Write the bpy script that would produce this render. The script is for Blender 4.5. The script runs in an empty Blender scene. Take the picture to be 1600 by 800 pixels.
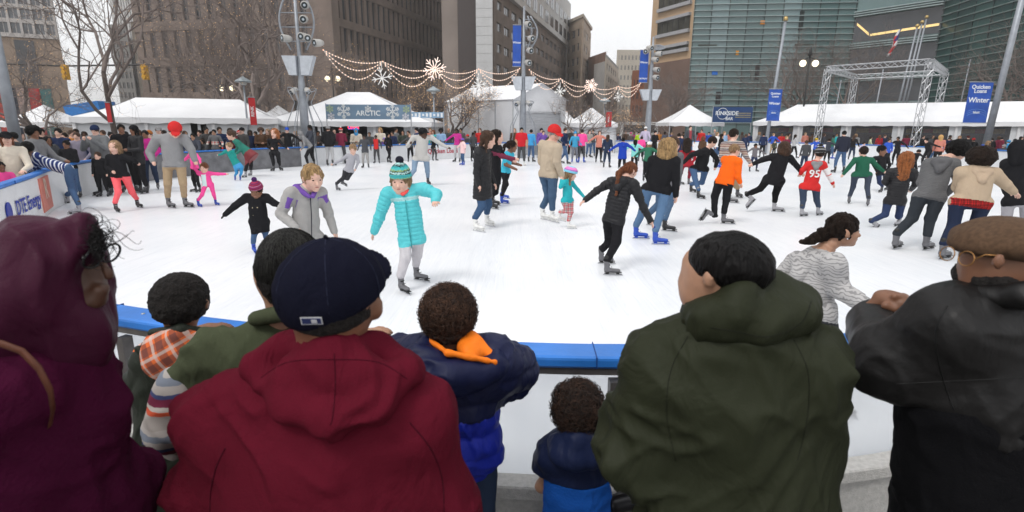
import bpy, math, random
import numpy as np
from mathutils import Vector, Matrix, Euler
rad = math.radians
random.seed(7)
RS = np.random.RandomState(11)
C = bpy.context.scene.collection
SC = bpy.context.scene

# ---------------------------------------------------------------- camera, world, sun, exposure
CAMZ = 1.78
FPX = 850.0
cam_d = bpy.data.cameras.new('camera'); cam = bpy.data.objects.new('camera', cam_d); C.objects.link(cam)
cam_d.sensor_width = 36.0; cam_d.lens = 36.0 * FPX / 1600.0
cam_d.clip_start = 0.05; cam_d.clip_end = 2000
ROT = Euler((rad(90 - 13.3), 0, 0)).to_matrix() @ Euler((0, 0, rad(0.36))).to_matrix()
cam.matrix_world = Matrix.Translation((0, 0, CAMZ)) @ ROT.to_4x4()
SC.camera = cam
cam_d.dof.use_dof = True; cam_d.dof.focus_distance = 5.0; cam_d.dof.aperture_fstop = 5.0
SC.render.resolution_x = 1024; SC.render.resolution_y = 512

world = bpy.data.worlds.new("World"); SC.world = world; world.use_nodes = True
wn, wl = world.node_tree.nodes, world.node_tree.links
wn.clear()
w_out = wn.new('ShaderNodeOutputWorld'); w_bg = wn.new('ShaderNodeBackground')
w_sky = wn.new('ShaderNodeTexSky'); w_sky.sky_type = 'NISHITA'; w_sky.sun_disc = False
w_sky.sun_elevation = rad(56); w_sky.sun_rotation = rad(218); w_sky.dust_density = 3.0; w_sky.air_density = 1.0
w_mix = wn.new('ShaderNodeMixRGB'); w_mix.inputs[0].default_value = 0.88
w_mix.inputs[2].default_value = (10.9, 10.95, 11.1, 1)          # thin even cloud in front of the blue
wl.new(w_sky.outputs[0], w_mix.inputs[1]); wl.new(w_mix.outputs[0], w_bg.inputs[0])
w_bg.inputs[1].default_value = 0.098
wl.new(w_bg.outputs[0], w_out.inputs[0])
sun_d = bpy.data.lights.new('sun', 'SUN'); sun = bpy.data.objects.new('sun', sun_d); C.objects.link(sun)
sun_d.energy = 1.25; sun_d.angle = rad(16); sun_d.color = (1, 0.97, 0.93)
sun.rotation_euler = (rad(34), 0, rad(-38))
SC.view_settings.view_transform = 'Standard'; SC.view_settings.look = 'None'
SC.view_settings.exposure = 0.30; SC.view_settings.gamma = 1.0

_R = np.array(ROT)
def ray(u, v):
    d = _R @ np.array(((u - 800) / FPX, (400 - v) / FPX, -1.0)); return d
def W(u, v, Y):
    d = ray(u, v); t = Y / d[1]; return np.array((d[0] * t, Y, CAMZ + d[2] * t))
def G(u, v, z=0.0):
    d = ray(u, v); t = (z - CAMZ) / d[2]; return np.array((d[0] * t, d[1] * t, z))
def PS(p):
    """pixels of the 1600 wide photograph per metre at a point"""
    return FPX / max(0.05, -float((_R.T @ (np.asarray(p) - (0, 0, CAMZ)))[2]))
def A(*x): return np.array(x, float)
def nrm(v):
    v = np.asarray(v, float); n = np.linalg.norm(v); return v / n if n > 1e-9 else v
def lerp(a, b, t): return np.asarray(a) * (1 - t) + np.asarray(b) * t

# ---------------------------------------------------------------- materials
MATS = {}
def lin(c): return tuple((x / 12.92 if x <= .04045 else ((x + .055) / 1.055) ** 2.4) for x in c)
def _new(name):
    m = bpy.data.materials.new(name); m.use_nodes = True
    n, l = m.node_tree.nodes, m.node_tree.links
    return m, n, l, n['Principled BSDF']
def mat(name, col, rough=.8, var=.15, scale=6., bump=0., bscale=40., metal=0., bdist=.01, spec=.3, sheen=0., detail=3.):
    """plain surface: base colour with uneven tone, and a bump"""
    if name in MATS: return MATS[name]
    m, n, l, p = _new(name)
    tc = n.new('ShaderNodeTexCoord')
    nz = n.new('ShaderNodeTexNoise'); nz.inputs['Scale'].default_value = scale; nz.inputs['Detail'].default_value = detail
    l.new(tc.outputs['Object'], nz.inputs['Vector'])
    cr = n.new('ShaderNodeValToRGB')
    a, b = [x * (1 - var) for x in col], [min(1, x * (1 + var)) for x in col]
    cr.color_ramp.elements[0].color = (*a, 1); cr.color_ramp.elements[1].color = (*b, 1)
    cr.color_ramp.elements[0].position = .3; cr.color_ramp.elements[1].position = .7
    l.new(nz.outputs[0], cr.inputs[0]); l.new(cr.outputs[0], p.inputs['Base Color'])
    p.inputs['Roughness'].default_value = rough; p.inputs['Metallic'].default_value = metal
    p.inputs['Specular IOR Level'].default_value = spec
    if sheen: p.inputs['Sheen Weight'].default_value = sheen; p.inputs['Sheen Roughness'].default_value = .5
    if bump:
        nb = n.new('ShaderNodeTexNoise'); nb.inputs['Scale'].default_value = bscale; nb.inputs['Detail'].default_value = 4
        l.new(tc.outputs['Object'], nb.inputs['Vector'])
        bp = n.new('ShaderNodeBump'); bp.inputs['Strength'].default_value = bump; bp.inputs['Distance'].default_value = bdist
        l.new(nb.outputs[0], bp.inputs['Height']); l.new(bp.outputs[0], p.inputs['Normal'])
    MATS[name] = m; return m
def cloth(col, kind='cotton', key=None):
    name = key or 'cloth_%s_%d_%d_%d' % (kind, *[int(x * 999) for x in col])
    if name in MATS: return MATS[name]
    m, n, l, p = _new(name)
    tc = n.new('ShaderNodeTexCoord')
    # soft folds: stretched, warped noise; fine weave on top
    mp = n.new('ShaderNodeMapping'); mp.inputs['Rotation'].default_value = (.3, .5, .2); mp.inputs['Scale'].default_value = (1.0, .8, .55)
    l.new(tc.outputs['Object'], mp.inputs[0])
    f = n.new('ShaderNodeTexNoise'); f.inputs['Scale'].default_value = 9.; f.inputs['Detail'].default_value = 3; f.inputs['Distortion'].default_value = 1.2
    l.new(mp.outputs[0], f.inputs['Vector'])
    w = n.new('ShaderNodeTexNoise'); w.inputs['Scale'].default_value = {'fleece': 140, 'knit': 120, 'leather': 90, 'puffy': 60}.get(kind, 260.); w.inputs['Detail'].default_value = 2
    l.new(tc.outputs['Object'], w.inputs['Vector'])
    b1 = n.new('ShaderNodeBump'); b1.inputs['Strength'].default_value = .7; b1.inputs['Distance'].default_value = {'puffy': .02, 'leather': .012, 'parka': .022}.get(kind, .022)
    b2 = n.new('ShaderNodeBump'); b2.inputs['Strength'].default_value = {'fleece': .7, 'knit': .7, 'cotton': .45}.get(kind, .25); b2.inputs['Distance'].default_value = .003
    l.new(f.outputs[0], b1.inputs['Height']); l.new(w.outputs[0], b2.inputs['Height']); l.new(b1.outputs[0], b2.inputs['Normal'])
    l.new(b2.outputs[0], p.inputs['Normal'])
    mx = n.new('ShaderNodeMixRGB'); mx.inputs[1].default_value = (*[x * .8 for x in col], 1); mx.inputs[2].default_value = (*[min(1, x * 1.18) for x in col], 1)
    ad = n.new('ShaderNodeMath'); ad.operation = 'MULTIPLY_ADD'; ad.inputs[1].default_value = .5; ad.inputs[2].default_value = .1
    l.new(w.outputs[0], ad.inputs[0])
    ad2 = n.new('ShaderNodeMath'); ad2.operation = 'MULTIPLY_ADD'; ad2.inputs[1].default_value = .5
    l.new(f.outputs[0], ad2.inputs[0]); l.new(ad.outputs[0], ad2.inputs[2])
    l.new(ad2.outputs[0], mx.inputs[0]); l.new(mx.outputs[0], p.inputs['Base Color'])
    p.inputs['Roughness'].default_value = {'puffy': .5, 'leather': .5, 'parka': .62, 'shell': .5}.get(kind, .92)
    p.inputs['Specular IOR Level'].default_value = {'puffy': .22, 'leather': .28, 'parka': .12, 'shell': .12}.get(kind, .05)
    MATS[name] = m; return m
def stripes(name, cols, period, axis='Z', rough=.9, wobble=0., hard=True):
    """repeating bands (a weave or knit pattern) along one axis of the thing"""
    if name in MATS: return MATS[name]
    m, n, l, p = _new(name)
    tc = n.new('ShaderNodeTexCoord'); sx = n.new('ShaderNodeSeparateXYZ'); l.new(tc.outputs['Object'], sx.inputs[0])
    src = sx.outputs[axis]
    if wobble:
        nz = n.new('ShaderNodeTexNoise'); nz.inputs['Scale'].default_value = 14; nz.inputs['Detail'].default_value = 2; l.new(tc.outputs['Object'], nz.inputs['Vector'])
        ma = n.new('ShaderNodeMath'); ma.operation = 'MULTIPLY_ADD'; ma.inputs[1].default_value = wobble; l.new(nz.outputs[0], ma.inputs[0]); l.new(src, ma.inputs[2]); src = ma.outputs[0]
    dv = n.new('ShaderNodeMath'); dv.operation = 'DIVIDE'; dv.inputs[1].default_value = period; l.new(src, dv.inputs[0])
    fr = n.new('ShaderNodeMath'); fr.operation = 'FRACT'; l.new(dv.outputs[0], fr.inputs[0])
    cr = n.new('ShaderNodeValToRGB'); cr.color_ramp.interpolation = 'CONSTANT' if hard else 'LINEAR'
    tot = sum(w for w, c in cols); pos = 0
    els = cr.color_ramp.elements
    while len(els) < len(cols): els.new(.5)
    for i, (w, c) in enumerate(cols):
        els[i].position = pos / tot; els[i].color = (*c, 1); pos += w
    l.new(fr.outputs[0], cr.inputs[0]); l.new(cr.outputs[0], p.inputs['Base Color'])
    p.inputs['Roughness'].default_value = rough; p.inputs['Specular IOR Level'].default_value = .2
    MATS[name] = m; return m
def plaid(name, c0, c1, c2, per, rot=0.):
    if name in MATS: return MATS[name]
    m, n, l, p = _new(name)
    tc = n.new('ShaderNodeTexCoord'); mp = n.new('ShaderNodeMapping'); mp.inputs['Rotation'].default_value = (0, rot, 0); l.new(tc.outputs['Object'], mp.inputs[0])
    sx = n.new('ShaderNodeSeparateXYZ'); l.new(mp.outputs[0], sx.inputs[0])
    def band(o, ph, w):
        d = n.new('ShaderNodeMath'); d.operation = 'MULTIPLY_ADD'; d.inputs[1].default_value = 1 / per; d.inputs[2].default_value = ph; l.new(o, d.inputs[0])
        f = n.new('ShaderNodeMath'); f.operation = 'FRACT'; l.new(d.outputs[0], f.inputs[0])
        g = n.new('ShaderNodeMath'); g.operation = 'LESS_THAN'; g.inputs[1].default_value = w; l.new(f.outputs[0], g.inputs[0])
        h = n.new('ShaderNodeMath'); h.operation = 'MULTIPLY'; h.inputs[1].default_value = .55; l.new(g.outputs[0], h.inputs[0]); return h.outputs[0]
    prev = None; col = (*c0, 1)
    for o, ph, w, c in ((sx.outputs['X'], 0, .45, c1), (sx.outputs['Z'], 0, .45, c1), (sx.outputs['X'], .3, .18, c2), (sx.outputs['Z'], .3, .18, c2)):
        x = n.new('ShaderNodeMixRGB'); l.new(band(o, ph, w), x.inputs[0])
        if prev is None: x.inputs[1].default_value = col
        else: l.new(prev, x.inputs[1])
        x.inputs[2].default_value = (*c, 1); prev = x.outputs[0]
    l.new(prev, p.inputs['Base Color']); p.inputs['Roughness'].default_value = .95; p.inputs['Specular IOR Level'].default_value = .1
    MATS[name] = m; return m
def emit(name, col, s):
    if name in MATS: return MATS[name]
    m, n, l, p = _new(name)
    p.inputs['Base Color'].default_value = (*col, 1); p.inputs['Emission Color'].default_value = (*col, 1); p.inputs['Emission Strength'].default_value = s
    MATS[name] = m; return m
def skin(i):
    cols = {'pale': (.66, .41, .32), 'pink': (.62, .36, .28), 'tan': (.40, .22, .14), 'brown': (.19, .088, .05), 'dark': (.075, .034, .02)}
    name = 'skin_' + i
    if name in MATS: return MATS[name]
    m = mat(name, cols[i], .5, .1, 30, .12, 250, bdist=.002, spec=.4)
    m.node_tree.nodes['Principled BSDF'].inputs['Subsurface Weight'].default_value = .08
    m.node_tree.nodes['Principled BSDF'].inputs['Subsurface Radius'].default_value = (.02, .008, .004)
    return m
def strandmat(name, col, sc=5.):
    if name in MATS: return MATS[name]
    m, n, l, p = _new(name)
    tc = n.new('ShaderNodeTexCoord'); mp = n.new('ShaderNodeMapping'); mp.inputs['Scale'].default_value = (1, 1, .14); l.new(tc.outputs['Object'], mp.inputs[0])
    a = n.new('ShaderNodeTexNoise'); a.inputs['Scale'].default_value = sc; a.inputs['Detail'].default_value = 5; a.inputs['Roughness'].default_value = .75; a.inputs['Distortion'].default_value = .4; l.new(mp.outputs[0], a.inputs['Vector'])
    cr = n.new('ShaderNodeValToRGB'); cr.color_ramp.elements[0].position = .36; cr.color_ramp.elements[1].position = .66
    cr.color_ramp.elements[0].color = (*[x * .4 for x in col], 1); cr.color_ramp.elements[1].color = (*[min(1, x * 1.5) for x in col], 1)
    l.new(a.outputs[0], cr.inputs[0]); l.new(cr.outputs[0], p.inputs['Base Color'])
    b = n.new('ShaderNodeBump'); b.inputs['Strength'].default_value = .8; b.inputs['Distance'].default_value = .12; l.new(a.outputs[0], b.inputs['Height']); l.new(b.outputs[0], p.inputs['Normal'])
    p.inputs['Roughness'].default_value = .55; p.inputs['Specular IOR Level'].default_value = .12 if col[0] < .05 else .3
    MATS[name] = m; return m
def hairmat(i):
    cols = {'black': (.010, .009, .009), 'dark': (.025, .016, .012), 'brown': (.075, .038, .022), 'auburn': (.20, .065, .025), 'red': (.36, .12, .035), 'blond': (.46, .29, .13), 'sand': (.34, .21, .11), 'grey': (.3, .3, .3)}
    return strandmat('hair_' + i, cols[i])

# ---------------------------------------------------------------- fast mesh creation
def mesh_np(name, v, f, mats, mi=None, smooth=True):
    me = bpy.data.meshes.new(name); v = np.asarray(v, np.float32)
    me.vertices.add(len(v)); me.vertices.foreach_set('co', v.ravel())
    f = np.asarray(f, np.int32); k = f.shape[1]
    me.loops.add(f.size); me.loops.foreach_set('vertex_index', f.ravel())
    me.polygons.add(len(f)); me.polygons.foreach_set('loop_start', np.arange(0, f.size, k, dtype=np.int32))
    if mi is not None: me.polygons.foreach_set('material_index', np.asarray(mi, np.int32))
    me.polygons.foreach_set('use_smooth', np.full(len(f), smooth))
    for m in mats: me.materials.append(m)
    me.update(calc_edges=True); me.validate()
    return me
def link(name, me, parent=None, mw=None):
    o = bpy.data.objects.new(name, me); C.objects.link(o)
    if parent is not None: o.parent = parent
    if mw is not None: o.matrix_local = mw
    return o
def tag(o, label=None, cat=None, group=None, kind=None):
    if label: o['label'] = label
    if cat: o['category'] = cat
    if group: o['group'] = group
    if kind: o['kind'] = kind
    return o
def thing(name, loc, label, cat, group=None, rz=0.):
    o = bpy.data.objects.new(name, None); C.objects.link(o); o.location = tuple(loc); o.rotation_euler = (0, 0, rz); o.empty_display_size = .2
    return tag(o, label, cat, group)

class MB:
    """collects polygons; build() links them as one mesh"""
    def __init__(s): s.v = []; s.f = []; s.m = []
    def add(s, vs, fs, mi=0):
        b = len(s.v); s.v += [tuple(map(float, x)) for x in vs]; s.f += [tuple(b + i for i in f) for f in fs]; s.m += [mi] * len(fs); return s
    def box(s, c, d, mi=0, R=None):
        c = np.asarray(c, float); h = np.asarray(d, float) / 2
        vs = []
        for x, y, z in ((-1,-1,-1),(1,-1,-1),(1,1,-1),(-1,1,-1),(-1,-1,1),(1,-1,1),(1,1,1),(-1,1,1)):
            p = A(x, y, z) * h
            if R is not None: p = np.asarray(R) @ p
            vs.append(c + p)
        return s.add(vs, [(0,3,2,1),(4,5,6,7),(0,1,5,4),(1,2,6,5),(2,3,7,6),(3,0,4,7)], mi)
    def obox(s, c, X, Y, Z, mi=0):
        """box from a centre and three half axes"""
        c, X, Y, Z = map(np.asarray, (c, X, Y, Z))
        vs = [c + X * a + Y * b + Z * d for a, b, d in ((-1,-1,-1),(1,-1,-1),(1,1,-1),(-1,1,-1),(-1,-1,1),(1,-1,1),(1,1,1),(-1,1,1))]
        return s.add(vs, [(0,3,2,1),(4,5,6,7),(0,1,5,4),(1,2,6,5),(2,3,7,6),(3,0,4,7)], mi)
    def quad(s, a, b, c, d, mi=0): return s.add([a, b, c, d], [(0,1,2,3)], mi)
    def tube(s, pts, rs, n=8, mi=0, caps=True, flat=None):
        pts = [np.asarray(p, float) for p in pts]
        if not hasattr(rs, '__len__'): rs = [rs] * len(pts)
        base = len(s.v); up = None; vs = []
        for i, p in enumerate(pts):
            t = nrm(pts[min(i + 1, len(pts) - 1)] - pts[max(i - 1, 0)])
            if up is None:
                up = A(0, 0, 1) if abs(t[2]) < .9 else A(1, 0, 0)
            x = nrm(np.cross(up, t)); y = np.cross(t, x); up = y
            for k in range(n):
                a = 2 * math.pi * k / n
                vs.append(p + (x * math.cos(a) + y * math.sin(a)) * rs[i])
        fs = []
        for i in range(len(pts) - 1):
            for k in range(n):
                k2 = (k + 1) % n; fs.append((i*n+k, i*n+k2, (i+1)*n+k2, (i+1)*n+k))
        if caps:
            fs.append(tuple(reversed(range(n)))); fs.append(tuple((len(pts)-1)*n + k for k in range(n)))
        return s.add(vs, fs, mi)
    def prism(s, poly, z0, z1, mi=0):
        n = len(poly); vs = [(x, y, z0) for x, y in poly] + [(x, y, z1) for x, y in poly]
        fs = [tuple(reversed(range(n))), tuple(range(n, 2*n))] + [(i, (i+1) % n, n + (i+1) % n, n + i) for i in range(n)]
        return s.add(vs, fs, mi)
    def mesh(s, name, mats, smooth=False):
        me = bpy.data.meshes.new(name); me.from_pydata(s.v, [], s.f)
        for m in (mats if isinstance(mats, (list, tuple)) else [mats]): me.materials.append(m)
        me.polygons.foreach_set('material_index', s.m); me.polygons.foreach_set('use_smooth', [smooth] * len(s.f)); me.update(); return me
    def build(s, name, mats, parent=None, smooth=False, local=True):
        if parent is not None and local:
            L = np.array(parent.matrix_world.translation if False else parent.location); q = parent
            while q.parent is not None: q = q.parent; L = L + np.array(q.location)
            s.v = [tuple(np.asarray(x) - L) for x in s.v]
        return link(name, s.mesh(name, mats, smooth), parent)

# ---------------------------------------------------------------- numpy noise
_H = RS.rand(32, 32, 32).astype(np.float32)
def vnoise(p):
    i = np.floor(p).astype(int); f = p - i; f = f * f * (3 - 2 * f); i &= 31; j = (i + 1) & 31
    x0, y0, z0 = i.T; x1, y1, z1 = j.T; fx, fy, fz = f.T
    c = _H
    a = c[x0,y0,z0]*(1-fx)+c[x1,y0,z0]*fx; b = c[x0,y1,z0]*(1-fx)+c[x1,y1,z0]*fx
    d = c[x0,y0,z1]*(1-fx)+c[x1,y0,z1]*fx; e = c[x0,y1,z1]*(1-fx)+c[x1,y1,z1]*fx
    return (a*(1-fy)+b*fy)*(1-fz)+(d*(1-fy)+e*fy)*fz
def drape(p, sc=1., seed=0.):
    """long sharp creases that run mostly downwards and across the back, with wide soft swells"""
    q = p * 3.2 * sc + seed; w = np.stack([vnoise(q + 3.1), vnoise(q + 9.7), vnoise(q + 17.3)], 1) - .5
    out = 0
    for i, (rot, f, g) in enumerate(((.5, (15, 12, 2.6), 1.), (-.7, (17, 12, 3.2), .9), (1.35, (13, 10, 3.5), .7))):
        c, s_ = math.cos(rot), math.sin(rot); r = np.stack([p[:, 0] * c + p[:, 2] * s_, p[:, 1], -p[:, 0] * s_ + p[:, 2] * c], 1) * A(*f) * sc + w * 2.4 + seed * (i + 1)
        n_ = 1 - np.abs(2 * vnoise(r) - 1); m_ = vnoise(p * 4.5 * sc + seed * 2 + i * 7.7); out = out + g * np.clip(n_, 0, 1) ** 4 * np.clip(m_ * 2.4 - .9, 0, 1)
    return out - .25 + .8 * (vnoise(p * 5.5 * sc + seed) - .5)
def folds(p, sc=1., seed=0.):
    q = p * 5. * sc + seed; w = np.stack([vnoise(q + 3.1), vnoise(q + 9.7), vnoise(q + 17.3)], 1) - .5
    r = p * A(9, 9, 5) * sc + w * 3.2 + seed
    return (1 - np.abs(2 * vnoise(r) - 1)) - .55 + .35 * (vnoise(p * 26 * sc + seed) - .5)

# ---------------------------------------------------------------- signed distance bodies -> surface nets
def cap(p1, r1, p2, r2, tg=0, k=.03, lat=None, q=1., sub=False, cut=None):
    return dict(cut=cut, t='c', a=np.asarray(p1, float), b=np.asarray(p2, float), r1=r1, r2=r2, tag=tg, k=k, lat=lat, q=q, sub=sub)
def ell(c, r, R=None, tg=0, k=.03, sub=False):
    return dict(t='e', c=np.asarray(c, float), r=np.asarray(r, float), R=np.eye(3) if R is None else np.asarray(R, float), tag=tg, k=k, sub=sub)
def pln(n, o, k=.01):
    """keep only what lies where n.p < o"""
    return dict(t='p', n=nrm(n), o=o, k=k, tag=-1, sub=True)
def sd(pr, P):
    if pr['t'] == 'c':
        a, b = pr['a'], pr['b']; ba = b - a; L2 = max(1e-9, ba @ ba); v = P - a
        t = np.clip((v @ ba) / L2, 0, 1)
        w = v - t[:, None] * ba
        if pr['lat'] is not None and pr['q'] != 1:
            yd = nrm(np.cross(ba if L2 > 1e-6 else A(0, 0, 1), pr['lat']))
            w = w + yd * (w @ yd)[:, None] * (1 / pr['q'] - 1)
        d = (np.linalg.norm(w, axis=1) - (pr['r1'] + (pr['r2'] - pr['r1']) * t)) * (1 if pr['q'] == 1 else .8)
        if pr['cut'] is not None:      # a straight hem just past the far end
            e = (P - b) @ (ba / math.sqrt(L2)) - pr['cut']; d = np.maximum(d, e)
        return d
    if pr['t'] == 'e':
        q = (P - pr['c']) @ pr['R']; k0 = np.linalg.norm(q / pr['r'], axis=1); k1 = np.linalg.norm(q / pr['r'] ** 2, axis=1)
        return k0 * (k0 - 1) / np.maximum(k1, 1e-6)
    return P @ pr['n'] - pr['o']
def bounds(pr):
    if pr['t'] == 'c':
        r = max(pr['r1'], pr['r2']); return np.minimum(pr['a'], pr['b']) - r, np.maximum(pr['a'], pr['b']) + r
    h = np.sqrt(((pr['R'] * pr['r']) ** 2).sum(1)); return pr['c'] - h, pr['c'] + h
def sdf_mesh(prims, vox):
    pos = [p for p in prims if not p['sub']]
    lo = np.min([bounds(p)[0] for p in pos], 0) - vox * 2.5 - .005; hi = np.max([bounds(p)[1] for p in pos], 0) + vox * 2.5 + .005
    n = np.ceil((hi - lo) / vox).astype(int) + 1
    D = np.full(n, 1.0, np.float32)
    ax = [lo[i] + np.arange(n[i]) * vox for i in range(3)]
    for p in prims:
        if p['t'] == 'p': i0, i1 = np.zeros(3, int), n
        else:
            b0, b1 = bounds(p); pad = vox * 3 + p['k']
            i0 = np.clip(np.floor((b0 - pad - lo) / vox).astype(int), 0, n); i1 = np.clip(np.ceil((b1 + pad - lo) / vox).astype(int) + 1, 0, n)
        if (i1 <= i0).any(): continue
        sl = tuple(slice(i0[i], i1[i]) for i in range(3))
        g = np.stack(np.meshgrid(*[ax[i][sl[i]] for i in range(3)], indexing='ij'), -1).reshape(-1, 3)
        d = sd(p, g).reshape(D[sl].shape).astype(np.float32); k = max(p['k'], 1e-5)
        if p['sub']:
            e = -d if p['t'] != 'p' else d
            h = np.maximum(k - np.abs(D[sl] - e), 0) / k; D[sl] = np.maximum(D[sl], e) + h * h * k * .25
        else:
            h = np.maximum(k - np.abs(D[sl] - d), 0) / k; D[sl] = np.minimum(D[sl], d) - h * h * k * .25
    ins = D < 0
    c = [ins[a:n[0]-1+a, b:n[1]-1+b, d:n[2]-1+d] for a in (0,1) for b in (0,1) for d in (0,1)]
    s = sum(x.astype(np.int8) for x in c); act = (s > 0) & (s < 8)
    I = np.argwhere(act)
    if len(I) == 0: return np.zeros((0,3)), np.zeros((0,4), int)
    idx = np.full(act.shape, -1, np.int64); idx[act] = np.arange(len(I))
    acc = np.zeros((len(I), 3)); cnt = np.zeros(len(I))
    cor = [(a, b, d) for a in (0,1) for b in (0,1) for d in (0,1)]
    for a in cor:
        for ax_ in range(3):
            if a[ax_]: continue
            b = list(a); b[ax_] = 1
            da = D[I[:,0]+a[0], I[:,1]+a[1], I[:,2]+a[2]]; db = D[I[:,0]+b[0], I[:,1]+b[1], I[:,2]+b[2]]
            m = (da < 0) != (db < 0); t = np.where(m, da / np.where(m, da - db, 1), 0)
            q = np.tile(np.array(a, float), (len(I), 1)); q[:, ax_] = t
            acc[m] += q[m]; cnt += m
    V = lo + (I + acc / cnt[:, None]) * vox
    F = []
    for ax_ in range(3):
        o1, o2 = [(1,2),(2,0),(0,1)][ax_]
        sl0 = [slice(1, n[i]-1) for i in range(3)]; sl0[ax_] = slice(0, n[ax_]-1); sl1 = list(sl0); sl1[ax_] = slice(1, n[ax_])
        m = ins[tuple(sl0)] != ins[tuple(sl1)]; E = np.argwhere(m) + [s_.start for s_ in sl0]
        fl = ins[tuple(sl0)][m]
        e1 = np.zeros(3, int); e1[o1] = 1; e2 = np.zeros(3, int); e2[o2] = 1
        q = [idx[tuple((E - x).T)] for x in (e1 + e2, e2, 0 * e1, e1)]
        q = np.stack(q, 1); q = np.where(fl[:, None], q, q[:, ::-1]); F.append(q)
    F = np.concatenate(F); F = F[(F >= 0).all(1)]
    return V, F
def vnormals(V, F):
    a, b, c, d = (V[F[:, i]] for i in range(4)); fn = np.cross(c - a, d - b); N = np.zeros_like(V)
    for i in range(4): np.add.at(N, F[:, i], fn)
    return N / np.maximum(np.linalg.norm(N, axis=1), 1e-9)[:, None]
def tags_at(prims, P):
    pos = [p for p in prims if not p['sub']]
    D = np.stack([sd(p, P) for p in pos]); return np.argmin(D, 0), pos
def sdf_obj(name, prims, vox, mats, parent, fold=0., fsc=1., seed=0., tagfn=None, extra=None, post=None, dr=False):
    V, F = sdf_mesh(prims, vox)
    if fold: V = V + vnormals(V, F) * ((drape if dr else folds)(V, fsc, seed) * fold)[:, None]
    if post is not None: V = post(V, vnormals(V, F))
    for _ in range(2 if dr else 0):
        acc = np.zeros_like(V); n_ = np.zeros(len(V)); fc = V[F].mean(1)
        for i in range(4): np.add.at(acc, F[:, i], fc); np.add.at(n_, F[:, i], 1)
        V = V * .4 + .6 * acc / np.maximum(n_, 1)[:, None]
    cen = V[F].mean(1)
    if len(mats) > 1:
        k, pos = tags_at(prims, cen); tg = np.array([p['tag'] for p in pos])[k]
        if tagfn is not None: tg = tagfn(cen, tg)
    else: tg = np.zeros(len(F), int)
    if extra is not None and len(extra[0]):
        b = len(V); V = np.concatenate([V, extra[0]]); F = np.concatenate([F, np.asarray(extra[1]) + b]); tg = np.concatenate([tg, np.full(len(extra[1]), extra[2])])
    L = np.array(parent.location) if parent is not None else 0
    me = mesh_np(name, V - L, F, mats, tg)
    return link(name, me, parent)
# ---------------------------------------------------------------- people
def frame(yaw, pitch=0., roll=0.):
    """columns x (person's right), y (forward), z (up); yaw 0 looks at -Y (towards the camera), 90 looks +X"""
    a = rad(yaw); f = A(math.sin(a), -math.cos(a), 0); r = A(f[1], -f[0], 0)
    R = np.stack([r, f, A(0, 0, 1)], 1)
    p, q = rad(pitch), rad(roll)
    X = np.array([[1,0,0],[0,math.cos(p),math.sin(p)],[0,-math.sin(p),math.cos(p)]])     # positive pitch looks down
    Z = np.array([[math.cos(q),0,math.sin(q)],[0,1,0],[-math.sin(q),0,math.cos(q)]])
    return R @ Z @ X
LIB = {}
def lib_mesh(key, prims, vox, nmat=1, noise=0., nsc=4., tagf=None):
    if key not in LIB:
        V, F = sdf_mesh(prims, vox)
        if noise: 
            N = vnormals(V, F); V = V + N * ((vnoise(V * nsc + 5.3) - .5) * noise + (vnoise(V * nsc * 2.3) - .5) * noise * .6)[:, None]
        c = V[F].mean(1); k, pos = tags_at(prims, c); tg = np.array([p['tag'] for p in pos])[k]
        if tagf is not None: tg = tagf(c, tg)
        m0 = mat('library_base', (.5, .5, .5))
        LIB[key] = mesh_np(key, V, F, [m0] * nmat, tg)
    return LIB[key]
def lib_obj(name, me, M, parent, mats):
    """an object sharing library mesh data, with materials of its own"""
    L = np.array(parent.location); q = parent.parent
    o = bpy.data.objects.new(name, me); C.objects.link(o); o.parent = parent
    T = np.array(M, float).copy(); T[:3, 3] -= L
    o.matrix_local = Matrix(T.tolist())
    for i, m in enumerate(mats):
        if i < len(o.material_slots): o.material_slots[i].link = 'OBJECT'; o.material_slots[i].material = m
    return o
def M4(R, c, s):
    M = np.eye(4); M[:3, :3] = np.asarray(R) * s; M[:3, 3] = c; return M

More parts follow.
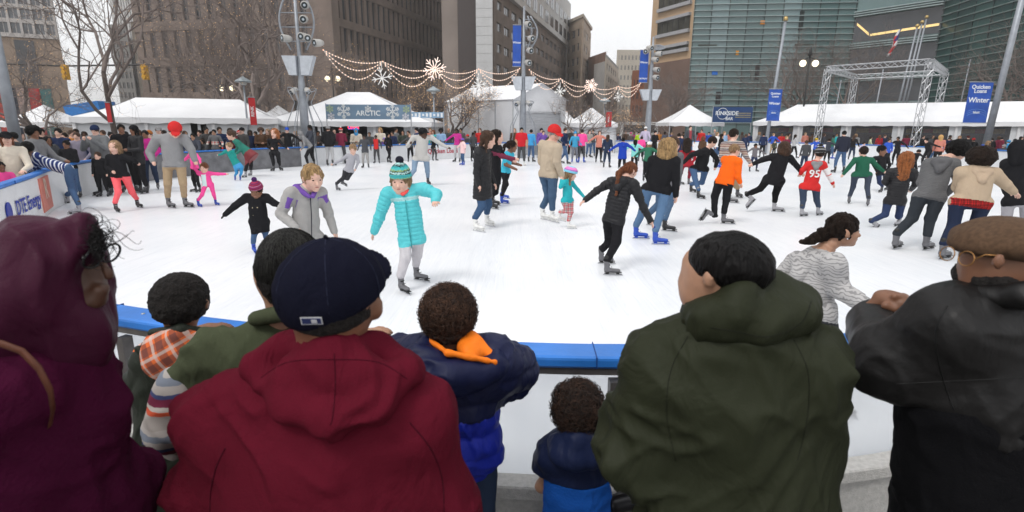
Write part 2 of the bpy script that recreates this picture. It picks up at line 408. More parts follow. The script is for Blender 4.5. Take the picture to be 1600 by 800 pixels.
FACECUT = lambda: ell((0, .95, -.38), (.60, .62, .88), None, 0, .06, True)
def hair_prims(st):
    E = ell; P = [E((0, -.12, .2), (.77, .9, .86))]
    cut = pln((0, .42, -1), .42, .05)
    if st == 'short': return P + [FACECUT(), cut]
    if st == 'afro': return [E((0, -.2, .35), (1.2, 1.15, 1.02)), FACECUT(), cut]
    if st == 'bun': return P + [FACECUT(), cut, E((0, -.75, .75), (.36, .36, .33))]
    if st == 'pony': return P + [FACECUT(), cut, cap((0, -.85, .35), .24, (.05, -1.25, -.1), .30, 0, .1), cap((.05, -1.25, -.1), .30, (.1, -1.2, -1.0), .14, 0, .1)]
    if st == 'tail': return P + [FACECUT(), cut, cap((0, -.8, .1), .34, (-.35, -1.15, -.7), .36, 0, .1), cap((-.35, -1.15, -.7), .36, (.1, -1.2, -1.8), .30, 0, .15), cap((.1, -1.2, -1.8), .3, (.4, -1.1, -3.3), .12, 0, .15)]
    if st == 'lowbun': return P + [FACECUT(), cut, E((0, -.98, -.25), (.42, .42, .38), None, 0, .1), cap((0, -1.0, -.3), .32, (.1, -1.7, -.62), .27, 0, .1), cap((.1, -1.7, -.6), .26, (.2, -2.3, -.75), .10, 0, .1)]
    if st == 'long': return [E((0, -.16, .16), (.82, .9, .88)), cap((0, -.5, -.1), .72, (0, -.62, -1.9), .62, 0, .2, A(1,0,0), .5), cap((.62, -.02, -.1), .22, (.6, .2, -1.6), .18, 0, .15), cap((-.62, -.02, -.1), .22, (-.6, .2, -1.6), .18, 0, .15), FACECUT()]
    if st == 'bob': return [E((0, -.2, .16), (.92, .98, .92)), E((0, -.4, -.55), (1.0, .72, .75), None, 0, .3), E((.6, 0, -.5), (.3, .5, .75), None, 0, .2), E((-.6, 0, -.5), (.3, .5, .75), None, 0, .2), FACECUT()]
def hat_prims(st):
    E = ell
    if st in ('knit', 'pom', 'tall'):
        P = [E((0, -.1, .36), (.82, .93, .84 if st != 'tall' else 1.05), None, 0), pln((0, .22, -1), -.12, .03)]
        P += [cap((0.0, -.08, .3), .80, (0, -.08, .46), .82, 1, .05, A(1, 0, 0), 1.)] if 0 else [E((0, -.1, .38), (.87, .98, .2), frame(180, -12), 1, .03)]
        if st != 'knit': P += [E((0, -.2, 1.38 if st == 'pom' else 1.55), (.32, .32, .3), None, 2, .03)]
        return P
    if st == 'cap': return [E((0, -.08, .3), (.8, .94, .84)), pln((0, .12, -1), -.2, .02), E((0, .95, .3), (.56, .66, .05), frame(180, 14), 1, .03)]
    if st == 'brim': return [E((0, -.08, .42), (.78, .9, .72)), pln((0, .05, -1), -.3, .02), E((0, -.05, .38), (1.12, 1.25, .07), None, 1, .04)]
    if st == 'helmet': return [E((0, -.12, .42), (.92, 1.12, .82)), pln((0, .0, -1), -.22, .05)]
    if st == 'hood': return [E((0, -.12, .08), (.98, 1.05, 1.12)), cap((0, -.2, -.7), .85, (0, -.1, -1.25), .8, 0, .2), E((0, 1.0, -.1), (.60, .75, .92), None, 0, .1, True)]
    if st == 'scarf': return [E((0, -.12, .12), (.86, .95, 1.0)), cap((0, 0, -.7), .7, (0, .1, -1.4), .85, 0, .2), E((0, 1.0, -.2), (.50, .68, .6), None, 0, .1, True)]
def face_mesh():
    if 'face' not in LIB:
        m = MB()
        LIB['face'] = None
    return None
def small_ell(key, r):
    if key not in LIB:
        m = MB(); n = 8; vs = []; fs = []
        for i in range(7):
            t = math.pi * i / 6
            for k in range(n): a = 2 * math.pi * k / n; vs.append((r[0]*math.sin(t)*math.cos(a), r[1]*math.sin(t)*math.sin(a), r[2]*math.cos(t)))
        for i in range(6):
            for k in range(n): fs.append((i*n+k, (i+1)*n+k, (i+1)*n+(k+1)%n, i*n+(k+1)%n))
        m.add(vs, fs); LIB[key] = m.mesh(key, mat('library_base', (.5,.5,.5)), True)
    return LIB[key]
def head_prims(c, R, h, tg, ears=True, k=.02):
    o = lambda x, y, z: c + R @ (A(x, y, z) * h)
    P = [ell(o(0, -.08, .18), A(.70, .86, .80) * h, R, tg, k), ell(o(0, .16, -.36), A(.54, .58, .60) * h, R, tg, .3 * h),
         ell(o(0, .56, -.76), A(.2, .18, .17) * h, R, tg, .2 * h), cap(o(0, .68, .02), .07 * h, o(0, .86, -.27), .12 * h, tg, .08 * h),
         ell(o(.28, .52, -.22), A(.22, .2, .22) * h, R, tg, .15 * h), ell(o(-.28, .52, -.22), A(.22, .2, .22) * h, R, tg, .15 * h),
         ell(o(0, .66, -.53), A(.22, .13, .10) * h, R, tg, .08 * h)]
    if h * 100 > 9 and k == .02: P += [ell(o(s * .27, .80, .05), A(.15, .10, .085) * h, R, tg, .07 * h, True) for s in (1, -1)]
    if ears: P += [ell(o(s * .70, -.04, -.08), A(.08, .17, .24) * h, R, tg, .04 * h) for s in (1, -1)]
    return P
def face_parts(root, c, R, h, haircol='dark', mouth=True, eyecol=(.03, .02, .015)):
    for s in (1, -1):
        lib_obj('eye', small_ell('eye_shape', (1, 1, .62)), M4(R, c + R @ (A(s * .27, .675, .04) * h), .085 * h), root, [mat('eye_dark', eyecol, .25, 0)])
        lib_obj('eyebrow', small_ell('brow_shape', (1, .3, .13)), M4(R, c + R @ (A(s * .28, .675, .20) * h), .14 * h), root, [mat('brow_' + haircol, (.16, .09, .055) if haircol == 'sand' else (.045, .025, .018), .8)])
    if mouth: lib_obj('mouth', small_ell('mouth_shape', (1, .35, .28)), M4(R, c + R @ (A(0, .755, -.50) * h), .17 * h), root, [mat('lips', (.40, .17, .14), .5, .1)])

def hand_geo(w, d, side, up, s):
    """five separate bent fingers rooted in the palm: tapered tubes as (verts, quads)"""
    d = nrm(d); x = nrm(np.cross(d, up)); n = nrm(np.cross(x, d)); V = []; F = []
    def tube(pts, rs):
        b = len(V); m = 6
        for i, p in enumerate(pts):
            t = nrm(pts[min(i+1, len(pts)-1)] - pts[max(i-1, 0)]); a1 = nrm(np.cross(t, n + .01)); a2 = np.cross(t, a1)
            for k in range(m):
                a = 2 * math.pi * k / m; V.append(p + (a1 * math.cos(a) + a2 * math.sin(a)) * rs[i])
        for i in range(len(pts)-1):
            for k in range(m): F.append((b+i*m+k, b+i*m+(k+1)%m, b+(i+1)*m+(k+1)%m, b+(i+1)*m+k))
        e = b + (len(pts)-1)*m; F.append((e, e+1, e+2, e+3)); F.append((e, e+3, e+4, e+5))
    for i, (o, L) in enumerate(((-.028, .07), (-.009, .08), (.010, .076), (.028, .06))):
        p0 = w + d * .055 * s + x * o * s; p1 = p0 + (d * .5 + x * o * 2) * L * s; p2 = p1 + (nrm(d + x * o * 4 - n * .45)) * L * .35 * s; p3 = p2 + nrm(d - n * .9) * L * .25 * s
        tube([p0, p1, p2, p3], [.0105 * s, .0098 * s, .009 * s, .0065 * s])
    p0 = w + d * .03 * s + x * side * .028 * s; p1 = p0 + (d * .55 + x * side * .8 - n * .2) * .035 * s; p2 = p1 + (d + x * side * .25 - n * .3) * .03 * s
    tube([p0, p1, p2], [.014 * s, .012 * s, .009 * s])
    return np.array(V), np.array(F)
def palm(w, d, up, s, tg):
    d = nrm(d); x = nrm(np.cross(d, up)); n = nrm(np.cross(x, d)); R = np.stack([x, d, n], 1)
    return ell(w + d * .042 * s, A(.042, .052, .02) * s, R, tg, .012)

def skate_meshes():
    if 'skate' not in LIB:
        lib_mesh('skate', [cap((0, .14, .34), .135, (0, .80, .30), .125, 0, .1, A(1,0,0), .85), cap((0, .15, .34), .14, (0, .12, .88), .175, 0, .12, A(1,0,0), 1),
                           pln((0, 0, -1), -.21, .02), cap((-.1, .3, .62), .03, (.1, .3, .62), .03, 1, .02), cap((-.1, .42, .5), .03, (.1, .42, .5), .03, 1, .02), cap((0, .1, .98), .15, (0, .1, 1.04), .15, 1, .02)], .045, 2)
        m = MB(); m.box((0, .5, .2), (.2, .98, .03)); m.box((0, .5, .05), (.03, 1.12, .07), 1)
        m.box((0, .18, .13), (.09, .2, .12)); m.box((0, .78, .13), (.09, .18, .12)); m.box((0, .5, .1), (.05, 1.0, .04))
        LIB['blade'] = m.mesh('blade', [mat('library_base', (.5,.5,.5))] * 2)
        lib_mesh('shoe', [cap((0, .14, .14), .13, (0, .80, .10), .12, 0, .1, A(1,0,0), .85), cap((0, .15, .14), .14, (0, .12, .4), .15, 0, .12), pln((0, 0, -1), 0, .02)], .05, 2)
    return LIB['skate'], LIB['blade']
SK = {'black': ((.02, .02, .022), (.22, .22, .23)), 'grey': ((.12, .12, .13), (.02, .02, .02)), 'blue': ((.02, .07, .42), (.01, .03, .2)), 'white': ((.7, .7, .68), (.5, .5, .5)), 'silver': ((.3, .3, .32), (.05, .05, .05))}

def rows3(c): return c
def person(label, J, top, legs, skn='pale', hair=('short', 'brown'), hat=None, skates='black', coat=0., kind='cotton', lkind='cotton', bulk=1., glove=None,
           S=1., vox=None, coatw=1., topfn=None, topmats=(), face=None, group=None, hoodd=None, short=False, fold=None, bulkarm=1., extra=None, cat='person', hem=-.02, foldk=1., brows='dark', seed=None):
    """J: joints in world space"""
    hd, HR, hyaw, hpit = J['head'], J['HR'], J['hyaw'], J['hpit']
    sA, sB, eA, eB, wA, wB = (np.asarray(J[k], float) for k in ('sA', 'sB', 'eA', 'eB', 'wA', 'wB'))
    hA, hB, kA, kB, aA, aB = (np.asarray(J[k], float) for k in ('hA', 'hB', 'kA', 'kB', 'aA', 'aB'))
    R = frame(hyaw, hpit, J.get('hroll', 0)); pel = (hA + hB) / 2; nb = (sA + sB) / 2
    up = nrm(nb - pel); nbt = nb + up * .035 * S; latS = nrm(sB - sA); latH = nrm(hB - hA)
    sw = max(.13 * S, np.linalg.norm(sB - sA) / 2); s = PS(pel)
    if vox is None: vox = float(np.clip(1.25 / s, .0072, .032))
    base = A(pel[0], pel[1], J.get('gz', 0.)); root = thing('person', base, label, cat, group or ('skaters on the ice' if skates in SK else 'onlookers outside the rink'))
    T, LG, SKN, HND = 0, 1, 2, 3
    b = bulk * 1.07; HR = HR * .95
    sww = max(.165 * S, min(sw, .19 * S))
    P = [cap(lerp(nb, pel, .16), sww * .80 * b, lerp(nb, pel, .62), sww * .77 * b, T, .04, latS, .68),
         cap(lerp(nb, pel, .5), sww * .78 * b, pel - up * coat, (.138 + .2 * coat) * S * b * coatw, T, .03, latH, .76, cut=.0 if coat else .03 * S),
         cap(hA + up * .01, .088 * S * min(b, 1.12), hB + up * .01, .088 * S * min(b, 1.12), LG, .03),
         cap(sA, .062 * S * b, sB, .062 * S * b, T, .04),
         cap(nbt + up * .02 * S, .06 * S, lerp(nbt, hd, .55), .052 * S, SKN, .02),
         cap(nbt + up * .01, .066 * S, lerp(nbt, sA, .6), .05 * S * b, T, .04), cap(nbt + up * .01, .066 * S, lerp(nbt, sB, .6), .05 * S * b, T, .04)]
    ab = S * b * bulkarm * 1.08
    ex = [np.zeros((0, 3)), np.zeros((0, 4), int), 3]
    for (sh, el, wr, sd_) in ((sA, eA, wA, 1), (sB, eB, wB, -1)):
        P += [cap(sh, .060 * ab, el, .046 * ab, T, .03), cap(el, .046 * ab, wr, .036 * ab, T, .02)]
        if J.get('nohand'): continue
        d = nrm(wr - el)
        if s > 75 and glove != 'mitt':
            P.append(palm(wr, d, up + .01, S, HND))
            P.append(cap(wr - d * .02, .027 * S, wr + d * .02, .026 * S, HND, .01))
            hv, hf = hand_geo(wr, d, sd_, up, S)
            ex[1] = np.concatenate([ex[1], hf + len(ex[0])]); ex[0] = np.concatenate([ex[0], hv])
        else: P.append(cap(wr, .032 * S, wr + d * .085 * S, .036 * S, HND, .015))
    for (h, kn, an) in ((hA, kA, aA), (hB, kB, aB)):
        P += [cap(h, .098 * S, kn, .072 * S, LG, .03), cap(kn, .070 * S, an, .056 * S, LG, .025)]
    P += head_prims(hd, R, HR, SKN, k=.02)
    hz = pel + up * hem * S
    def tf(c, tg):
        t = tg.copy(); hh = (c - hz) @ up
        torso = (tg == T) | (tg == LG)
        lim = -coat if coat else 0.
        nearleg = (tg == LG) & (hh > (lim if coat else 0.)) & (np.linalg.norm(c - pel, axis=1) < .34 * S + coat); t[nearleg] = T
        if not coat: t[(tg == T) & (hh < 0) & (np.minimum(np.linalg.norm(c - wA, axis=1), np.linalg.norm(c - wB, axis=1)) > .2 * S) & (np.linalg.norm(c - pel, axis=1) < .3 * S) ] = T
        if short: # bare lower arms
            for e_, w_ in ((eA, wA), (eB, wB)):
                d_ = w_ - e_; q = ((c - e_) @ d_) / max(1e-6, d_ @ d_); near = np.linalg.norm(c - e_ - np.clip(q, 0, 1)[:, None] * d_, axis=1) < .075 * S
                t[near & (q > -.25) & (tg == T)] = SKN
        if topfn is not None: t = topfn(c, t, dict(nb=nb, pel=pel, up=up, lat=latS, sA=sA, sB=sB, eA=eA, eB=eB, wA=wA, wB=wB, S=S, R=R))
        return t
    gl = skin(skn) if glove in (None,) else (cloth(glove) if not isinstance(glove, str) else cloth((.03, .03, .03)))
    ms = [cloth(top, kind) if not isinstance(top, bpy.types.Material) else top, cloth(legs, lkind) if not isinstance(legs, bpy.types.Material) else legs, skin(skn), gl, *topmats]
    if fold is None: fold = .009 * S if s > 45 else 0.
    def post(V, N):
        if not fold: return V
        far = np.linalg.norm(V - hd, axis=1) > HR * 1.25
        for w_ in (wA, wB): far &= np.linalg.norm(V - w_, axis=1) > .11 * S
        o_ = folds((V - base), 1.1 * foldk, seed if seed is not None else len(LIB) + pel[0] * 3) * fold
        if kind == 'puffy' and s > 60:
            k_, pos_ = tags_at(P, V); tg_ = np.array([p_['tag'] for p_ in pos_])[k_]
            u_ = (V - nb) @ up
            for e_, w_, s_ in ((eA, wA, sA), (eB, wB, sB)):
                for a1, a2 in ((s_, e_), (e_, w_)):
                    d_ = nrm(a2 - a1); q_ = np.clip((V - a1) @ d_, 0, np.linalg.norm(a2 - a1)); near_ = np.linalg.norm(V - a1 - q_[:, None] * d_, axis=1) < .075 * ab
                    u_ = np.where(near_ & (np.abs((V - nb) @ latS) > .14 * S), q_, u_)
            o_ = o_ * .7 + (tg_ == T) * (np.abs(np.sin(u_ * math.pi / (.058 * S))) ** .5 - .7) * .0115 * S
        return V + N * (o_ * far)[:, None]
    o = sdf_obj('body', P, vox, ms, root, tagfn=tf, extra=ex if len(ex[0]) else None, post=post)
    if hair and hair[0] != 'none':
        hk = 'hair_' + hair[0]
        lib_obj('hair', lib_mesh(hk, hair_prims(hair[0]), .075, 1, .16 if hair[0] != 'short' else .08, 5.), M4(R, hd, HR * 1.02), root, [hairmat(hair[1])])
    if hat:
        nm = {'knit': 'knit_hat', 'pom': 'knit_hat', 'tall': 'knit_hat', 'cap': 'cap', 'brim': 'brimmed_hat', 'helmet': 'helmet', 'hood': 'hood', 'scarf': 'headscarf'}[hat[0]]
        cs = [c if isinstance(c, bpy.types.Material) else cloth(c, 'knit' if nm == 'knit_hat' else 'cotton') for c in hat[1:]]
        while len(cs) < 3: cs.append(cs[-1])
        lib_obj(nm, lib_mesh('hat_' + hat[0], hat_prims(hat[0]), .06, 3, .0), M4(R, hd, HR * 1.04), root, cs)
    if hoodd is not None:
        fr = frame(J.get('byaw', hyaw)); bk = -fr[:, 1]
        r_, o_ = fr[:, 0], nbt + up * .01
        PP = [cap(o_ + r_*.075*S, .035*S, o_ + bk*.085*S + r_*.07*S - up*.01*S, .042*S, 0, .03), cap(o_ - r_*.075*S, .035*S, o_ + bk*.085*S - r_*.07*S - up*.01*S, .042*S, 0, .03),
              cap(o_ + bk*.085*S + r_*.085*S - up*.015*S, .04*S, o_ + bk*.135*S - up*.125*S, .042*S, 0, .05), cap(o_ + bk*.085*S - r_*.085*S - up*.015*S, .04*S, o_ + bk*.135*S - up*.125*S, .042*S, 0, .05),
              cap(o_ + bk*.10*S + r_*.07*S, .034*S, o_ + bk*.10*S - r_*.07*S, .034*S, 0, .03), cap(o_ + bk*.13*S - up*.12*S, .04*S, o_ + bk*.125*S - up*.17*S, .018*S, 0, .03)]
        sdf_obj('hood', PP, max(vox, .009), [hoodd if isinstance(hoodd, bpy.types.Material) else cloth(hoodd, kind)], root, fold=.004)
    if face is None: face = s > 34 and abs(((hyaw + 180) % 360) - 180) < 80
    if face: face_parts(root, hd, R, HR, brows)
    if skates:
        sm, bm = skate_meshes()
        for key in ('fA', 'fB'):
            f = J.get(key)
            if f is None: continue
            o_, fd, fu, L = f; x = nrm(np.cross(fd, fu)); Rf = np.stack([x, fd, np.cross(x, fd)], 1)
            if skates in SK:
                c1, c2 = SK[skates]
                k = lib_obj('ice_skate', sm, M4(Rf, o_, L), root, [mat('skate_' + skates, c1, .4, .1, spec=.5), mat('skate_trim_' + skates, c2, .5, .1)])
                bo = bpy.data.objects.new('blade', bm); C.objects.link(bo); bo.parent = k
                for i, mm in enumerate((mat('skate_holder_' + ('blue' if skates == 'blue' else 'white' if skates == 'white' else 'black'), c1 if skates in ('blue', 'white') else (.02, .02, .02), .4, .1), mat('blade_steel', (.55, .56, .58), .3, .05, metal=.9))):
                    bo.material_slots[i].link = 'OBJECT'; bo.material_slots[i].material = mm
            else:
                lib_obj('shoe', LIB['shoe'], M4(Rf, o_, L), root, [mat('shoe_dark', (.03, .028, .026), .6), mat('shoe_dark', (.03, .028, .026), .6)])
    if extra: extra(root, J, dict(nb=nb, pel=pel, up=up, R=R, hd=hd, HR=HR, lat=latS, S=S, vox=vox))
    return root

def px(label, yaw, head, sh, el, wr, hip, kn, ft, top, legs, Y=None, S=None, hyaw=None, hpit=8, near=None, sw=.19, dsh=0., HRk=1., lean=0., **kw):
    """a skater laid out from the joints seen in the photograph; each joint gets its own distance.
       joints: (u, v[, further-away metres]); feet: (heel u, v, toe u, v[, metres]) - the fifth number marks a foot off the ice"""
    gf = [f for f in ft if f is not None and len(f) == 4]
    if Y is None: Y = float(np.mean([(G(f[0], f[1])[1] + G(f[2], f[3])[1]) / 2 for f in gf]))
    f = frame(yaw); fr, ff = f[:, 0], f[:, 1]
    s0 = PS(W(hip[0][0], hip[0][1], Y))
    if S is None:
        gy = W(head[0], head[1], Y)[2] + head[2] / s0; S = gy / 1.75
        S = max(.5, min(1.08, S * (1 + abs(lean))))
    ry = fr[1]
    if near is None: sa = ry if fr[0] < 0 else -ry
    else: sa = -abs(ry) if near == 'a' else abs(ry)
    dA, dB = sa * sw * S, -sa * sw * S
    def w(p, d): return W(p[0], p[1], Y + d + (p[2] if len(p) > 2 else 0))
    Yu = lean * ff[1] * .5
    J = dict(head=w(head[:2] + tuple(head[3:4]), dsh + Yu + ff[1] * .03), HR=head[2] / s0 * HRk, hyaw=yaw if hyaw is None else hyaw, hpit=hpit, byaw=yaw)
    J['sA'], J['sB'] = w(sh[0], dA + dsh + Yu), w(sh[1], dB + dsh + Yu)
    J['eA'], J['eB'] = w(el[0], dA * 1.1 + dsh + Yu), w(el[1], dB * 1.1 + dsh + Yu)
    J['wA'], J['wB'] = w(wr[0], dA + dsh + Yu), w(wr[1], dB + dsh + Yu)
    J['hA'], J['hB'] = w(hip[0], dA * .45), w(hip[1], dB * .45)
    for q, fo, hk, kk in (('A', ft[0], 'hA', kn[0]), ('B', ft[1], 'hB', kn[1])):
        L = .275 * max(S, .6)
        if fo is None: fo = ft[1 if q == 'A' else 0]
        if len(fo) == 4: h_, t_ = G(fo[0], fo[1]), G(fo[2], fo[3])
        else: h_, t_ = W(fo[0], fo[1], Y + fo[4]), W(fo[2], fo[3], Y + fo[4])
        d = t_ - h_
        if len(fo) == 4:
            n_ = np.linalg.norm(d[:2]); d[2] = 0
            if n_ < .05: d = ff.copy()
            elif n_ > .5: d[1] *= .4
            fd = nrm(d); mid = (h_ + t_) / 2; org = mid - fd * L / 2; fu = A(0, 0, 1)
        else:
            fd = nrm(d); org = (h_ + t_) / 2 - fd * L / 2; k_ = W(kk[0], kk[1], Y + fo[4]); fu = nrm((k_ - org) - fd * ((k_ - org) @ fd))
        J['f' + q] = (org, fd, fu, L); J['a' + q] = org + fd * L * .14 + fu * L * .9
        hp, an = J[hk], J['a' + q]; ym = (hp[1] + an[1]) / 2 + ff[1] * .05
        J['k' + q] = W(kk[0], kk[1], ym + (kk[2] if len(kk) > 2 else 0)) if kk else (hp + an) / 2 + ff * .04
    return person(label, J, top, legs, S=S, **kw)

def fk(label, u, vtop, Y, yaw, top, legs, pose='down', gz=0., head=(), skn='pale', lean=0., hyaw=None, hpit=5, stance=.12, step=0., H=None, **kw):
    """a standing figure given by its crown in the photograph, its distance and its turn"""
    tp = W(u, vtop, Y); H = H or max(.9, min(1.98, tp[2] - gz)); S = H / 1.75; kid = H < 1.35
    f = frame(yaw); r, fw = f[:, 0], f[:, 1]; Z = A(0, 0, 1)
    HR = .118 * (S ** .45 if kid else S ** .8)
    base = A(tp[0], tp[1], gz)
    p = lambda x, y, z: base + r * x * S + fw * y * S + Z * z * S
    l = math.sin(rad(lean)); lc = math.cos(rad(lean))
    hipz = .92; q = lambda x, y, z: p(x, y * lc + (z - hipz) * l - l * .35, hipz + (z - hipz) * lc - y * l)
    J = dict(head=q(0, .02 + l*.0, 1.75 - HR / S * 1.02), HR=HR, hyaw=yaw if hyaw is None else hyaw, hpit=hpit, byaw=yaw, gz=gz)
    arms = {'down': ((.25, -.02, 1.16), (.25, .08, .90)), 'fold': ((.25, .04, 1.14), (.04, .24, 1.14)), 'out': ((.42, .02, 1.28), (.62, .12, 1.12)), 'rail': ((.24, .16, 1.14), (.16, .38, 1.08)),
            'pocket': ((.30, -.04, 1.15), (.19, .12, .98)), 'up': ((.27, .15, 1.18), (.10, .34, 1.40)), 'swing': ((.30, .0, 1.17), (.34, .18, .98)), 'wide': ((.45, .0, 1.3), (.70, .0, 1.22))}
    e, w = arms[pose if isinstance(pose, str) else pose[0]]; e2, w2 = arms[pose if isinstance(pose, str) else pose[1]]
    right_is_a = r[0] < 0
    def setab(k, R_, L_):
        J[k + 'A'], J[k + 'B'] = (R_, L_) if right_is_a else (L_, R_)
    setab('s', q(.18, 0, 1.42), q(-.18, 0, 1.42)); setab('e', q(*e), q(-e2[0], e2[1], e2[2])); setab('w', q(*w), q(-w2[0], w2[1], w2[2]))
    setab('h', p(.085, -.35 * l, hipz), p(-.085, -.35 * l, hipz))
    setab('k', p(stance, .04 + step * .5, .5), p(-stance, .04 - step * .35, .5))
    L = .27 * S; 
    ar, al = p(stance * 1.15, step, 0), p(-stance * 1.15, -step, 0)
    fd1, fd2 = nrm(fw + r * .3), nrm(fw - r * .3)
    sk = kw.get('skates', 'black'); ah = .9 if sk in SK else .4
    setab('a', ar + Z * L * ah, al + Z * L * ah)
    setab('f', (ar - fd1 * L * .2, fd1, Z, L), (al - fd2 * L * .2, fd2, Z, L))
    return person(label, J, top, legs, skn=skn, S=S, **kw)

def text3(name, txt, c, X, Z, size, m, parent=None, bold=False, depth=.002, align='CENTER', squash=1.):
    cu = bpy.data.curves.new(name, 'FONT'); cu.body = txt; cu.size = size * 1.35; cu.extrude = depth; cu.align_x = align; cu.align_y = 'CENTER'; cu.resolution_u = 3
    if bold: cu.offset = size * .02
    o = bpy.data.objects.new(name, cu); C.objects.link(o)
    bpy.context.view_layer.update()
    me = bpy.data.meshes.new_from_object(o.evaluated_get(bpy.context.evaluated_depsgraph_get())); bpy.data.objects.remove(o); bpy.data.curves.remove(cu)
    me.materials.clear(); me.materials.append(m); o = bpy.data.objects.new(name, me); C.objects.link(o)
    X, Z = nrm(X), nrm(Z); Mx = np.eye(4); Mx[:3, 0] = X * squash; Mx[:3, 1] = Z; Mx[:3, 2] = np.cross(X, Z); Mx[:3, 3] = c
    if parent is not None:
        L = np.array(parent.location); q = parent
        while q.parent is not None: q = q.parent; L = L + np.array(q.location)
        Mx[:3, 3] -= L; o.parent = parent
    o.matrix_local = Matrix(Mx.tolist()); return o
# ---------------------------------------------------------------- ground, ice, barrier
GZ = -.25
def crom(P, n=6, closed=True):
    P = [np.asarray(p, float) for p in P]; out = []; N = len(P)
    for i in range(N if closed else N - 1):
        a, b, c, d = (P[(i-1) % N] if closed or i else P[i]), P[i], P[(i+1) % N], (P[(i+2) % N] if closed or i + 2 < N else P[-1])
        for j in range(n):
            t = j / n; out.append(.5 * ((2*b) + (c-a)*t + (2*a-5*b+4*c-d)*t*t + (3*b-a-3*c+d)*t**3))
    if not closed: out.append(P[-1])
    return out
LOOP = [(-4.4,3.75),(-3.1,3.0),(-2.18,2.67),(-1.41,2.42),(-.56,2.22),(.22,2.14),(.82,2.16),(1.48,2.27),(2.14,2.45),(4.2,3.15),(8,5.2),(14,9.8),(20,17),(23,24),(23.6,29),(22.5,35),(19,40),(12,42.5),(6,41),(1,36.5),(-3,32.3),(-6.7,28.7),(-9.6,25),(-11.3,21.5),(-11.9,18),(-11.3,14.8),(-10.2,12.2),(-9,10.2),(-7.66,7.95),(-6,5.6)]
RING = crom(LOOP, 6)
asph = mat('paving', (.13, .125, .12), .85, .25, 1.2, .3, 12)
m = MB(); m.add([(-900, -60, GZ), (900, -60, GZ), (900, 1400, GZ), (-900, 1400, GZ)], [(0, 1, 2, 3)]); tag(m.build('ground', asph), kind='structure')
# ice: faint skate scratches over milky white
im, n, l, p = _new('ice_surface')
tc = n.new('ShaderNodeTexCoord')
col = n.new('ShaderNodeTexNoise'); col.inputs['Scale'].default_value = .35; col.inputs['Detail'].default_value = 5; l.new(tc.outputs['Object'], col.inputs['Vector'])
cr = n.new('ShaderNodeValToRGB'); cr.color_ramp.elements[0].color = (.74, .765, .80, 1); cr.color_ramp.elements[1].color = (.84, .85, .87, 1); cr.color_ramp.elements[0].position = .35; cr.color_ramp.elements[1].position = .6; l.new(col.outputs[0], cr.inputs[0])
prev = cr.outputs[0]; hts = []
for i, (rz, sc, dist) in enumerate(((.4, 9, .8), (1.3, 7, 1.0), (2.3, 11, .7), (.05, 5, 1.4))):
    mp = n.new('ShaderNodeMapping'); mp.inputs['Rotation'].default_value = (0, 0, rz); mp.inputs['Scale'].default_value = (1, .035, 1); l.new(tc.outputs['Object'], mp.inputs[0])
    wv = n.new('ShaderNodeTexNoise'); wv.inputs['Scale'].default_value = sc; wv.inputs['Detail'].default_value = 3; wv.inputs['Distortion'].default_value = dist; l.new(mp.outputs[0], wv.inputs['Vector'])
    th = n.new('ShaderNodeValToRGB'); th.color_ramp.elements[0].position = .485; th.color_ramp.elements[1].position = .5; th.color_ramp.elements.new(.515); th.color_ramp.elements[0].color = (0,0,0,1); th.color_ramp.elements[1].color = (1,1,1,1); th.color_ramp.elements[2].color = (0,0,0,1); l.new(wv.outputs[0], th.inputs[0])
    mx = n.new('ShaderNodeMixRGB'); mx.inputs[2].default_value = (.92, .93, .94, 1) if i % 2 else (.62, .65, .70, 1); mu = n.new('ShaderNodeMath'); mu.operation = 'MULTIPLY'; mu.inputs[1].default_value = .38; l.new(th.outputs[0], mu.inputs[0]); l.new(mu.outputs[0], mx.inputs[0]); l.new(prev, mx.inputs[1]); prev = mx.outputs[0]; hts.append(th.outputs[0])
l.new(prev, p.inputs['Base Color']); p.inputs['Roughness'].default_value = .32; p.inputs['Specular IOR Level'].default_value = .35
bp = n.new('ShaderNodeBump'); bp.inputs['Strength'].default_value = .25; bp.inputs['Distance'].default_value = .004; l.new(hts[0], bp.inputs['Height']); l.new(bp.outputs[0], p.inputs['Normal'])
m = MB(); m.prism([tuple(q) for q in RING], GZ + .002, 0.0); tag(m.build('ice', im), kind='structure')

BLUE = mat('rail_blue_plastic', (.025, .17, .55), .38, .16, 5, .15, 35, spec=.4)
STEEL = mat('barrier_steel', (.14, .13, .125), .45, .2, 12, metal=.6)
WB = mat('board_white', (.70, .71, .72), .4, .05, 2.5, .05, 20); GBP = mat('board_smoked', (.17, .17, .18), .3, .3, 3)
gm2, n, l, p = _new('board_acrylic'); p.inputs['Base Color'].default_value = (.86, .87, .88, 1); p.inputs['Roughness'].default_value = .18; p.inputs['Specular IOR Level'].default_value = .3
_tr = n.new('ShaderNodeBsdfTransparent'); _tr.inputs[0].default_value = (.95, .96, .97, 1); _tl = n.new('ShaderNodeBsdfTranslucent'); _tl.inputs[0].default_value = (.85, .86, .87, 1); _m1 = n.new('ShaderNodeMixShader'); _m1.inputs[0].default_value = .5; _m2 = n.new('ShaderNodeMixShader'); _m2.inputs[0].default_value = .62
l.new(p.outputs[0], _m1.inputs[1]); l.new(_tl.outputs[0], _m1.inputs[2]); l.new(_m1.outputs[0], _m2.inputs[1]); l.new(_tr.outputs[0], _m2.inputs[2]); l.new(_m2.outputs[0], n['Material Output'].inputs[0]); ACR = gm2
LEDGE = mat('ledge_dirty', (.46, .45, .43), .85, .12, 45, .5, 160)
bar = thing('rink_barrier', (0, 0, 0), 'low white barrier with a blue plastic top rail all around the rink', 'barrier')
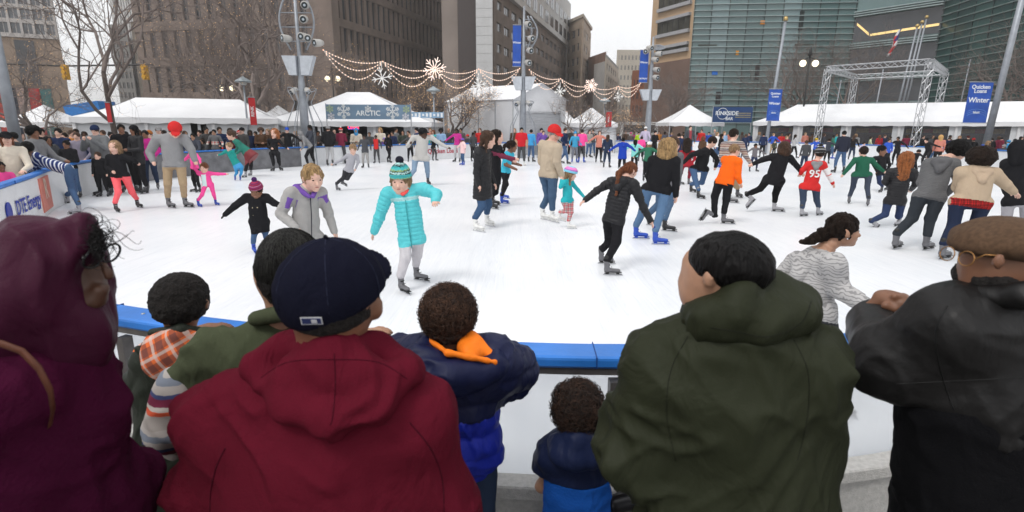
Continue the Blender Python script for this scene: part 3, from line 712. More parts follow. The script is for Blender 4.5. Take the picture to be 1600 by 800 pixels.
def sweep(name, ring, prof, m, closed=True):
    """prof: (outward offset, z) loop"""
    N = len(ring); q = MB(); vs = []
    for i in range(N):
        a, b = ring[(i-1) % N] if closed or i else ring[i], ring[(i+1) % N] if closed or i < N - 1 else ring[i]
        t = nrm(b - a); o = A(t[1], -t[0])
        for (d, z) in prof: vs.append((ring[i][0] + o[0] * d, ring[i][1] + o[1] * d, z))
    k = len(prof); fs = []
    for i in range(N if closed else N - 1):
        for j in range(k): fs.append((i*k+j, i*k+(j+1) % k, ((i+1) % N)*k+(j+1) % k, ((i+1) % N)*k+j))
    q.add(vs, fs); return q.build(name, m, bar)
sweep('top_rail', RING, [(-.068, .822), (-.072, .828), (-.072, .864), (-.066, .872), (.066, .872), (.080, .867), (.083, .858), (.083, .832), (.076, .822)], BLUE)
sweep('metal_lip', RING, [(.040, .790), (.040, .820), (.070, .820), (.070, .790)], STEEL)
sweep('ledge', RING, [(.03, GZ + .01), (.03, .29), (.12, .29), (.125, .282), (.125, .23), (.10, .22), (.10, GZ + .01)], LEDGE)
NS = len(RING)
for i in range(0, NS, 6):
    seg = [RING[(i + j) % NS] for j in range(7)]
    sm = 19 * 6 <= i < 25 * 6
    dark = 22 * 6 <= i < 25 * 6
    sweep('board_panel', seg, [(-.03, .004), (-.03, .797), (.012, .797), (.012, .004)], GBP if dark else (ACR if i < 60 else WB), False)
    for j in ((0,) if i >= 60 else {12: (2,), 30: (2,), 48: (2,), 0: (2,)}.get(i, ())):
        a, b = RING[(i + j) % NS], RING[(i + j + 1) % NS]; t = nrm(b - a); o = A(t[1], -t[0], 0)
        q = MB(); c = A(a[0], a[1], .28) + o * .042; q.obox(c, A(t[0], t[1], 0) * .022, o * .027, A(0, 0, .475)); q.build('post', STEEL, bar)
        if i < 60:
            q = MB(); c = A(a[0], a[1], .872) + A(t[0], t[1], 0) * .1; q.tube([c, c + A(0, 0, .003)], .009, 10); q.build('screw', mat('screw_steel', (.5, .5, .5), .3, metal=.9), bar, True)
JT = mat('joint_dark', (.01, .05, .2), .6)
for i in range(3, NS, 9):
    a, b = RING[i], RING[(i + 1) % NS]; t = nrm(b - a); o = A(t[1], -t[0], 0); q = MB(); c = A(a[0], a[1], .849) + A(t[0], t[1], 0) * .13; q.obox(c, A(t[0], t[1], 0) * .0022, o * .0855, A(0, 0, .0245)); q.build('joint', JT, bar)
# printed advertisements on the inner face of the boards
def on_board(u, v, txt, size, m, off=-.05, bold=True):
    best = None
    for i in range(NS):
        a, b = RING[i], RING[(i + 1) % NS]; c = (a + b) / 2; t = nrm(b - a)
        pr = _R.T @ (A(c[0], c[1], .45) - (0, 0, CAMZ)); uu = 800 + pr[0] / -pr[2] * FPX
        if pr[2] < 0 and c[1] > 5 and (best is None or abs(uu - u) < best[0]): best = (abs(uu - u), c, t)
    _, c, t = best; inn = A(-t[1], t[0]); z = W(u, v, c[1])[2]
    return A(c[0] + inn[0] * .036, c[1] + inn[1] * .036, min(.72, max(.08, z))), -A(t[0], t[1], 0), inn
for (u, v, txt, sz, colr, tilt) in ((38, 318, 'DTE Energy', .26, (.02, .04, .30), 0), (690, 236, 'Quicken Loans', .26, (.45, .03, .06), 0), (612, 240, 'ice & fun', .12, (.2, .2, .25), 0)):
    if txt == 'ice & fun': continue
    c, X, inn = on_board(u, v, txt, sz, None)
    text3('lettering', txt, c + A(inn[0], inn[1], 0) * .012, X, A(0, 0, 1), sz, mat('print_%s' % txt[:3].lower(), colr, .6), bar, True)
c, X, inn = on_board(66, 303, '', 0, None)
q = MB(); I3 = A(inn[0], inn[1], 0); q.obox(A(c[0], c[1], .42), X * .55, I3 * .012, A(0, 0, .33)); q.build('advert', mat('advert_salmon', (.62, .20, .15), .5, .1), bar)
text3('lettering', 'R', A(c[0], c[1], .5) + I3 * .02, X, A(0, 0, 1), .42, mat('advert_cream', (.7, .55, .45), .6), bar, True)
q = MB(); c2, X2, inn2 = on_board(12, 345, '', 0, None); I3 = A(inn2[0], inn2[1], 0); q.tube([A(c2[0], c2[1], .42) + I3 * .0, A(c2[0], c2[1], .42) + I3 * .02], .16, 20); q.build('emblem', mat('print_blue', (.02, .04, .30), .5), bar)

# ---------------------------------------------------------------- tents
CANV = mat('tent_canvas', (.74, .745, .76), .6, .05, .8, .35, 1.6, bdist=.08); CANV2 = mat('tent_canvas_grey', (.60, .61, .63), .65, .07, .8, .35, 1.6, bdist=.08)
DARKIN = mat('tent_interior_shade', (.05, .048, .055), .8, .5, .8); ALU = mat('aluminium', (.42, .43, .45), .4, .1, 8, metal=.6); GALV = mat('pole_grey', (.28, .30, .33), .45, .12, 4, spec=.4, metal=.3)
GLASSW = None
def tent(label, A0, A1, depth, ze, zr, name='tent', hip=1.2, wall=True, openings=(), canopy=False, m=None, panes=None, mwall=None):
    """A0, A1: front ground corners (x, y), going left to right; openings: fractions of the front (f0, f1, z0, z1)"""
    A0, A1 = A(*A0), A(*A1); t = nrm(A1 - A0); L = np.linalg.norm(A1 - A0); b = A(-t[1], t[0]); m = m or CANV
    root = thing(name, (*((A0 + A1) / 2), GZ), label, 'tent', 'white tents round the rink')
    P = lambda x, y, z: A(*(A0 + t * x + b * y), z)
    q = MB(); hp = min(hip, L / 2 - .01); n_ = max(2, int(L / 3)); 
    r0, r1 = hp, L - hp; mid = depth / 2
    def sag(x0, y0, z0, x1, y1, z1, s=.0): return
    # roof surfaces, subdivided so that the cloth sags between the frames
    def surf(c00, c10, c01, c11, nu, nv, sagd):
        vs = []; fs = []
        for j in range(nv + 1):
            for i in range(nu + 1):
                u_, v_ = i / nu, j / nv; p_ = lerp(lerp(c00, c10, u_), lerp(c01, c11, u_), v_); vs.append(p_ - A(0, 0, sagd * math.sin(math.pi * v_) * (1 + .5 * math.cos(2 * math.pi * u_ * n_))))
        for j in range(nv):
            for i in range(nu): a_ = j*(nu+1)+i; fs.append((a_, a_+1, a_+nu+2, a_+nu+1))
        q.add(vs, fs)
    e = .12
    surf(P(-e, -e, ze), P(L+e, -e, ze), P(r0, mid, zr), P(r1, mid, zr), n_ * 4, 6, .07)
    surf(P(L+e, depth+e, ze), P(-e, depth+e, ze), P(r1, mid, zr), P(r0, mid, zr), n_ * 4, 6, .07)
    surf(P(-e, depth+e, ze), P(-e, -e, ze), P(r0, mid, zr), P(r0, mid, zr), 4, 6, .05)
    surf(P(L+e, -e, ze), P(L+e, depth+e, ze), P(r1, mid, zr), P(r1, mid, zr), 4, 6, .05)
    q.build('roof', m, root, True)
    q = MB(); vh = .28
    for (a_, b_) in (((-e, -e), (L+e, -e)), ((L+e, -e), (L+e, depth+e)), ((-e, depth+e), (-e, -e))):
        k = max(3, int(math.hypot(b_[0]-a_[0], b_[1]-a_[1]) * 2)); vs = []; fs = []
        for i in range(k + 1):
            s = i / k; x_, y_ = a_[0] + (b_[0]-a_[0])*s, a_[1] + (b_[1]-a_[1])*s; w_ = .02 * math.sin(i * 2.1)
            vs += [P(x_, y_ - w_ , ze + .01), P(x_, y_ + w_, ze - vh + .03 * math.cos(i * 3.1))]
        for i in range(k): fs.append((2*i, 2*i+2, 2*i+3, 2*i+1))
        q.add(vs, fs)
    q.build('valance', m, root, True)
    for i in range(n_ + 1):
        q = MB(); q.box(P(L * i / n_, 0.05, (ze + GZ) / 2), (.07 if not openings else .16, .07, ze - GZ - .02)); q.build('pole', ALU if not openings else (mat('post_white', (.72, .72, .73), .5, .05)), root)
    if wall:
        xs = [0.]; 
        for (f0, f1, z0, z1) in openings: xs += [f0 * L, f1 * L]
        xs.append(L); q = MB()
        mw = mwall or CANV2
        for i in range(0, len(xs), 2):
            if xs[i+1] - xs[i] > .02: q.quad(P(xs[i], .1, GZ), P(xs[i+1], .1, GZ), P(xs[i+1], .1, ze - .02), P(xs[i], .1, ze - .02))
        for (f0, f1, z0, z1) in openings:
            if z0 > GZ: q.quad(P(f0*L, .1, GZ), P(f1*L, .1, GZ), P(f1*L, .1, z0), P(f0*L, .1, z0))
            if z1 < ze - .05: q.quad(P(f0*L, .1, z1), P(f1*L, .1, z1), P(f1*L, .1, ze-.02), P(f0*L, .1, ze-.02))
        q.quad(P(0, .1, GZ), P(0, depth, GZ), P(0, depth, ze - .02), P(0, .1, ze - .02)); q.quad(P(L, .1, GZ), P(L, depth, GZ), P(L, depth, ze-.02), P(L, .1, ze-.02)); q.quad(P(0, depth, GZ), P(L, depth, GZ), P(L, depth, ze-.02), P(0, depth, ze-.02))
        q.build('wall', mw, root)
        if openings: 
            q = MB(); q.quad(P(.05, depth*.55, GZ), P(L-.05, depth*.55, GZ), P(L-.05, depth*.55, ze), P(.05, depth*.55, ze)); q.build('interior_shade', DARKIN, root)  # dark sheet whose colour stands for the shade inside the tent
    root['_f'] = 0; del root['_f']
    return root, P, L
gx = lambda u, Y: tuple(W(u, 205, Y)[:2])
tent('long white tent with a low hipped roof behind the crowd and the bare tree', gx(117, 27.5), gx(432, 30.5), 6, 2.15, 3.25, hip=2.0, openings=((.55, .585, 1.2, 1.95), (.60, .63, 1.2, 1.95)))
tent('small white peaked canopy beyond the lamp post by the shopfronts', gx(0, 34), gx(78, 34), 3.4, 1.9, 3.0, hip=1.7, wall=False)
rt, P_, L_ = tent('white peaked tent carrying the blue banner with snowflakes', gx(412, 33), gx(672, 33), 6, 2.05, 3.9, hip=4.2, openings=((.24, .62, .9, 1.85), (.70, .84, .9, 1.85)))
tent('narrow white canopy between the grey pole and the lamp post', gx(395, 36), gx(450, 36), 3, 2.1, 3.1, hip=1.1, wall=False)
tent('white peaked canopy behind the thin tree trunk', gx(893, 40), gx(962, 40), 3, 2.1, 3.2, hip=1.5, m=CANV)
tent('second white canopy next to the storage marquee', gx(868, 44), gx(900, 44), 3, 2.2, 3.3, hip=1.2)
tent('white pop-up canopy with a sharp peak beside the bar sign', gx(1046, 46), gx(1128, 46), 4, 2.25, 3.75, hip=2.2, wall=False)
ops = [(i / 6 + .015, (i + 1) / 6 - .02, .55, 2.12) for i in range(6)]
rbar, PB, LB = tent('long white bar tent with wide dark windows across the rink', gx(1178, 45), gx(1700, 34.5), 7, 2.32, 3.75, hip=2.5, openings=ops)
# windows and menu boards inside the bar
gm, n, l, p = _new('tent_window'); p.inputs['Base Color'].default_value = (.10, .10, .11, 1); p.inputs['Roughness'].default_value = .12; p.inputs['Alpha'].default_value = .45; MATS['tent_window'] = gm
for i, (f0, f1, z0, z1) in enumerate(ops):
    q = MB(); q.quad(PB(f0*LB, .13, z0), PB(f1*LB, .13, z0), PB(f1*LB, .13, z1), PB(f0*LB, .13, z1)); q.build('window', gm, rbar)
    for j, (cc_, w_) in enumerate((((.5, .33, .08), .8), ((.42, .06, .05), .9), ((.5, .36, .1), .7))):
        q = MB(); x0 = (f0 + (f1 - f0) * (.08 + .32 * j)) * LB; q.obox(PB(x0 + .45, 3.2, 1.72), (PB(1, 0, 0) - PB(0, 0, 0)) * .42, (PB(0, 1, 0) - PB(0, 0, 0)) * .03, A(0, 0, .16)); q.build('menu_board', mat('menu_%d' % j, cc_, .7, .3, 9), rbar)
# wreaths hung on the bar tent
for f_ in (.56, .93):
    c = PB(f_ * LB, -.02, 1.75); w_ = thing('wreath', c, 'round evergreen wreath on the bar tent ' + ('near the truss' if f_ < .7 else 'near its far post'), 'wreath')
    q = MB(); X_ = nrm(PB(1,0,0) - PB(0,0,0))
    for i in range(150): a = RS.rand() * 6.28; cc0 = c + X_ * math.cos(a) * .2 + A(0, 0, math.sin(a) * .2); d = nrm(RS.randn(3)) * .09; q.tube([cc0 - d * .3, cc0 + d], [.012, .004], 4)
    q.build('ring', mat('wreath_green', (.02, .05, .02), .8), w_)
# big storage marquee with the roller door
c0 = A(*gx(802, 36)); tL = nrm(A(*gx(700, 40.5)) - c0); tR = nrm(A(*gx(883, 37.6)) - c0); LL = np.linalg.norm(A(*gx(700, 40.5)) - c0); LR = np.linalg.norm(A(*gx(883, 37.6)) - c0)
rm = thing('marquee', (c0[0], c0[1], GZ), 'large white storage marquee with a grey roller door in its gable', 'tent')
Q = lambda a, b, z: A(*(c0 + tL * a + tR * b), z)
q = MB(); ze, zr = 3.55, 4.55
q.quad(Q(0,0,GZ), Q(LL,0,GZ), Q(LL,0,ze), Q(0,0,ze)); q.quad(Q(0,LR,GZ), Q(LL,LR,GZ), Q(LL,LR,ze), Q(0,LR,ze))
for a_ in (0, LL): q.add([Q(a_,0,GZ), Q(a_,LR,GZ), Q(a_,LR,ze), Q(a_,LR/2,zr), Q(a_,0,ze)], [(0,1,2,3,4)])
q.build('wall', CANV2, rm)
q = MB(); nn = 12
for i in range(nn):
    for (b0, b1, za, zb) in ((-.1, LR/2, ze-.03, zr+.02), (LR+.1, LR/2, ze-.03, zr+.02)):
        a0_, a1_ = -.15 + (LL+.3)*i/nn, -.15 + (LL+.3)*(i+1)/nn; q.quad(Q(a0_,b0,za), Q(a1_,b0,za), Q(a1_,b1,zb), Q(a0_,b1,zb))
q.build('roof', CANV, rm, True)
q = MB(); 
for i in range(5): q.tube([Q(LL*i/4, -.03, GZ), Q(LL*i/4, -.03, ze)], .04, 6)
q.build('frame', ALU, rm)
dr = MB(); a0_, a1_ = .14*LR, .86*LR
for k in range(14): z_ = GZ + .02 + k*.205; dr.obox(Q(-.03, (a0_+a1_)/2, z_+.1), A(*tR, 0)*(a1_-a0_)/2, A(*tL, 0)*.02, A(0,0,.095))
o = dr.build('roller_door', mat('roller_grey', (.36, .37, .39), .5, .05, 3, metal=.2), rm)
q = MB()
for a_ in (a0_-.05, a1_+.05): q.obox(Q(-.05, a_, 1.3), A(*tR,0)*.05, A(*tL,0)*.05, A(0,0,1.56))
q.obox(Q(-.05, (a0_+a1_)/2, 2.75), A(*tR,0)*(a1_-a0_)/2, A(*tL,0)*.05, A(0,0,.05)); q.build('door_frame', ALU, rm)

# banners and signs
def hexflake(q, c, X, Z, r, w, arms=6, n_=None, mi=0, y=.0):
    N_ = nrm(np.cross(X, Z))
    for k in range(arms):
        a = k * 2 * math.pi / arms + math.pi / 2; d = X * math.cos(a) + Z * math.sin(a); s = X * -math.sin(a) + Z * math.cos(a)
        q.obox(c + d * r * .5, d * r * .5, s * w, N_ * .004, mi)
        for f_, l_ in ((.5, .34), (.75, .26)):
            for sg in (1, -1):
                dd = nrm(d * .6 + s * sg * .8); q.obox(c + d * r * f_ + dd * r * l_ * .5, dd * r * l_ * .5, nrm(np.cross(dd, N_)) * w * .8, N_ * .004, mi)
def sign(name, label, u0, v0, u1, v1, Y, mt, th=.05, Y1=None, frame_m=None, cat='sign', legs=True):
    a, b = W(u0, v1, Y), W(u1, v1, Y1 or Y); z0 = a[2]; z1 = W(u0, v0, Y)[2]; t = nrm(A(b[0]-a[0], b[1]-a[1], 0)); N_ = A(t[1], -t[0], 0); L = math.hypot(b[0]-a[0], b[1]-a[1])
    root = thing(name, (a[0], a[1], z0), label, cat); q = MB(); c = (a + A(b[0], b[1], z0)) / 2; c[2] = (z0 + z1) / 2; q.obox(c, t * L / 2, N_ * th / 2, A(0, 0, (z1 - z0) / 2)); q.build('panel', mt, root)
    if legs:
        for s in (-1, 1):
            q = MB(); q.tube([A(*(c + t * s * L / 2)[:2], GZ) - N_ * .06, A(*(c + t * s * L / 2)[:2], z1 + .06) - N_ * .06], .035, 8); q.build('post', ALU, root)
    return root, c + N_ * (th / 2 + .004), t, L, z1 - z0
WHP = mat('print_white', (.75, .77, .78), .6, .05); 
rs_, c, t, L, h = sign('banner', 'slate blue banner reading ARCTIC between big white snowflakes', 510, 163, 642, 186, 31.5, mat('banner_slate', (.14, .22, .31), .7, .1, 2), cat='banner')
Z = A(0, 0, 1)
for x_ in (-.32, .32): q = MB(); hexflake(q, c + t * x_ * L * .9 + Z * .02, t, Z, h * .5, .03); q.build('snowflake', WHP, rs_)
for x_, z_, cc_ in ((-.45, .12, (.4, .5, .3)), (.45, .12, (.4, .5, .3)), (-.44, -.2, (.7, .7, .75)), (.44, -.2, (.7, .7, .75))):
    q = MB(); hexflake(q, c + t * x_ * L + Z * z_ * h * 1.6, t, Z, h * .26, .022); q.build('snowflake', mat('print_flake_%d' % int(cc_[0]*10), cc_, .6), rs_)
text3('lettering', 'ARCTIC', c - Z * .10 * h, t, Z, h * .36, WHP, rs_, True, .006); text3('lettering', 'RINK CAFE', c - Z * .38 * h, t, Z, h * .13, WHP, rs_, True, .006) if 0 else None
q = MB(); hexflake(q, c + Z * .2 * h, t, Z, h * .24, .02, 6); q.build('snowflake', WHP, rs_)
rs_, c, t, L, h = sign('banner', 'pale blue strip banner behind the lamp post and tree trunk', 641, 175, 693, 184, 33.5, mat('banner_pale', (.22, .36, .52), .7, .15, 6), cat='banner')
text3('lettering', 'THE RINK', c, t, Z, h * .7, WHP, rs_, True, .006) if 0 else None
q = MB()
for i in range(9): q.obox(c + t * (i / 9 - .44) * L, t * .06, A(0, .004, 0), Z * h * (.18 + .1 * (i % 3))); 
q.build('print', WHP, rs_)
rs_, c, t, L, h = sign('neon_sign', 'small red neon OPEN sign with a blue edge in the tent hatch', 544, 196, 561, 202.5, 33.3, emit('neon_blue', (.05, .08, .6), .6), cat='neon sign', legs=False)
text3('lettering', 'OPEN', c, t, Z, h * .8, emit('neon_red', (1, .04, .03), 2.2), rs_, True, .01)
rs_, c, t, L, h = sign('sign', 'navy sign reading RINKSIDE BAR on the end of the bar tent', 1113, 167, 1174, 191, 45, mat('sign_navy', (.015, .05, .15), .6, .1), cat='sign')
text3('lettering', 'RINKSIDE', c + Z * .08 * h - t * .15 * L, t, Z, h * .27, WHP, rs_, True, .006); text3('lettering', 'BAR', c - Z * .27 * h - t * .08 * L, t, Z, h * .2, WHP, rs_, True, .006)
q = MB(); cc0 = c - t * .26 * L + Z * .06 * h; q.tube([cc0 + t * math.cos(a) * h * .36 + Z * math.sin(a) * h * .36 for a in np.linspace(0, 6.28, 25)], .02, 5); q.build('ring', WHP, rs_)
q = MB()
for r_ in range(3):
    for i in range(7): xx = c + t * (.10 + .055 * i) * L + Z * (.1 - .13 * r_) * h; q.obox(xx, t * .1, A(0, .004, 0), Z * .03)
q.build('print', mat('print_ochre', (.35, .30, .16), .6), rs_)
# ---------------------------------------------------------------- buildings
def glassm(name, col, rough=.12, var=.5, scale=.15):
    m = mat(name, col, rough, var, scale, spec=.6); return m
def box_building(label, corners, H, wm, z0=GZ, name='building', extra_top=None):
    """corners: ground plan (x, y)"""
    cx = np.mean([c[0] for c in corners]); cy = np.mean([c[1] for c in corners])
    root = thing(name, (cx, cy, z0), label, 'building'); q = MB(); q.prism([tuple(c) for c in corners], z0, H); q.build('wall', wm, root); return root
def face_windows(root, a, b, z0, z1, nc, nr, wf, hf, gm, pm=None, pier=.3, band=.25, zband=True, sill=None, cap_=100, pm2=None):
    """piers and floor bands stand proud of the wall, each window pane is its own part"""
    a, b = A(*a[:2]), A(*b[:2]); t = nrm(b - a); N_ = A(t[1], -t[0]); L = np.linalg.norm(b - a); cw = L / nc; ch = (z1 - z0) / nr
    T3, N3 = A(*t, 0), A(*N_, 0); P = lambda x, z, o: A(*(a + t * x + N_ * o), z)
    if pm is not None:
        q = MB()
        for i in range(nc + 1): q.obox(P(min(max(i * cw, cw*(1-wf)/2), L - cw*(1-wf)/2), (z0+z1)/2, pier/2), T3 * cw * (1-wf) / 2, N3 * pier / 2, A(0, 0, (z1-z0)/2))
        q.build('pier', pm, root)
    if band:
        q = MB()
        for j in range(nr + 1): q.obox(P(L/2, z0 + j * ch, band/2 - .015), T3 * (L/2 - .01), N3 * band / 2, A(0, 0, ch * (1-hf) / 2))
        if pm is None:
            for x_ in (.06, L - .06): q.obox(P(x_, (z0+z1)/2, band/2 - .02), T3 * .05, N3 * band / 2 * .9, A(0, 0, (z1-z0)/2))
        q.build('floor_band', pm2 or pm or gm, root)
    w = MB(); me = None; k = 0; rest = MB()
    cells = [(i, j) for j in range(nr) for i in range(nc)]
    for (i, j) in cells:
        c = P((i + .5) * cw, z0 + (j + .5) * ch, .03)
        if k < cap_:
            q = MB(); q.obox(c, T3 * cw * wf / 2, N3 * .02, A(0, 0, ch * hf / 2)); q.obox(c + N3 * .03, T3 * .04, N3 * .02, A(0, 0, ch * hf / 2), 1)
            if sill is not None: q.obox(c + N3 * .05 - A(0, 0, ch * hf / 2), T3 * cw * wf / 2, N3 * .08, A(0, 0, .07), 1)
            q.build('window', [gm, sill or pm or gm], root)
        else: rest.obox(c, T3 * cw * wf / 2, N3 * .02, A(0, 0, ch * hf / 2))
        k += 1
    if rest.f: tag(rest.build('window_rows', gm, root), kind='stuff')
BRN = mat('stone_dark_brown', (.150, .113, .092), .85, .2, .3, .2, 3); BRN2 = mat('stone_umber', (.185, .143, .120), .85, .2, .4, .2, 3); TANS = mat('stone_tan', (.36, .28, .215), .85, .12, .3, .15, 3); TAN2 = mat('stone_pale', (.46, .40, .33), .85, .12, .3); DKG = glassm('glass_dark', (.045, .048, .055), .15); GRG = glassm('glass_grey', (.13, .14, .155), .2); WHS = mat('stone_white', (.52, .51, .50), .8, .08, .5, .1, 3)
gp = lambda u, Y: W(u, 205, Y)[:2]
# far left tower with a pale window grid above a plain brown podium
a, b = gp(-330, 78), gp(118, 92); r = box_building('tan brown tower block with a pale window grid above a blank podium', [a, b, b * 1.2, a * 1.2], 60, mat('stone_taupe', (.30, .225, .17), .85, .12, .25, .2, 3))
face_windows(r, a, b, 15.2, 30, 22, 7, .78, .72, GRG, mat('grid_pale', (.46, .43, .41), .8), .35, .3, cap_=100)
q = MB(); t = nrm(b - a)
for f_ in (.86,): c = lerp(a, b, f_); q.obox(A(*(c + A(t[1], -t[0]) * .05), 8), A(*t, 0) * 1.2, A(t[1], -t[0], 0) * .1, A(0, 0, 6.5))
q.build('louvre_strip', DKG, r)
# coloured shopfront at its foot
a, b = gp(-60, 62), gp(92, 66); r = box_building('low shopfront with red and teal panels beneath the tower', [a, b, b * 1.2, a * 1.2], 6.2, BRN)
cols = [(.03, .16, .15), (.35, .03, .03), (.05, .18, .16), (.38, .04, .03), (.02, .03, .05), (.30, .22, .2), (.32, .03, .03), (.04, .12, .12)]
t = nrm(b - a); L = np.linalg.norm(b - a)
for i in range(8):
    c = a + t * L * (i + .5) / 8 + A(t[1], -t[0]) * .08; q = MB(); q.obox(A(*c, 3.2), A(*t, 0) * L / 17, A(t[1], -t[0], 0) * .06, A(0, 0, 2.6)); q.build('shop_panel', mat('shop_panel_%d' % i, cols[i], .5, .4, 1.), r)
# pale ribbed tower and tan neighbours
a, b = gp(205, 175), gp(248, 165); r = box_building('distant white tower with fine vertical ribs', [a, b, b * 1.2, a * 1.2], 70, WHS); face_windows(r, a, b, 14, 60, 11, 1, .4, .98, GRG, WHS, .6, .0)
a, b = gp(196, 150), gp(222, 150); r = box_building('narrow grey block behind the traffic lights', [a, b, b * 1.2, a * 1.2], 27, mat('stone_smoke', (.26, .25, .24), .8)); face_windows(r, a, b, 3, 26, 4, 9, .6, .6, DKG, mat('stone_smoke', (.26, .25, .24)), .2, .2)
a, b = gp(228, 118), gp(262, 112); r = box_building('rough pale limestone block beside the tan tower', [a, b, b * 1.2, a * 1.2], 22, TAN2)
a, b = gp(262, 100), gp(310, 98); r = box_building('tan stone tower with one column of stacked windows', [a, b, b * 1.2, a * 1.2], 21.3, TANS)
ta = nrm(b - a); La = np.linalg.norm(b - a); face_windows(r, a + ta * La * .50, a + ta * La * .76, 2, 20, 1, 7, .9, .86, DKG, None, .2, .22, pm2=mat('stone_tan_dark', (.12, .10, .085), .8)); 
q = MB(); q.obox(A(*(lerp(a, b, .5)), 21.45), A(*ta, 0) * (La / 2 + .3), A(ta[1], -ta[0], 0) * .5, A(0, 0, .35)); q.build('cornice', TANS, r)
# dark brown office block, two faces
c_l, c_m, c_r = gp(236, 84), gp(521, 76), gp(694, 112)
r = box_building('large dark brown stone office block with deep narrow window bays', [c_l, c_m, c_r, c_r * 1.15, c_l * 1.5], 60, BRN)
face_windows(r, c_l, c_m, 1.0, 29.8, 15, 6, .46, .74, DKG, BRN2, .35, .5, cap_=60)
face_windows(r, c_m, c_r, 1.0, 29.8, 24, 6, .58, .78, DKG, BRN2, .32, .42, cap_=40)
q = MB(); tt = nrm(c_m - c_l); q.obox(A(*(c_m + A(0, -.2)), 15), A(*tt, 0) * 1.5, A(tt[1], -tt[0], 0) * .8, A(0, 0, 15.2)); q.build('corner_pier', BRN2, r)
# stone shaft and white gridded slab
a, b = gp(694, 88), gp(743, 87); r = box_building('plain brown stone stair tower beside the white slab', [a, b, b * 1.2, a * 1.2], 60, mat('stone_rose_brown', (.27, .225, .20), .85, .12, .3, .2, 2)); q = MB(); q.obox(A(*(lerp(a, b, .8) - A(0, .15)), 15), A(1.5, 0, 0), A(0, .12, 0), A(0, 0, 14.9)); q.build('recess_shade', mat('stone_shadow_brown', (.075, .062, .060), .85), r)  # dark strip proud of the wall: the shade of a recess put into colour
a, b = gp(745, 86), gp(770, 86); r = box_building('tall narrow slab of white tiles', [a, b, b * 1.2, a * 1.2], 60, WHS); face_windows(r, a, b, 0, 30, 2, 24, .985, .96, mat('tile_white', (.55, .55, .55), .6, .06, .8), None, .1, 0, cap_=48)
# receding block with a white upper part
a, b = gp(770, 88), gp(881, 150)
r = box_building('long brown office block with a white banded upper storey', [a, b, b * 1.2, a * 1.2], 32.0, BRN2)
face_windows(r, a, b, 3, 21.5, 14, 6, .70, .42, GRG, BRN2, .25, .28, cap_=84)
q = MB(); t = nrm(b - a); L = np.linalg.norm(b - a); q.obox(A(*(lerp(a, b, .5) + A(t[1], -t[0]) * .5), 27.2), A(*t, 0) * L / 2, A(t[1], -t[0], 0) * .45, A(0, 0, 5.2)); q.build('white_storey', WHS, r)
a2, b2 = a + A(t[1], -t[0]) * .96, b + A(t[1], -t[0]) * .96; face_windows(r, a2, b2, 22.4, 29.6, 12, 2, .62, .62, DKG, None, .1, 0)
q = MB(); q.obox(A(*(b + A(t[1], -t[0]) * .6), 14), A(*t, 0) * .9, A(t[1], -t[0], 0) * .6, A(0, 0, 14)); q.build('edge_pier', WHS, r)
# the row of older blocks down the avenue
a, b, c = gp(881, 150), gp(905, 140), gp(917, 158); r = box_building('buff brick office block with a corner cornice', [a, b, c, c * 1.1, a * 1.2], 27.6, TANS); face_windows(r, a, b, 3, 26, 3, 7, .55, .55, DKG, TANS, .15, .2, sill=TAN2); face_windows(r, b, c, 3, 26, 3, 7, .5, .55, GRG, TANS, .15, .2, sill=TAN2)
q = MB(); q.prism([tuple(a + A(-.4, -.4)), tuple(b + A(0, -.6)), tuple(c + A(.5, 0)), tuple(c + A(-2, 6)), tuple(a + A(-2, 6))], 27.6, 28.3); q.build('cornice', TAN2, r)
a, b = gp(915, 150), gp(942, 138); r = box_building('red brown brick block with a white arched frontage', [a, b, b * 1.2, a * 1.2], 19.6, mat('brick_red_brown', (.23, .135, .10), .85, .2, .5)); ta = nrm(b - a); La = np.linalg.norm(b - a)
m0, m1 = a + ta * La * .4, b; q = MB(); q.obox(A(*(lerp(m0, m1, .5) + A(0, -.2)), 8.5), A(*ta, 0) * La * .3, A(ta[1], -ta[0], 0) * .2, A(0, 0, 8.9)); q.build('frontage', WHS, r); face_windows(r, m0 + A(0, -.45), m1 + A(0, -.45), 2, 16.6, 4, 5, .6, .82, DKG, None, .1, 0)
a, b = gp(941, 136), gp(961, 165); r = box_building('grey stone block next to the brick one', [a, b, b * 1.2, a * 1.2], 18.9, mat('stone_grey', (.26, .25, .24), .85, .15, .4)); face_windows(r, a, b, 2, 17.5, 6, 6, .5, .55, GRG, TAN2, .15, .2)
a, b = gp(958, 190), gp(1012, 190); r = box_building('cream high-rise at the end of the avenue', [a, b, b * 1.2, a * 1.2], 26.5, mat('stone_cream', (.50, .45, .38), .85, .06, .3)); face_windows(r, a, b, 4, 26, 10, 7, .4, .45, GRG, mat('stone_cream', (.5, .45, .38)), .1, .12)
a, b = gp(983, 140), gp(1003, 138); r = box_building('orange brick building glimpsed past the grey pole', [a, b, b * 1.2, a * 1.2], 15.5, mat('brick_orange', (.27, .10, .05), .85, .2, .5)); face_windows(r, a, b, 2, 14, 3, 4, .5, .5, DKG, mat('brick_orange', (.27, .1, .05)), .1, .15)
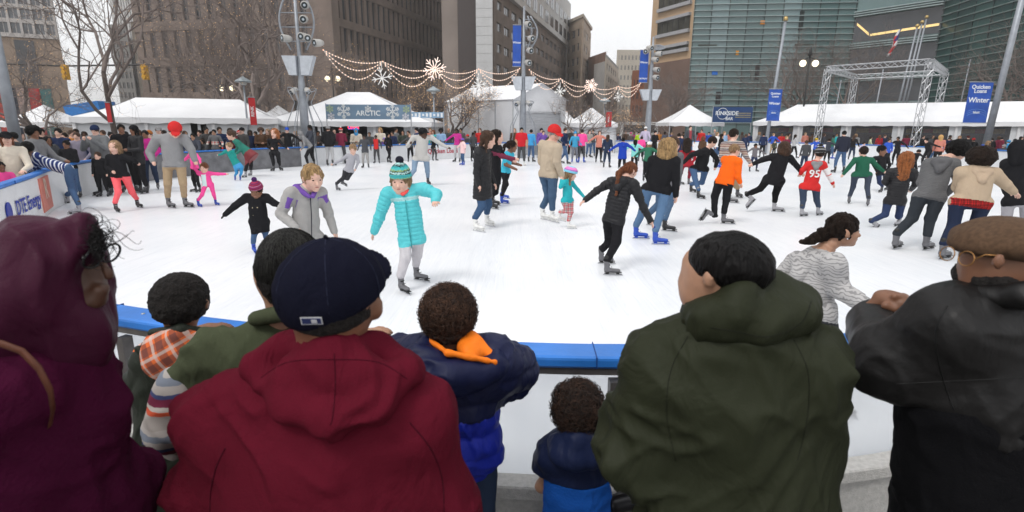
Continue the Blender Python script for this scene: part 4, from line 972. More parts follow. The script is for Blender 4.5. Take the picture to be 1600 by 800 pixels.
# buff building with ribbon windows
a, b = gp(1008, 96), gp(1078, 86); r = box_building('buff stone office building with ribbon windows above a brown base', [a, b, b * 1.2, a * 1.2], 60, mat('stone_buff', (.55, .39, .25), .8, .08, .3, .1, 3)); ta = nrm(b - a); La = np.linalg.norm(b - a)
q = MB(); q.obox(A(*(lerp(a, b, .48) + A(ta[1], -ta[0]) * .3), 5.9), A(*ta, 0) * La * .5, A(ta[1], -ta[0], 0) * .3, A(0, 0, 6.15)); q.build('base', mat('stone_brown_base', (.19, .125, .10), .85, .15, .3), r)
for k, (z0_, z1_) in enumerate(((13.3, 14.6), (16.0, 18.7), (19.9, 22.8), (24.0, 27))):
    c = lerp(a, b, .50); cc0 = A(*(c + A(ta[1], -ta[0]) * .12), (z0_ + z1_) / 2); q = MB(); T3 = A(*ta, 0); N3 = A(ta[1], -ta[0], 0)
    q.obox(cc0, T3 * La * .34, N3 * .05, A(0, 0, (z1_ - z0_) / 2 - .3)); w_ = q.build('window', glassm('glass_olive', (.06, .06, .05), .15, .6, .5), r)
    q = MB(); q.obox(cc0 + A(0, 0, (z1_-z0_)/2 - .2), T3 * La * .35, N3 * .35, A(0, 0, .22)); q.obox(cc0 - A(0, 0, (z1_-z0_)/2 - .2), T3 * La * .35, N3 * .35, A(0, 0, .25)); q.build('sill', mat('sill_pale', (.42, .42, .44), .6), r)
    q = MB()
    for i in range(1, 6): q.obox(cc0 + T3 * La * (.34 * (i / 3 - 1)), T3 * .06, N3 * .12, A(0, 0, (z1_-z0_)/2 - .3))
    q.build('mullion', mat('mullion_dark', (.05, .05, .05), .5), r)
# green glass curtain wall: three faces
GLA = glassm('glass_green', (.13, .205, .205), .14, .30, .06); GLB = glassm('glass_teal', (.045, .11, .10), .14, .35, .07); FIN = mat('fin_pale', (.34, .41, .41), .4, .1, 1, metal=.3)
g0, g1, g2, g3 = gp(1070, 80), gp(1312, 78), gp(1442, 70), gp(1800, 42)
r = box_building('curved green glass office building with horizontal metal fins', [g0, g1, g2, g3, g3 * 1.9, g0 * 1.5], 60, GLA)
def curtain(a, b, z1, dz, nc, fm, pane_m, lift=0.):
    t = nrm(b - a); L = np.linalg.norm(b - a); N_ = A(t[1], -t[0]); T3, N3 = A(*t, 0), A(*N_, 0)
    q = MB(); z = 2.6
    while z < z1: q.obox(A(*(lerp(a, b, .5) + N_ * .16), z), T3 * (L / 2 - .02), N3 * .10, A(0, 0, .045)); z += dz
    q.build('fins', fm, r)
    q = MB()
    for i in range(nc + 1): q.obox(A(*(a + t * min(max(L * i / nc, .1), L - .1) + N_ * .05), z1 / 2), T3 * .05, N3 * .05, A(0, 0, z1 / 2))
    q.build('mullion', mat('mullion_green', (.03, .05, .05), .4), r)
    for i in range(nc):
        q = MB(); q.obox(A(*(a + t * L * (i + .5) / nc + N_ * .02), z1 / 2), T3 * (L / nc / 2 - .03), N3 * .025, A(0, 0, z1 / 2)); q.build('glass_bay', pane_m[i % len(pane_m)], r)
curtain(g0, g1, 22, .78, 9, FIN, [GLA, glassm('glass_green_pale', (.21, .30, .31), .14, .3, .05), GLA, glassm('glass_green_deep', (.10, .17, .17), .14, .3, .05)])
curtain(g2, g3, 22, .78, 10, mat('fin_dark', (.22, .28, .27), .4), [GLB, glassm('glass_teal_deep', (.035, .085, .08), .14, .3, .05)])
t = nrm(g2 - g1); L = np.linalg.norm(g2 - g1); N_ = A(t[1], -t[0])
for (z0_, z1_) in ((2, 4.5), (5.4, 8.0), (8.9, 12.2), (13.2, 16.2)):
    q = MB(); q.obox(A(*(lerp(g1, g2, .5) + N_ * .05), (z0_+z1_)/2), A(*t, 0) * L / 2, A(*N_, 0) * .06, A(0, 0, (z1_-z0_)/2)); q.build('window', DKG, r)
    q = MB()
    for k in range(3): q.obox(A(*(lerp(g1, g2, .5) + N_ * .35), z1_ + .15 + .28 * k), A(*t, 0) * L / 2, A(*N_, 0) * (.3 - .02 * k), A(0, 0, .06))
    q.build('fins', FIN, r)
q = MB(); q.obox(A(*(lerp(g1, g2, .60) + N_ * .16), 14.0), A(*t, -.01 + .05) * L * .38, A(*N_, 0) * .03, A(0, 0, .14)); q.obox(A(*(lerp(g1, g2, .12) + N_ * .16), 14.7), nrm(A(*t, -.9)) * 1.1, A(*N_, 0) * .03, A(0, 0, .16)); q.build('lit_ceiling', emit('office_light', (1, .72, .3), .38), r)
for (u, v, w_, h_, cc_, Y_) in ((1325-0, 0, 0, 0, 0, 0),):
    pass
for (u, v, w_, h_, cc_) in ((1125, 112, 8, 5, (.02, .16, .6)), (1160, 80, 4, 6, (.75, .32, .02)), (1199, 32, 6, 5, (.8, .28, .02)), (1190, 111, 5, 22, (.015, .015, .018)), (1130, 152, 7, 18, (.02, .02, .024)), (1258, 30, 6, 26, (.02, .03, .03)), (1263, 69, 28, 3, (.05, .06, .05)), (1115, 67, 28, 2, (.06, .07, .06))):
    p0 = W(u, v, 77.6); s_ = FPX / 80; f_ = (p0[0] - g0[0]) / (g1[0] - g0[0]); yy = g0[1] + (g1[1] - g0[1]) * f_ - .1
    q = MB(); q.box((p0[0], yy, p0[2]), (w_ / s_, .12, h_ / s_)); q.build('coloured_pane', mat('pane_%d_%d' % (u, v), cc_, .4), r)

# ---------------------------------------------------------------- bare trees wound with fairy lights
def grow(seed, h=6.0, levels=6, spread=.55, lights=0, r0=.16, upw=.12, fork=1.5, kids=(2, 4)):
    rs = np.random.RandomState(seed); trunk = MB(); crown = MB(); tips = []
    def branch(p, d, L, r, lev):
        n = 4 if lev < levels - 1 else 3; pts = [p]; q = p; dd = d
        for i in range(n): dd = nrm(dd + rs.randn(3) * .16 + A(0, 0, upw)); q = q + dd * L / n; pts.append(q)
        rr = np.linspace(r, r * .62, n + 1)
        (trunk if lev == 0 else crown).tube(pts, rr, 8 if lev == 0 else 5 if lev < 3 else 3, 0, lev == 0)
        if lev >= levels: tips.append(pts[-1]); return
        k = rs.randint(kids[0], kids[1] + 1) if lev else 5
        for i in range(k):
            f = 1. if i == 0 else rs.uniform(.45, 1.); b = pts[int(round(f * n))]; a = rs.rand() * 6.28; x = nrm(np.cross(dd, A(.3, .5, .8) + rs.randn(3) * .3)); y = np.cross(dd, x)
            nd = nrm(dd * (1. if i == 0 and lev else .75) + (x * math.cos(a) + y * math.sin(a)) * spread * rs.uniform(.7, 1.5)); branch(b, nd, L * rs.uniform(.62, .85), r * .62 * (.85 if i else 1), lev + 1)
            if lev >= 1: tips.append(b)
    branch(A(0, 0, 0), A(0, 0, 1), h * fork / 6., r0, 0)
    return trunk, crown, tips
BARK = mat('bark_grey', (.085, .068, .06), .9, .3, 8, .5, 25); BARK2 = mat('bark_twigs', (.19, .155, .14), .9, .25, 4)
WARM = emit('fairy_warm', (1, .60, .26), 1.6)
TREES = {}
def tree(label, u, Y, h, variant, lights, rz=0., sc=1., group=None):
    p = gp(u, Y)
    if variant not in TREES:
        sd_, kw = variant; tr, cr, tips = grow(sd_, **dict(kw)); TREES[variant] = (tr.mesh('trunk', BARK, True), cr.mesh('crown', BARK2, True), tips)
    tm, cm, tips = TREES[variant]; root = thing('tree', (p[0], p[1], GZ), label, 'tree', group or 'bare winter trees round the square', rz); root.scale = (sc, sc, sc)
    a = link('trunk', tm, root); b = link('crown', cm, root)
    if lights:
        q = MB(); rs = np.random.RandomState(int(u)); T = [tips[i] for i in rs.permutation(len(tips))[:lights]]
        for t_ in T:
            c = t_ + rs.randn(3) * .05; s = .0085 * Y / 26 / sc
            q.add([c + A(s,0,0), c - A(s,0,0), c + A(0,s,0), c - A(0,s,0), c + A(0,0,s), c - A(0,0,s)], [(0,2,4),(2,1,4),(1,3,4),(3,0,4),(2,0,5),(1,2,5),(3,1,5),(0,3,5)])
        q.build('string_lights', WARM, root, local=False)
VA = (3, (('h', 11.), ('levels', 6), ('spread', .66), ('r0', .095), ('fork', 1.55), ('upw', .07), ('kids', (3, 4)))); VB = (8, (('h', 10.), ('levels', 6), ('spread', .60), ('r0', .13), ('upw', .06), ('fork', 1.5), ('kids', (3, 4)))); VC = (15, (('h', 11.), ('levels', 6), ('spread', .74), ('r0', .14), ('upw', .04), ('fork', 1.25), ('kids', (3, 4))))
tree('bare tree with a dark trunk and warm fairy lights before the long tent', 170, 24, 7, VA, 1300, 1.0, 1.5)
tree('bare tree strung with fairy lights before the dark office block', 404, 33, 7, VB, 400, .3, 1.75)
tree('bare tree thick with warm lights beside the storage marquee', 705, 38, 7, VC, 1300, 2.0, .95)
tree('thin dark-trunked bare tree behind the marquee canopies', 899, 37, 6, VB, 150, 4.0, .72)
tree('bare tree with pinkish lights by the white van', 968, 46, 6, VA, 350, 5.0, .52)
tree('leafless pale tree in front of the brown base of the buff building', 1050, 54, 6, VC, 0, 1.2, 1.25)
tree('leafless grey tree in front of the green glass, above the bar tent', 1240, 56, 6, VB, 0, 2.4, 1.7)
tree('leafless tree behind the truss frame', 1310, 58, 6, VA, 0, .9, 1.6)
tree('leafless tree behind the tall pole at the bar tent end', 1545, 48, 6, VC, 0, 3.3, 1.7)
tree('leafless tree reaching out over the bar tent roof', 1640, 42, 6, VA, 0, 5.2, 1.6)
tree('bare tree with golden lights above the shopfronts', 60, 31, 6, VC, 800, .2, 1.15)
tree('slim bare tree between the dark office block and the lamp post', 330, 40, 6, VC, 200, 4.4, 1.65)
tree('bare tree behind the white van at the avenue corner', 1003, 60, 6, VB, 0, 3.9, .6)
tree('bare tree against the dark office block left of the hooped mast', 560, 46, 6, VA, 400, 2.9, 1.15)

tree('twiggy bare tree filling the gap left of the lamp post with the red banner', 352, 36, 6, VA, 260, 1.9, 1.2)
tree('bare tree beside the arctic banner tent, in front of the dark office block', 450, 50, 6, VC, 150, 5.9, 1.25)
tree('bare tree wound with dense golden lights behind the blue banner strip', 648, 42, 6, VB, 900, 1.1, .95)

# ---------------------------------------------------------------- masts, lamps, banners
def spot(root, c, d, s=1.):
    q = MB(); d = nrm(d); q.tube([c - d * .28 * s, c - d * .15 * s, c + d * .12 * s, c + d * .16 * s], [.10 * s, .155 * s, .165 * s, .175 * s], 12); o = q.build('spotlight', mat('spot_casing', (.42, .41, .39), .5, .1), root, True)
    L = np.array(root.location); q = MB(); q.tube([c + d * .161 * s - L, c + d * .168 * s - L], .135 * s, 12); q.build('lens', mat('spot_lens', (.02, .03, .035), .1, .1, spec=.8), o, False, local=False)
    q = MB(); q.tube([c + d * .169 * s - L, c + d * .172 * s - L], .055 * s, 8); q.build('bulb', mat('spot_bulb', (.45, .5, .55), .2), o, False, local=False)
def mast(label, u, Y, vtop, arcside, spots, box_v, ring_v=None):
    base = gp(u, Y); s_ = PS(A(*base, 2)); z = lambda v: W(u, v, Y)[2]
    root = thing('light_mast', (*base, GZ), label, 'light mast', 'light masts round the rink'); B = lambda dx, zz, dy=0: A(base[0] + dx, base[1] + dy, zz)
    q = MB(); q.tube([B(0, GZ), B(0, 2.6), B(0, z(85)), B(0, z(vtop) + .5)], [.21, .19, .09, .06], 14); q.build('pole', GALV, root, True)
    q = MB(); zt, zb = z(vtop), z(78)
    for sg in ((-1, 1) if arcside == 0 else (arcside, arcside * .55)):
        for dy in (0,): q.tube([B(sg * (.35 + .42 * math.sin(math.pi * t)), zb + (zt - zb) * t, dy) for t in np.linspace(0, 1, 13)], .045, 8)
    for t in (.15, .4, .65, .9):
        w_ = .35 + .42 * math.sin(math.pi * t); q.tube([B(-w_ if arcside <= 0 else 0, zb + (zt - zb) * t), B(w_ if arcside >= 0 else 0, zb + (zt - zb) * t)], .025, 6)
    q.build('arc_frame', GALV, root, True)
    for (du, v, dd) in spots: spot(root, W(u + du, v, Y - .35), A(*dd), 1.0)
    q = MB(); zt, zb = z(box_v[0]), z(box_v[1])
    for sg in (-1, 1):
        x0, x1 = .10, .72; vs = []
        for (x, zz) in ((x0, zt), (x1, zt), (x1 * .62, zb), (x0, zb)):
            for y in (-.25, .15): vs.append(B(sg * x, zz, y))
        q.add(vs, [(0,2,4,6), (1,7,5,3), (0,1,3,2), (2,3,5,4), (4,5,7,6), (6,7,1,0)])
        q.build('loudspeaker', mat('speaker_pale', (.45, .48, .52), .5, .1), root); q = MB()
    if ring_v:
        zr_ = z(ring_v); q = MB(); q.tube([B(.62 * math.cos(a), zr_ + .1 * math.sin(a * 2), .62 * math.sin(a)) for a in np.linspace(0, 6.283, 25)], .022, 6)
        for k in range(6): a = k * 1.047 + .3; q.tube([B(.62 * math.cos(a), zr_, .62 * math.sin(a)), B(.35 * math.cos(a), zr_ - .55, .35 * math.sin(a)), B(.75 * math.cos(a), 1.9, .75 * math.sin(a)), B(.95 * math.cos(a), GZ, .95 * math.sin(a))], .022, 6)
        q.build('hoop_frame', GALV, root, True)
        for sg in (-1, 1): spot(root, B(sg * .33, z(ring_v + 2), -.2), A(sg * .5, -.6, -.5), .8)
    return root
mast('grey light mast with six round spotlights and a wire hoop at its foot', 477, 26, -12, 0, [(0, 8, (.1, -1, -.2)), (-2, 30, (.1, -1, -.2)), (4, 60, (.3, -1, -.1)), (-31, 60, (-.7, -.8, 0)), (19, 67, (-.6, -.8, -.1)), (-4, 57, (-.2, -.9, -.1))], (88, 118), 141)
mast('grey light mast in front of the storage marquee with a curved spotlight frame', 817, 33, 25, 1, [(8, 38, (.6, -.8, -.2)), (13, 60, (.5, -.9, -.2)), (11, 79, (.5, -.9, -.2)), (8, 98, (.5, -.9, -.2))], (120, 141), 160)
mast('grey light mast with a cluster of spotlights beside the buff building', 1012, 38, 70, 1, [(4, 75, (.5, -.8, -.2)), (12, 93, (.7, -.7, -.2)), (14, 109, (.5, -.8, -.2)), (13, 121, (.5, -.8, -.2)), (-2, 80, (-.5, -.8, -.2)), (18, 84, (.8, -.5, 0))], (140, 157))
q = MB()
def lamp_pole(label, u, Y, vtop, r=.09, lean=0., name='flag_pole', cat='pole'):
    base = gp(u, Y); root = thing(name, (*base, GZ), label, cat); z = W(u, vtop, Y)[2]; q = MB(); q.tube([A(*base, GZ), A(base[0] + lean, base[1], z)], [r, r * .7], 12); q.build('shaft', GALV, root, True); return root, base, z
lamp_pole('thick pale grey pole at the edge of the crowd beside the shopfronts', 22, 16, -60, .16, name='pole')
rp, bp_, z_ = lamp_pole('slim grey pole with a ball finial in front of the green glass', 1198, 40, 32, .13, .45, name='pole')
q = MB(); q.tube([A(bp_[0] + .45, bp_[1], z_), A(bp_[0] + .45, bp_[1], z_ + .25)], [.16, .12], 10); q.build('finial', mat('brass', (.5, .36, .15), .4, metal=.6), rp, True)
lamp_pole('tall thick grey pole leaning over the end of the bar tent', 1543, 30, -80, .18, .5, name='pole')
def hung_banner(label, u0, v0, u1, v1, Y, m, lines=(), tilt=0., txm=None, arm=True, swirl=False, vert=False):
    rs_, c, t, L, h = sign('banner', label, u0, v0, u1, v1, Y, m, .02, cat='banner', legs=False)
    for (f, s, tx) in lines: text3('lettering', tx, c + Z * f * h, t if not vert else Z, Z if not vert else -t, s, txm or WHP, rs_, True, .004)
    q = MB()
    for s in (1, -1): q.tube([c + Z * s * h * .5 - t * L * .55, c + Z * s * h * .5 + t * L * .6], .022, 6); q.build('bracket', GALV, rs_, True); q = MB()
    if swirl:
        q = MB()
        for k in range(3): q.tube([c - Z * h * (.28 + .05 * k) + t * L * .45 * math.cos(a) * 1 + Z * h * .12 * math.sin(a) for a in np.linspace(0, 2.6, 12)], .01, 4)
        q.build('swirl', mat('print_pale_blue', (.12, .25, .55), .6), rs_)
    return rs_
BNB = mat('banner_royal', (.018, .075, .36), .6, .15, 2); BNR = mat('banner_red', (.45, .02, .025), .6, .15, 2)
hung_banner('royal blue banner on the mast by the storage marquee', 801, 39, 814, 104, 33, BNB, ((.08, .12, 'Winter'), (-.40, .08, 'DETROIT')))
hung_banner('royal blue banner on the mast beside the buff building', 998, 78, 1011, 129, 38, BNB, ((.12, .13, 'Winter'), (-.38, .1, 'DETROIT')))
hung_banner('blue banner on the slim pole over the bar tent', 1197, 139, 1217, 189, 39.6, BNB, ((.36, .15, 'Quicken'), (.27, .15, 'Loans'), (.05, .19, 'Winter'), (-.24, .12, 'blast')), swirl=True)
hung_banner('large blue banner on the thick pole at the end of the bar tent', 1504, 128, 1540, 192, 29.7, BNB, ((.38, .21, 'Quicken'), (.28, .21, 'Loans'), (.06, .27, 'Winter'), (-.24, .14, 'blast')), swirl=True)
hung_banner('narrow red banner on the lamp post by the long tent', 392, 152, 402, 196, 29, BNR, ((0, .17, 'RINK'),), vert=True)
hung_banner('red banner beside the small canopies', 946, 174, 955, 199, 38, BNR, ((0, .12, 'RINK'),), vert=True)
hung_banner('thin red strip banner on the trunk of the leaning tree', 169, 160, 176, 192, 23.4, BNR, (), vert=True)
def street_lamp(label, u, Y, vt):
    root, b, z = lamp_pole(label, u, Y, vt, .06, name='street_lamp', cat='street lamp'); q = MB(); q.tube([A(*b, z + .05), A(*b, z + .12), A(*b, z + .28), A(*b, z + .34)], [.42, .40, .12, .04], 14); q.build('lamp_shade', mat('shade_grey', (.30, .34, .36), .4, metal=.3), root, True)
    q = MB(); q.tube([A(*b, z - .1), A(*b, z + .06)], [.12, .2], 10); q.build('lamp_glass', mat('lamp_glass', (.5, .5, .48), .2), root, True)
street_lamp('street lamp with a flat grey shade beside the long tent', 388, 30, 130)
street_lamp('street lamp with a flat grey shade between the banner and the marquee', 679, 34, 144)
street_lamp('grey street lamp behind the red banner and small canopies', 943, 41, 160)
def globe_lamp(label, u, v, Y, pole=True):
    b = gp(u, Y); z = W(u, v, Y)[2]; root = thing('globe_lamp', (*b, GZ), label, 'street lamp'); q = MB(); q.tube([A(*b, GZ), A(*b, z + .6)], .07, 8); q.tube([A(b[0]-.5, b[1], z+.3), A(*b, z+.45), A(b[0]+.5, b[1], z+.3)], .05, 6); q.tube([A(*b, z + .6), A(*b, z + .9), A(*b, z+1.3)], [.18, .12, .02], 8); q.build('post', mat('iron_black', (.02, .02, .02), .5), root, True)
    for s in (-1, 1): lib_obj('globe', small_ell('globe_shape', (1, 1, 1)), M4(np.eye(3), A(b[0] + s * .5, b[1], z), .26), root, [emit('lamp_lit', (1, .88, .62), 1.6)])
globe_lamp('black iron street lamp with two lit globes before the green glass', 1251, 99, 46)
globe_lamp('two small lit globe lamps against the dark office block', 525, 123, 55)
globe_lamp('pair of lit globe lamps beyond the slim bare tree', 362, 138, 55)
# snowflake garlands
def garland(label, p0, p1, knots, Yf):
    root = thing('garland', W(p0[0], p0[1], Yf(0)), label, 'light garland'); pts = [p0] + knots + [p1]; n = len(pts)
    WP = [W(p[0], p[1], Yf(i / (n - 1))) for i, p in enumerate(pts)]
    GL = emit('garland_light', (1, .70, .54), .55); bulbs = MB(); wire = MB()
    for i in range(n - 1):
        for k, sg in enumerate((.25, .58, .95)):
            L = np.linalg.norm(WP[i+1] - WP[i]); m_ = int(L / .13); c = [lerp(WP[i], WP[i+1], t) - A(0, 0, sg * L * .38 * 4 * t * (1 - t)) for t in np.linspace(0, 1, m_)]
            wire.tube(c, .012, 3)
            for x in c: s = .036; bulbs.add([x + A(s,0,0), x - A(s,0,0), x + A(0,s,0), x - A(0,s,0), x + A(0,0,s), x - A(0,0,s)], [(0,2,4),(2,1,4),(1,3,4),(3,0,4),(2,0,5),(1,2,5),(3,1,5),(0,3,5)])
    bulbs.build('string_lights', GL, root); wire.build('cable', mat('cable_white', (.6, .55, .5), .5), root)
    return WP
def flake_light(label, u, v, Y, r, hang=True):
    c = W(u, v, Y); root = thing('snowflake_light', c, label, 'snowflake light', 'snowflake lights on the garlands'); q = MB()
    for k in range(12 if not hang else 8):
        a = k * 2 * math.pi / (12 if not hang else 8) + .2; d = A(math.cos(a), 0, math.sin(a)); R_ = r * (1 if k % 2 == 0 else .72); q.tube([c, c + d * R_], .022, 5)
        if k % 2 == 0:
            for s in (1, -1): dd = A(math.cos(a + s * .7), 0, math.sin(a + s * .7)); q.tube([c + d * R_ * .55, c + d * R_ * .55 + dd * R_ * .36], .02, 5)
    if hang: q.tube([c + A(0, 0, r * .8), c + A(0, 0, r * 1.5)], .012, 4)
    q.build('lit_frame', emit('flake_light', (1, .80, .70), .5) if not hang else emit('flake_white', (.75, .74, .72), .22), root, True)
Yf1 = lambda t: 26 + 7 * t; Yf2 = lambda t: 33 + 5 * t
garland('three-strand light garland from the hooped mast to the marquee mast', (505, 78), (812, 107), [(598, 96), (680, 106), (748, 108)], Yf1)
garland('three-strand light garland from the marquee mast to the mast by the buff building', (827, 109), (1001, 130), [(876, 123), (922, 134), (966, 135)], Yf2)
flake_light('hanging white snowflake nearest the hooped mast', 597, 122, 28, .52); flake_light('big lit snowflake on the longer garland', 679, 108, 29.8, .62, False); flake_light('hanging white snowflake in front of the white slab', 748, 133, 31.2, .42)
flake_light('hanging pink snowflake with a red tag behind the marquee roof', 875, 143, 34, .36); flake_light('lit snowflake on the shorter garland', 923, 134, 35.5, .45, False); flake_light('small hanging snowflake near the second mast', 966, 152, 37, .34)
# truss frame
TR = mat('truss_aluminium', (.5, .51, .53), .4, .1, 6, metal=.5)
tr = thing('truss_frame', (*gp(1370, 41), GZ), 'silver lattice truss frame standing over the bar tent', 'truss')
def truss(name, a, b, w=.17):
    q = MB(); d = nrm(b - a); x = nrm(np.cross(d, A(.02, 1, .1) if abs(d[2]) > .5 else A(0, 0, 1))); y = np.cross(d, x); L = np.linalg.norm(b - a); n = max(3, int(L / .42)); cs = [x * sx * w + y * sy * w for sx, sy in ((1,1),(1,-1),(-1,-1),(-1,1))]
    for c in cs: q.tube([a + c, b + c], .021, 6)
    for i in range(n):
        for k in range(4): c0_, c1_ = (cs[k], cs[(k+1) % 4]) if i % 2 else (cs[(k+1) % 4], cs[k]); q.tube([lerp(a, b, i/n) + c0_, lerp(a, b, (i+1)/n) + c1_], .018, 4)
    return q.build(name, TR, tr, False)
ZT = 6.0; cs_ = [A(*gp(1281, 41), ZT), A(*gp(1435, 36.5), ZT), A(*gp(1460, 43), ZT), A(*gp(1324, 47), ZT)]
for i, c in enumerate(cs_): truss('leg', A(c[0] - .15, c[1], GZ), c)
for i in range(4): truss('beam', cs_[i], cs_[(i+1) % 4])
# flags
for i, (u, vt, Y_) in enumerate(((1391, 42, 52), (1398, 36, 54), (1404, 28, 56))):
    rp, b_, z_ = lamp_pole(['first white flag pole behind the truss, lowest', 'middle white flag pole behind the truss', 'tallest white flag pole behind the truss'][i], u, Y_, vt, .10, .9, name='flag_pole', cat='flag pole')
    lib_obj('finial', small_ell('globe_shape', (1, 1, 1)), M4(np.eye(3), A(b_[0] + .9, b_[1], z_ + .1), .17), rp, [mat('brass', (.5, .36, .15))])
fl = thing('flag', W(1409, 50, 53.5), 'drooping red, white and blue flag on the tallest pole', 'flag'); vs = []; 
q = MB(); n_ = 12
for j in range(10):
    for i in range(4):
        p = W(1410 - j * 1.9 - i * 2.2, 44 + j * 4.6 + i * 1.0, 53.5); vs.append(p + A(0, .15 * math.sin(j * .9 + i * 2), 0))
for j in range(9):
    for i in range(3): q.f.append((j*4+i, j*4+i+1, j*4+i+5, j*4+i+4)); q.m.append(2 if j < 4 and i < 2 else (0 if (i + j // 2) % 2 else 1))
q.v = [tuple(x) for x in vs]; o = q.build('cloth', [mat('flag_red', (.5, .03, .03), .8), mat('flag_white', (.6, .6, .6), .8), mat('flag_blue', (.03, .04, .18), .8)], fl, True)
o.modifiers.new('thick', 'SOLIDIFY').thickness = .02
for i, (u, vt) in enumerate(((1298, 125), (1360, 108), (1490, 92))): lamp_pole(['thin grey pole just behind the bar tent, shortest', 'thin grey pole between the truss legs', 'thin grey pole with a small floodlight near the banner'][i], u, 50, vt, .07, .3, name='pole')
# traffic lights, van, sculpture-like clutter on the plaza
def tlight(label, u, v, Y):
    p = W(u, v, Y); root = thing('traffic_light', p, label, 'traffic light'); q = MB(); q.box(p, (.36, .3, 1.1)); q.build('housing', mat('signal_yellow', (.62, .33, .03), .5), root)
    for k in range(3): q = MB(); c = p + A(0, -.15, .34 - .34 * k); q.tube([c, c - A(0, .16, 0)], [.14, .15], 10); q.build('hood', mat('signal_yellow', (.62, .33, .03)), root)
    q = MB(); q.tube([p + A(0, 0, .55), p + A(0, 0, .9)], .04, 6); q.build('hanger', mat('iron_black', (.02, .02, .02)), root)
tlight('yellow traffic light hung over the street behind the fairy lights', 103, 113, 44); tlight('yellow traffic light in front of the pale limestone block', 227, 113, 44)
gt = thing('signal_arm', W(10, 104, 44.2), 'dark arm carrying the yellow traffic lights', 'signal arm'); q = MB(); q.tube([W(-120, 96, 44.2), W(103, 103, 44.2), W(240, 101, 44.2)], .07, 6); q.build('arm', mat('iron_black', (.02, .02, .02)), gt); q = MB(); q.tube([A(*gp(-120, 44.2), GZ), W(-120, 90, 44.2)], .12, 8); q.build('post', mat('iron_black', (.02, .02, .02)), gt)
vn = thing('van', (*gp(1003, 62), GZ), 'white van with dark windows parked beyond the canopies', 'van'); a = gp(974, 62); b = gp(1028, 62); q = MB(); q.prism([(a[0], 62), (b[0], 62), (b[0], 64.2), (a[0], 64.2)], .35, 2.45); bm_ = q.build('body', mat('van_white', (.7, .7, .7), .4), vn)
q = MB(); q.box(((a[0]+b[0])/2 - .2, 61.98, 1.75), ((b[0]-a[0])*.9, .06, .8)); q.build('window', DKG, vn)
for x in (a[0] + .8, b[0] - .8): q = MB(); q.tube([A(x, 61.9, .1), A(x, 62.2, .1)], .38, 16); q.build('wheel', mat('tyre', (.015, .015, .015), .8), vn)
cv = thing('canopy', W(85, 190, 40), 'bright blue awning behind the leaning tree', 'awning'); q = MB(); q.obox(W(143, 172, 46), A(1.4, 0, .2), A(0, 1, 0), A(-.1, 0, .5)); q.build('cloth', mat('awning_blue', (.03, .18, .5), .6), cv)
cv = thing('canopy', W(95, 190, 36), 'flat light blue canopy behind the far crowd', 'awning'); q = MB(); q.obox(W(98, 195, 38), A(1.6, 0, 0), A(0, .5, 0), A(0, 0, .14)); q.build('cloth', mat('awning_sky', (.06, .3, .5), .6), cv)
# ---------------------------------------------------------------- the skaters
BLK = (.014, .014, .016); CHAR = (.035, .036, .04); NAVY = (.018, .028, .07); DEN = (.055, .10, .19); DDEN = (.022, .034, .065); GRY = (.22, .22, .225); LGR = (.42, .42, .43)
WHT = (.72, .71, .7); MAR = (.17, .02, .045); RED = (.55, .03, .03); KHA = (.36, .26, .16); AQ = (.06, .46, .50); PINK = (.72, .08, .30); COR = (.85, .16, .2)
PUR = (.16, .08, .34); TEAL = (.03, .38, .42); ROY = (.03, .09, .45); OLV = (.05, .055, .035); TAN = (.40, .31, .22); GRN = (.02, .10, .06)
HOLD = 'skaters on the ice'

# turquoise padded jacket, tall knit hat with pom-pom
def puff(freq, amp):
    def g(V, N, base): return V
    return g
def ex_turq(root, J, q):
    S, R, hd, HR = q['S'], q['R'], q['hd'], q['HR']
    # pom-pom of cut yarn on the hat
    m = MB(); cen = hd + R @ (A(0, -.22, 1.62) * HR)
    for i in range(150):
        d = nrm(RS.randn(3)); L = HR * (.7 + .3 * RS.rand()); m.tube([cen, cen + d * L * .6, cen + d * L + A(0, 0, -.01)], [.006, .007, .005], 4, i % 3)
    hat = [o for o in root.children if o.name.startswith('knit_hat')][0]
    me = m.mesh('pompom', [cloth((.01, .01, .012), 'knit'), cloth((.05, .35, .38), 'knit'), cloth((.30, .62, .62), 'knit')])
    o = bpy.data.objects.new('pompom', me); C.objects.link(o); o.parent = hat
    o.matrix_parent_inverse = (Matrix.Translation(root.location) @ hat.matrix_local).inverted()
    z = MB(); f = frame(8)[:, 1]
    a, b = q['nb'] + f * .105 * S - A(0, 0, .02), q['pel'] + f * .135 * S - A(0, 0, .07)
    z.tube([a, lerp(a, b, .33) + f * .03, lerp(a, b, .66) + f * .025, b], .0055, 6)
    z.build('zip', mat('zip_teal', (.03, .28, .30), .4), root, True)
    nb = q['nb'] + q['up'] * .03; lt = q['lat']
    sdf_obj('collar_lining', [cap(nb - lt*.075*S + f*.03, .035*S, nb + f*.135*S - lt*.03*S - q['up']*.07*S, .02*S, 0, .02), cap(nb + lt*.075*S + f*.03, .03*S, nb + f*.135*S - q['up']*.06*S, .018*S, 0, .02)], .0075, [cloth((.75, .10, .09))], root)
def turq_top(c, t, q):
    # paler yoke band and coral collar lining
    h = (c - q['nb']) @ q['up'] / q['S']
    band = (t == 0) & (h < -.075) & (h > -.125) & (np.abs((c - q['nb']) @ q['lat']) < .21 * q['S']); t[band] = 4
    return t
def quilt(n):
    def post(c): return c
    return post
hatmat = stripes('knit_turquoise_zigzag', [(2, (.05, .40, .42)), (1.2, (.01, .012, .015)), (1, (.45, .7, .68)), (1.1, (.012, .02, .03)), (.8, (.35, .5, .2))], .62, 'Z', wobble=.55)
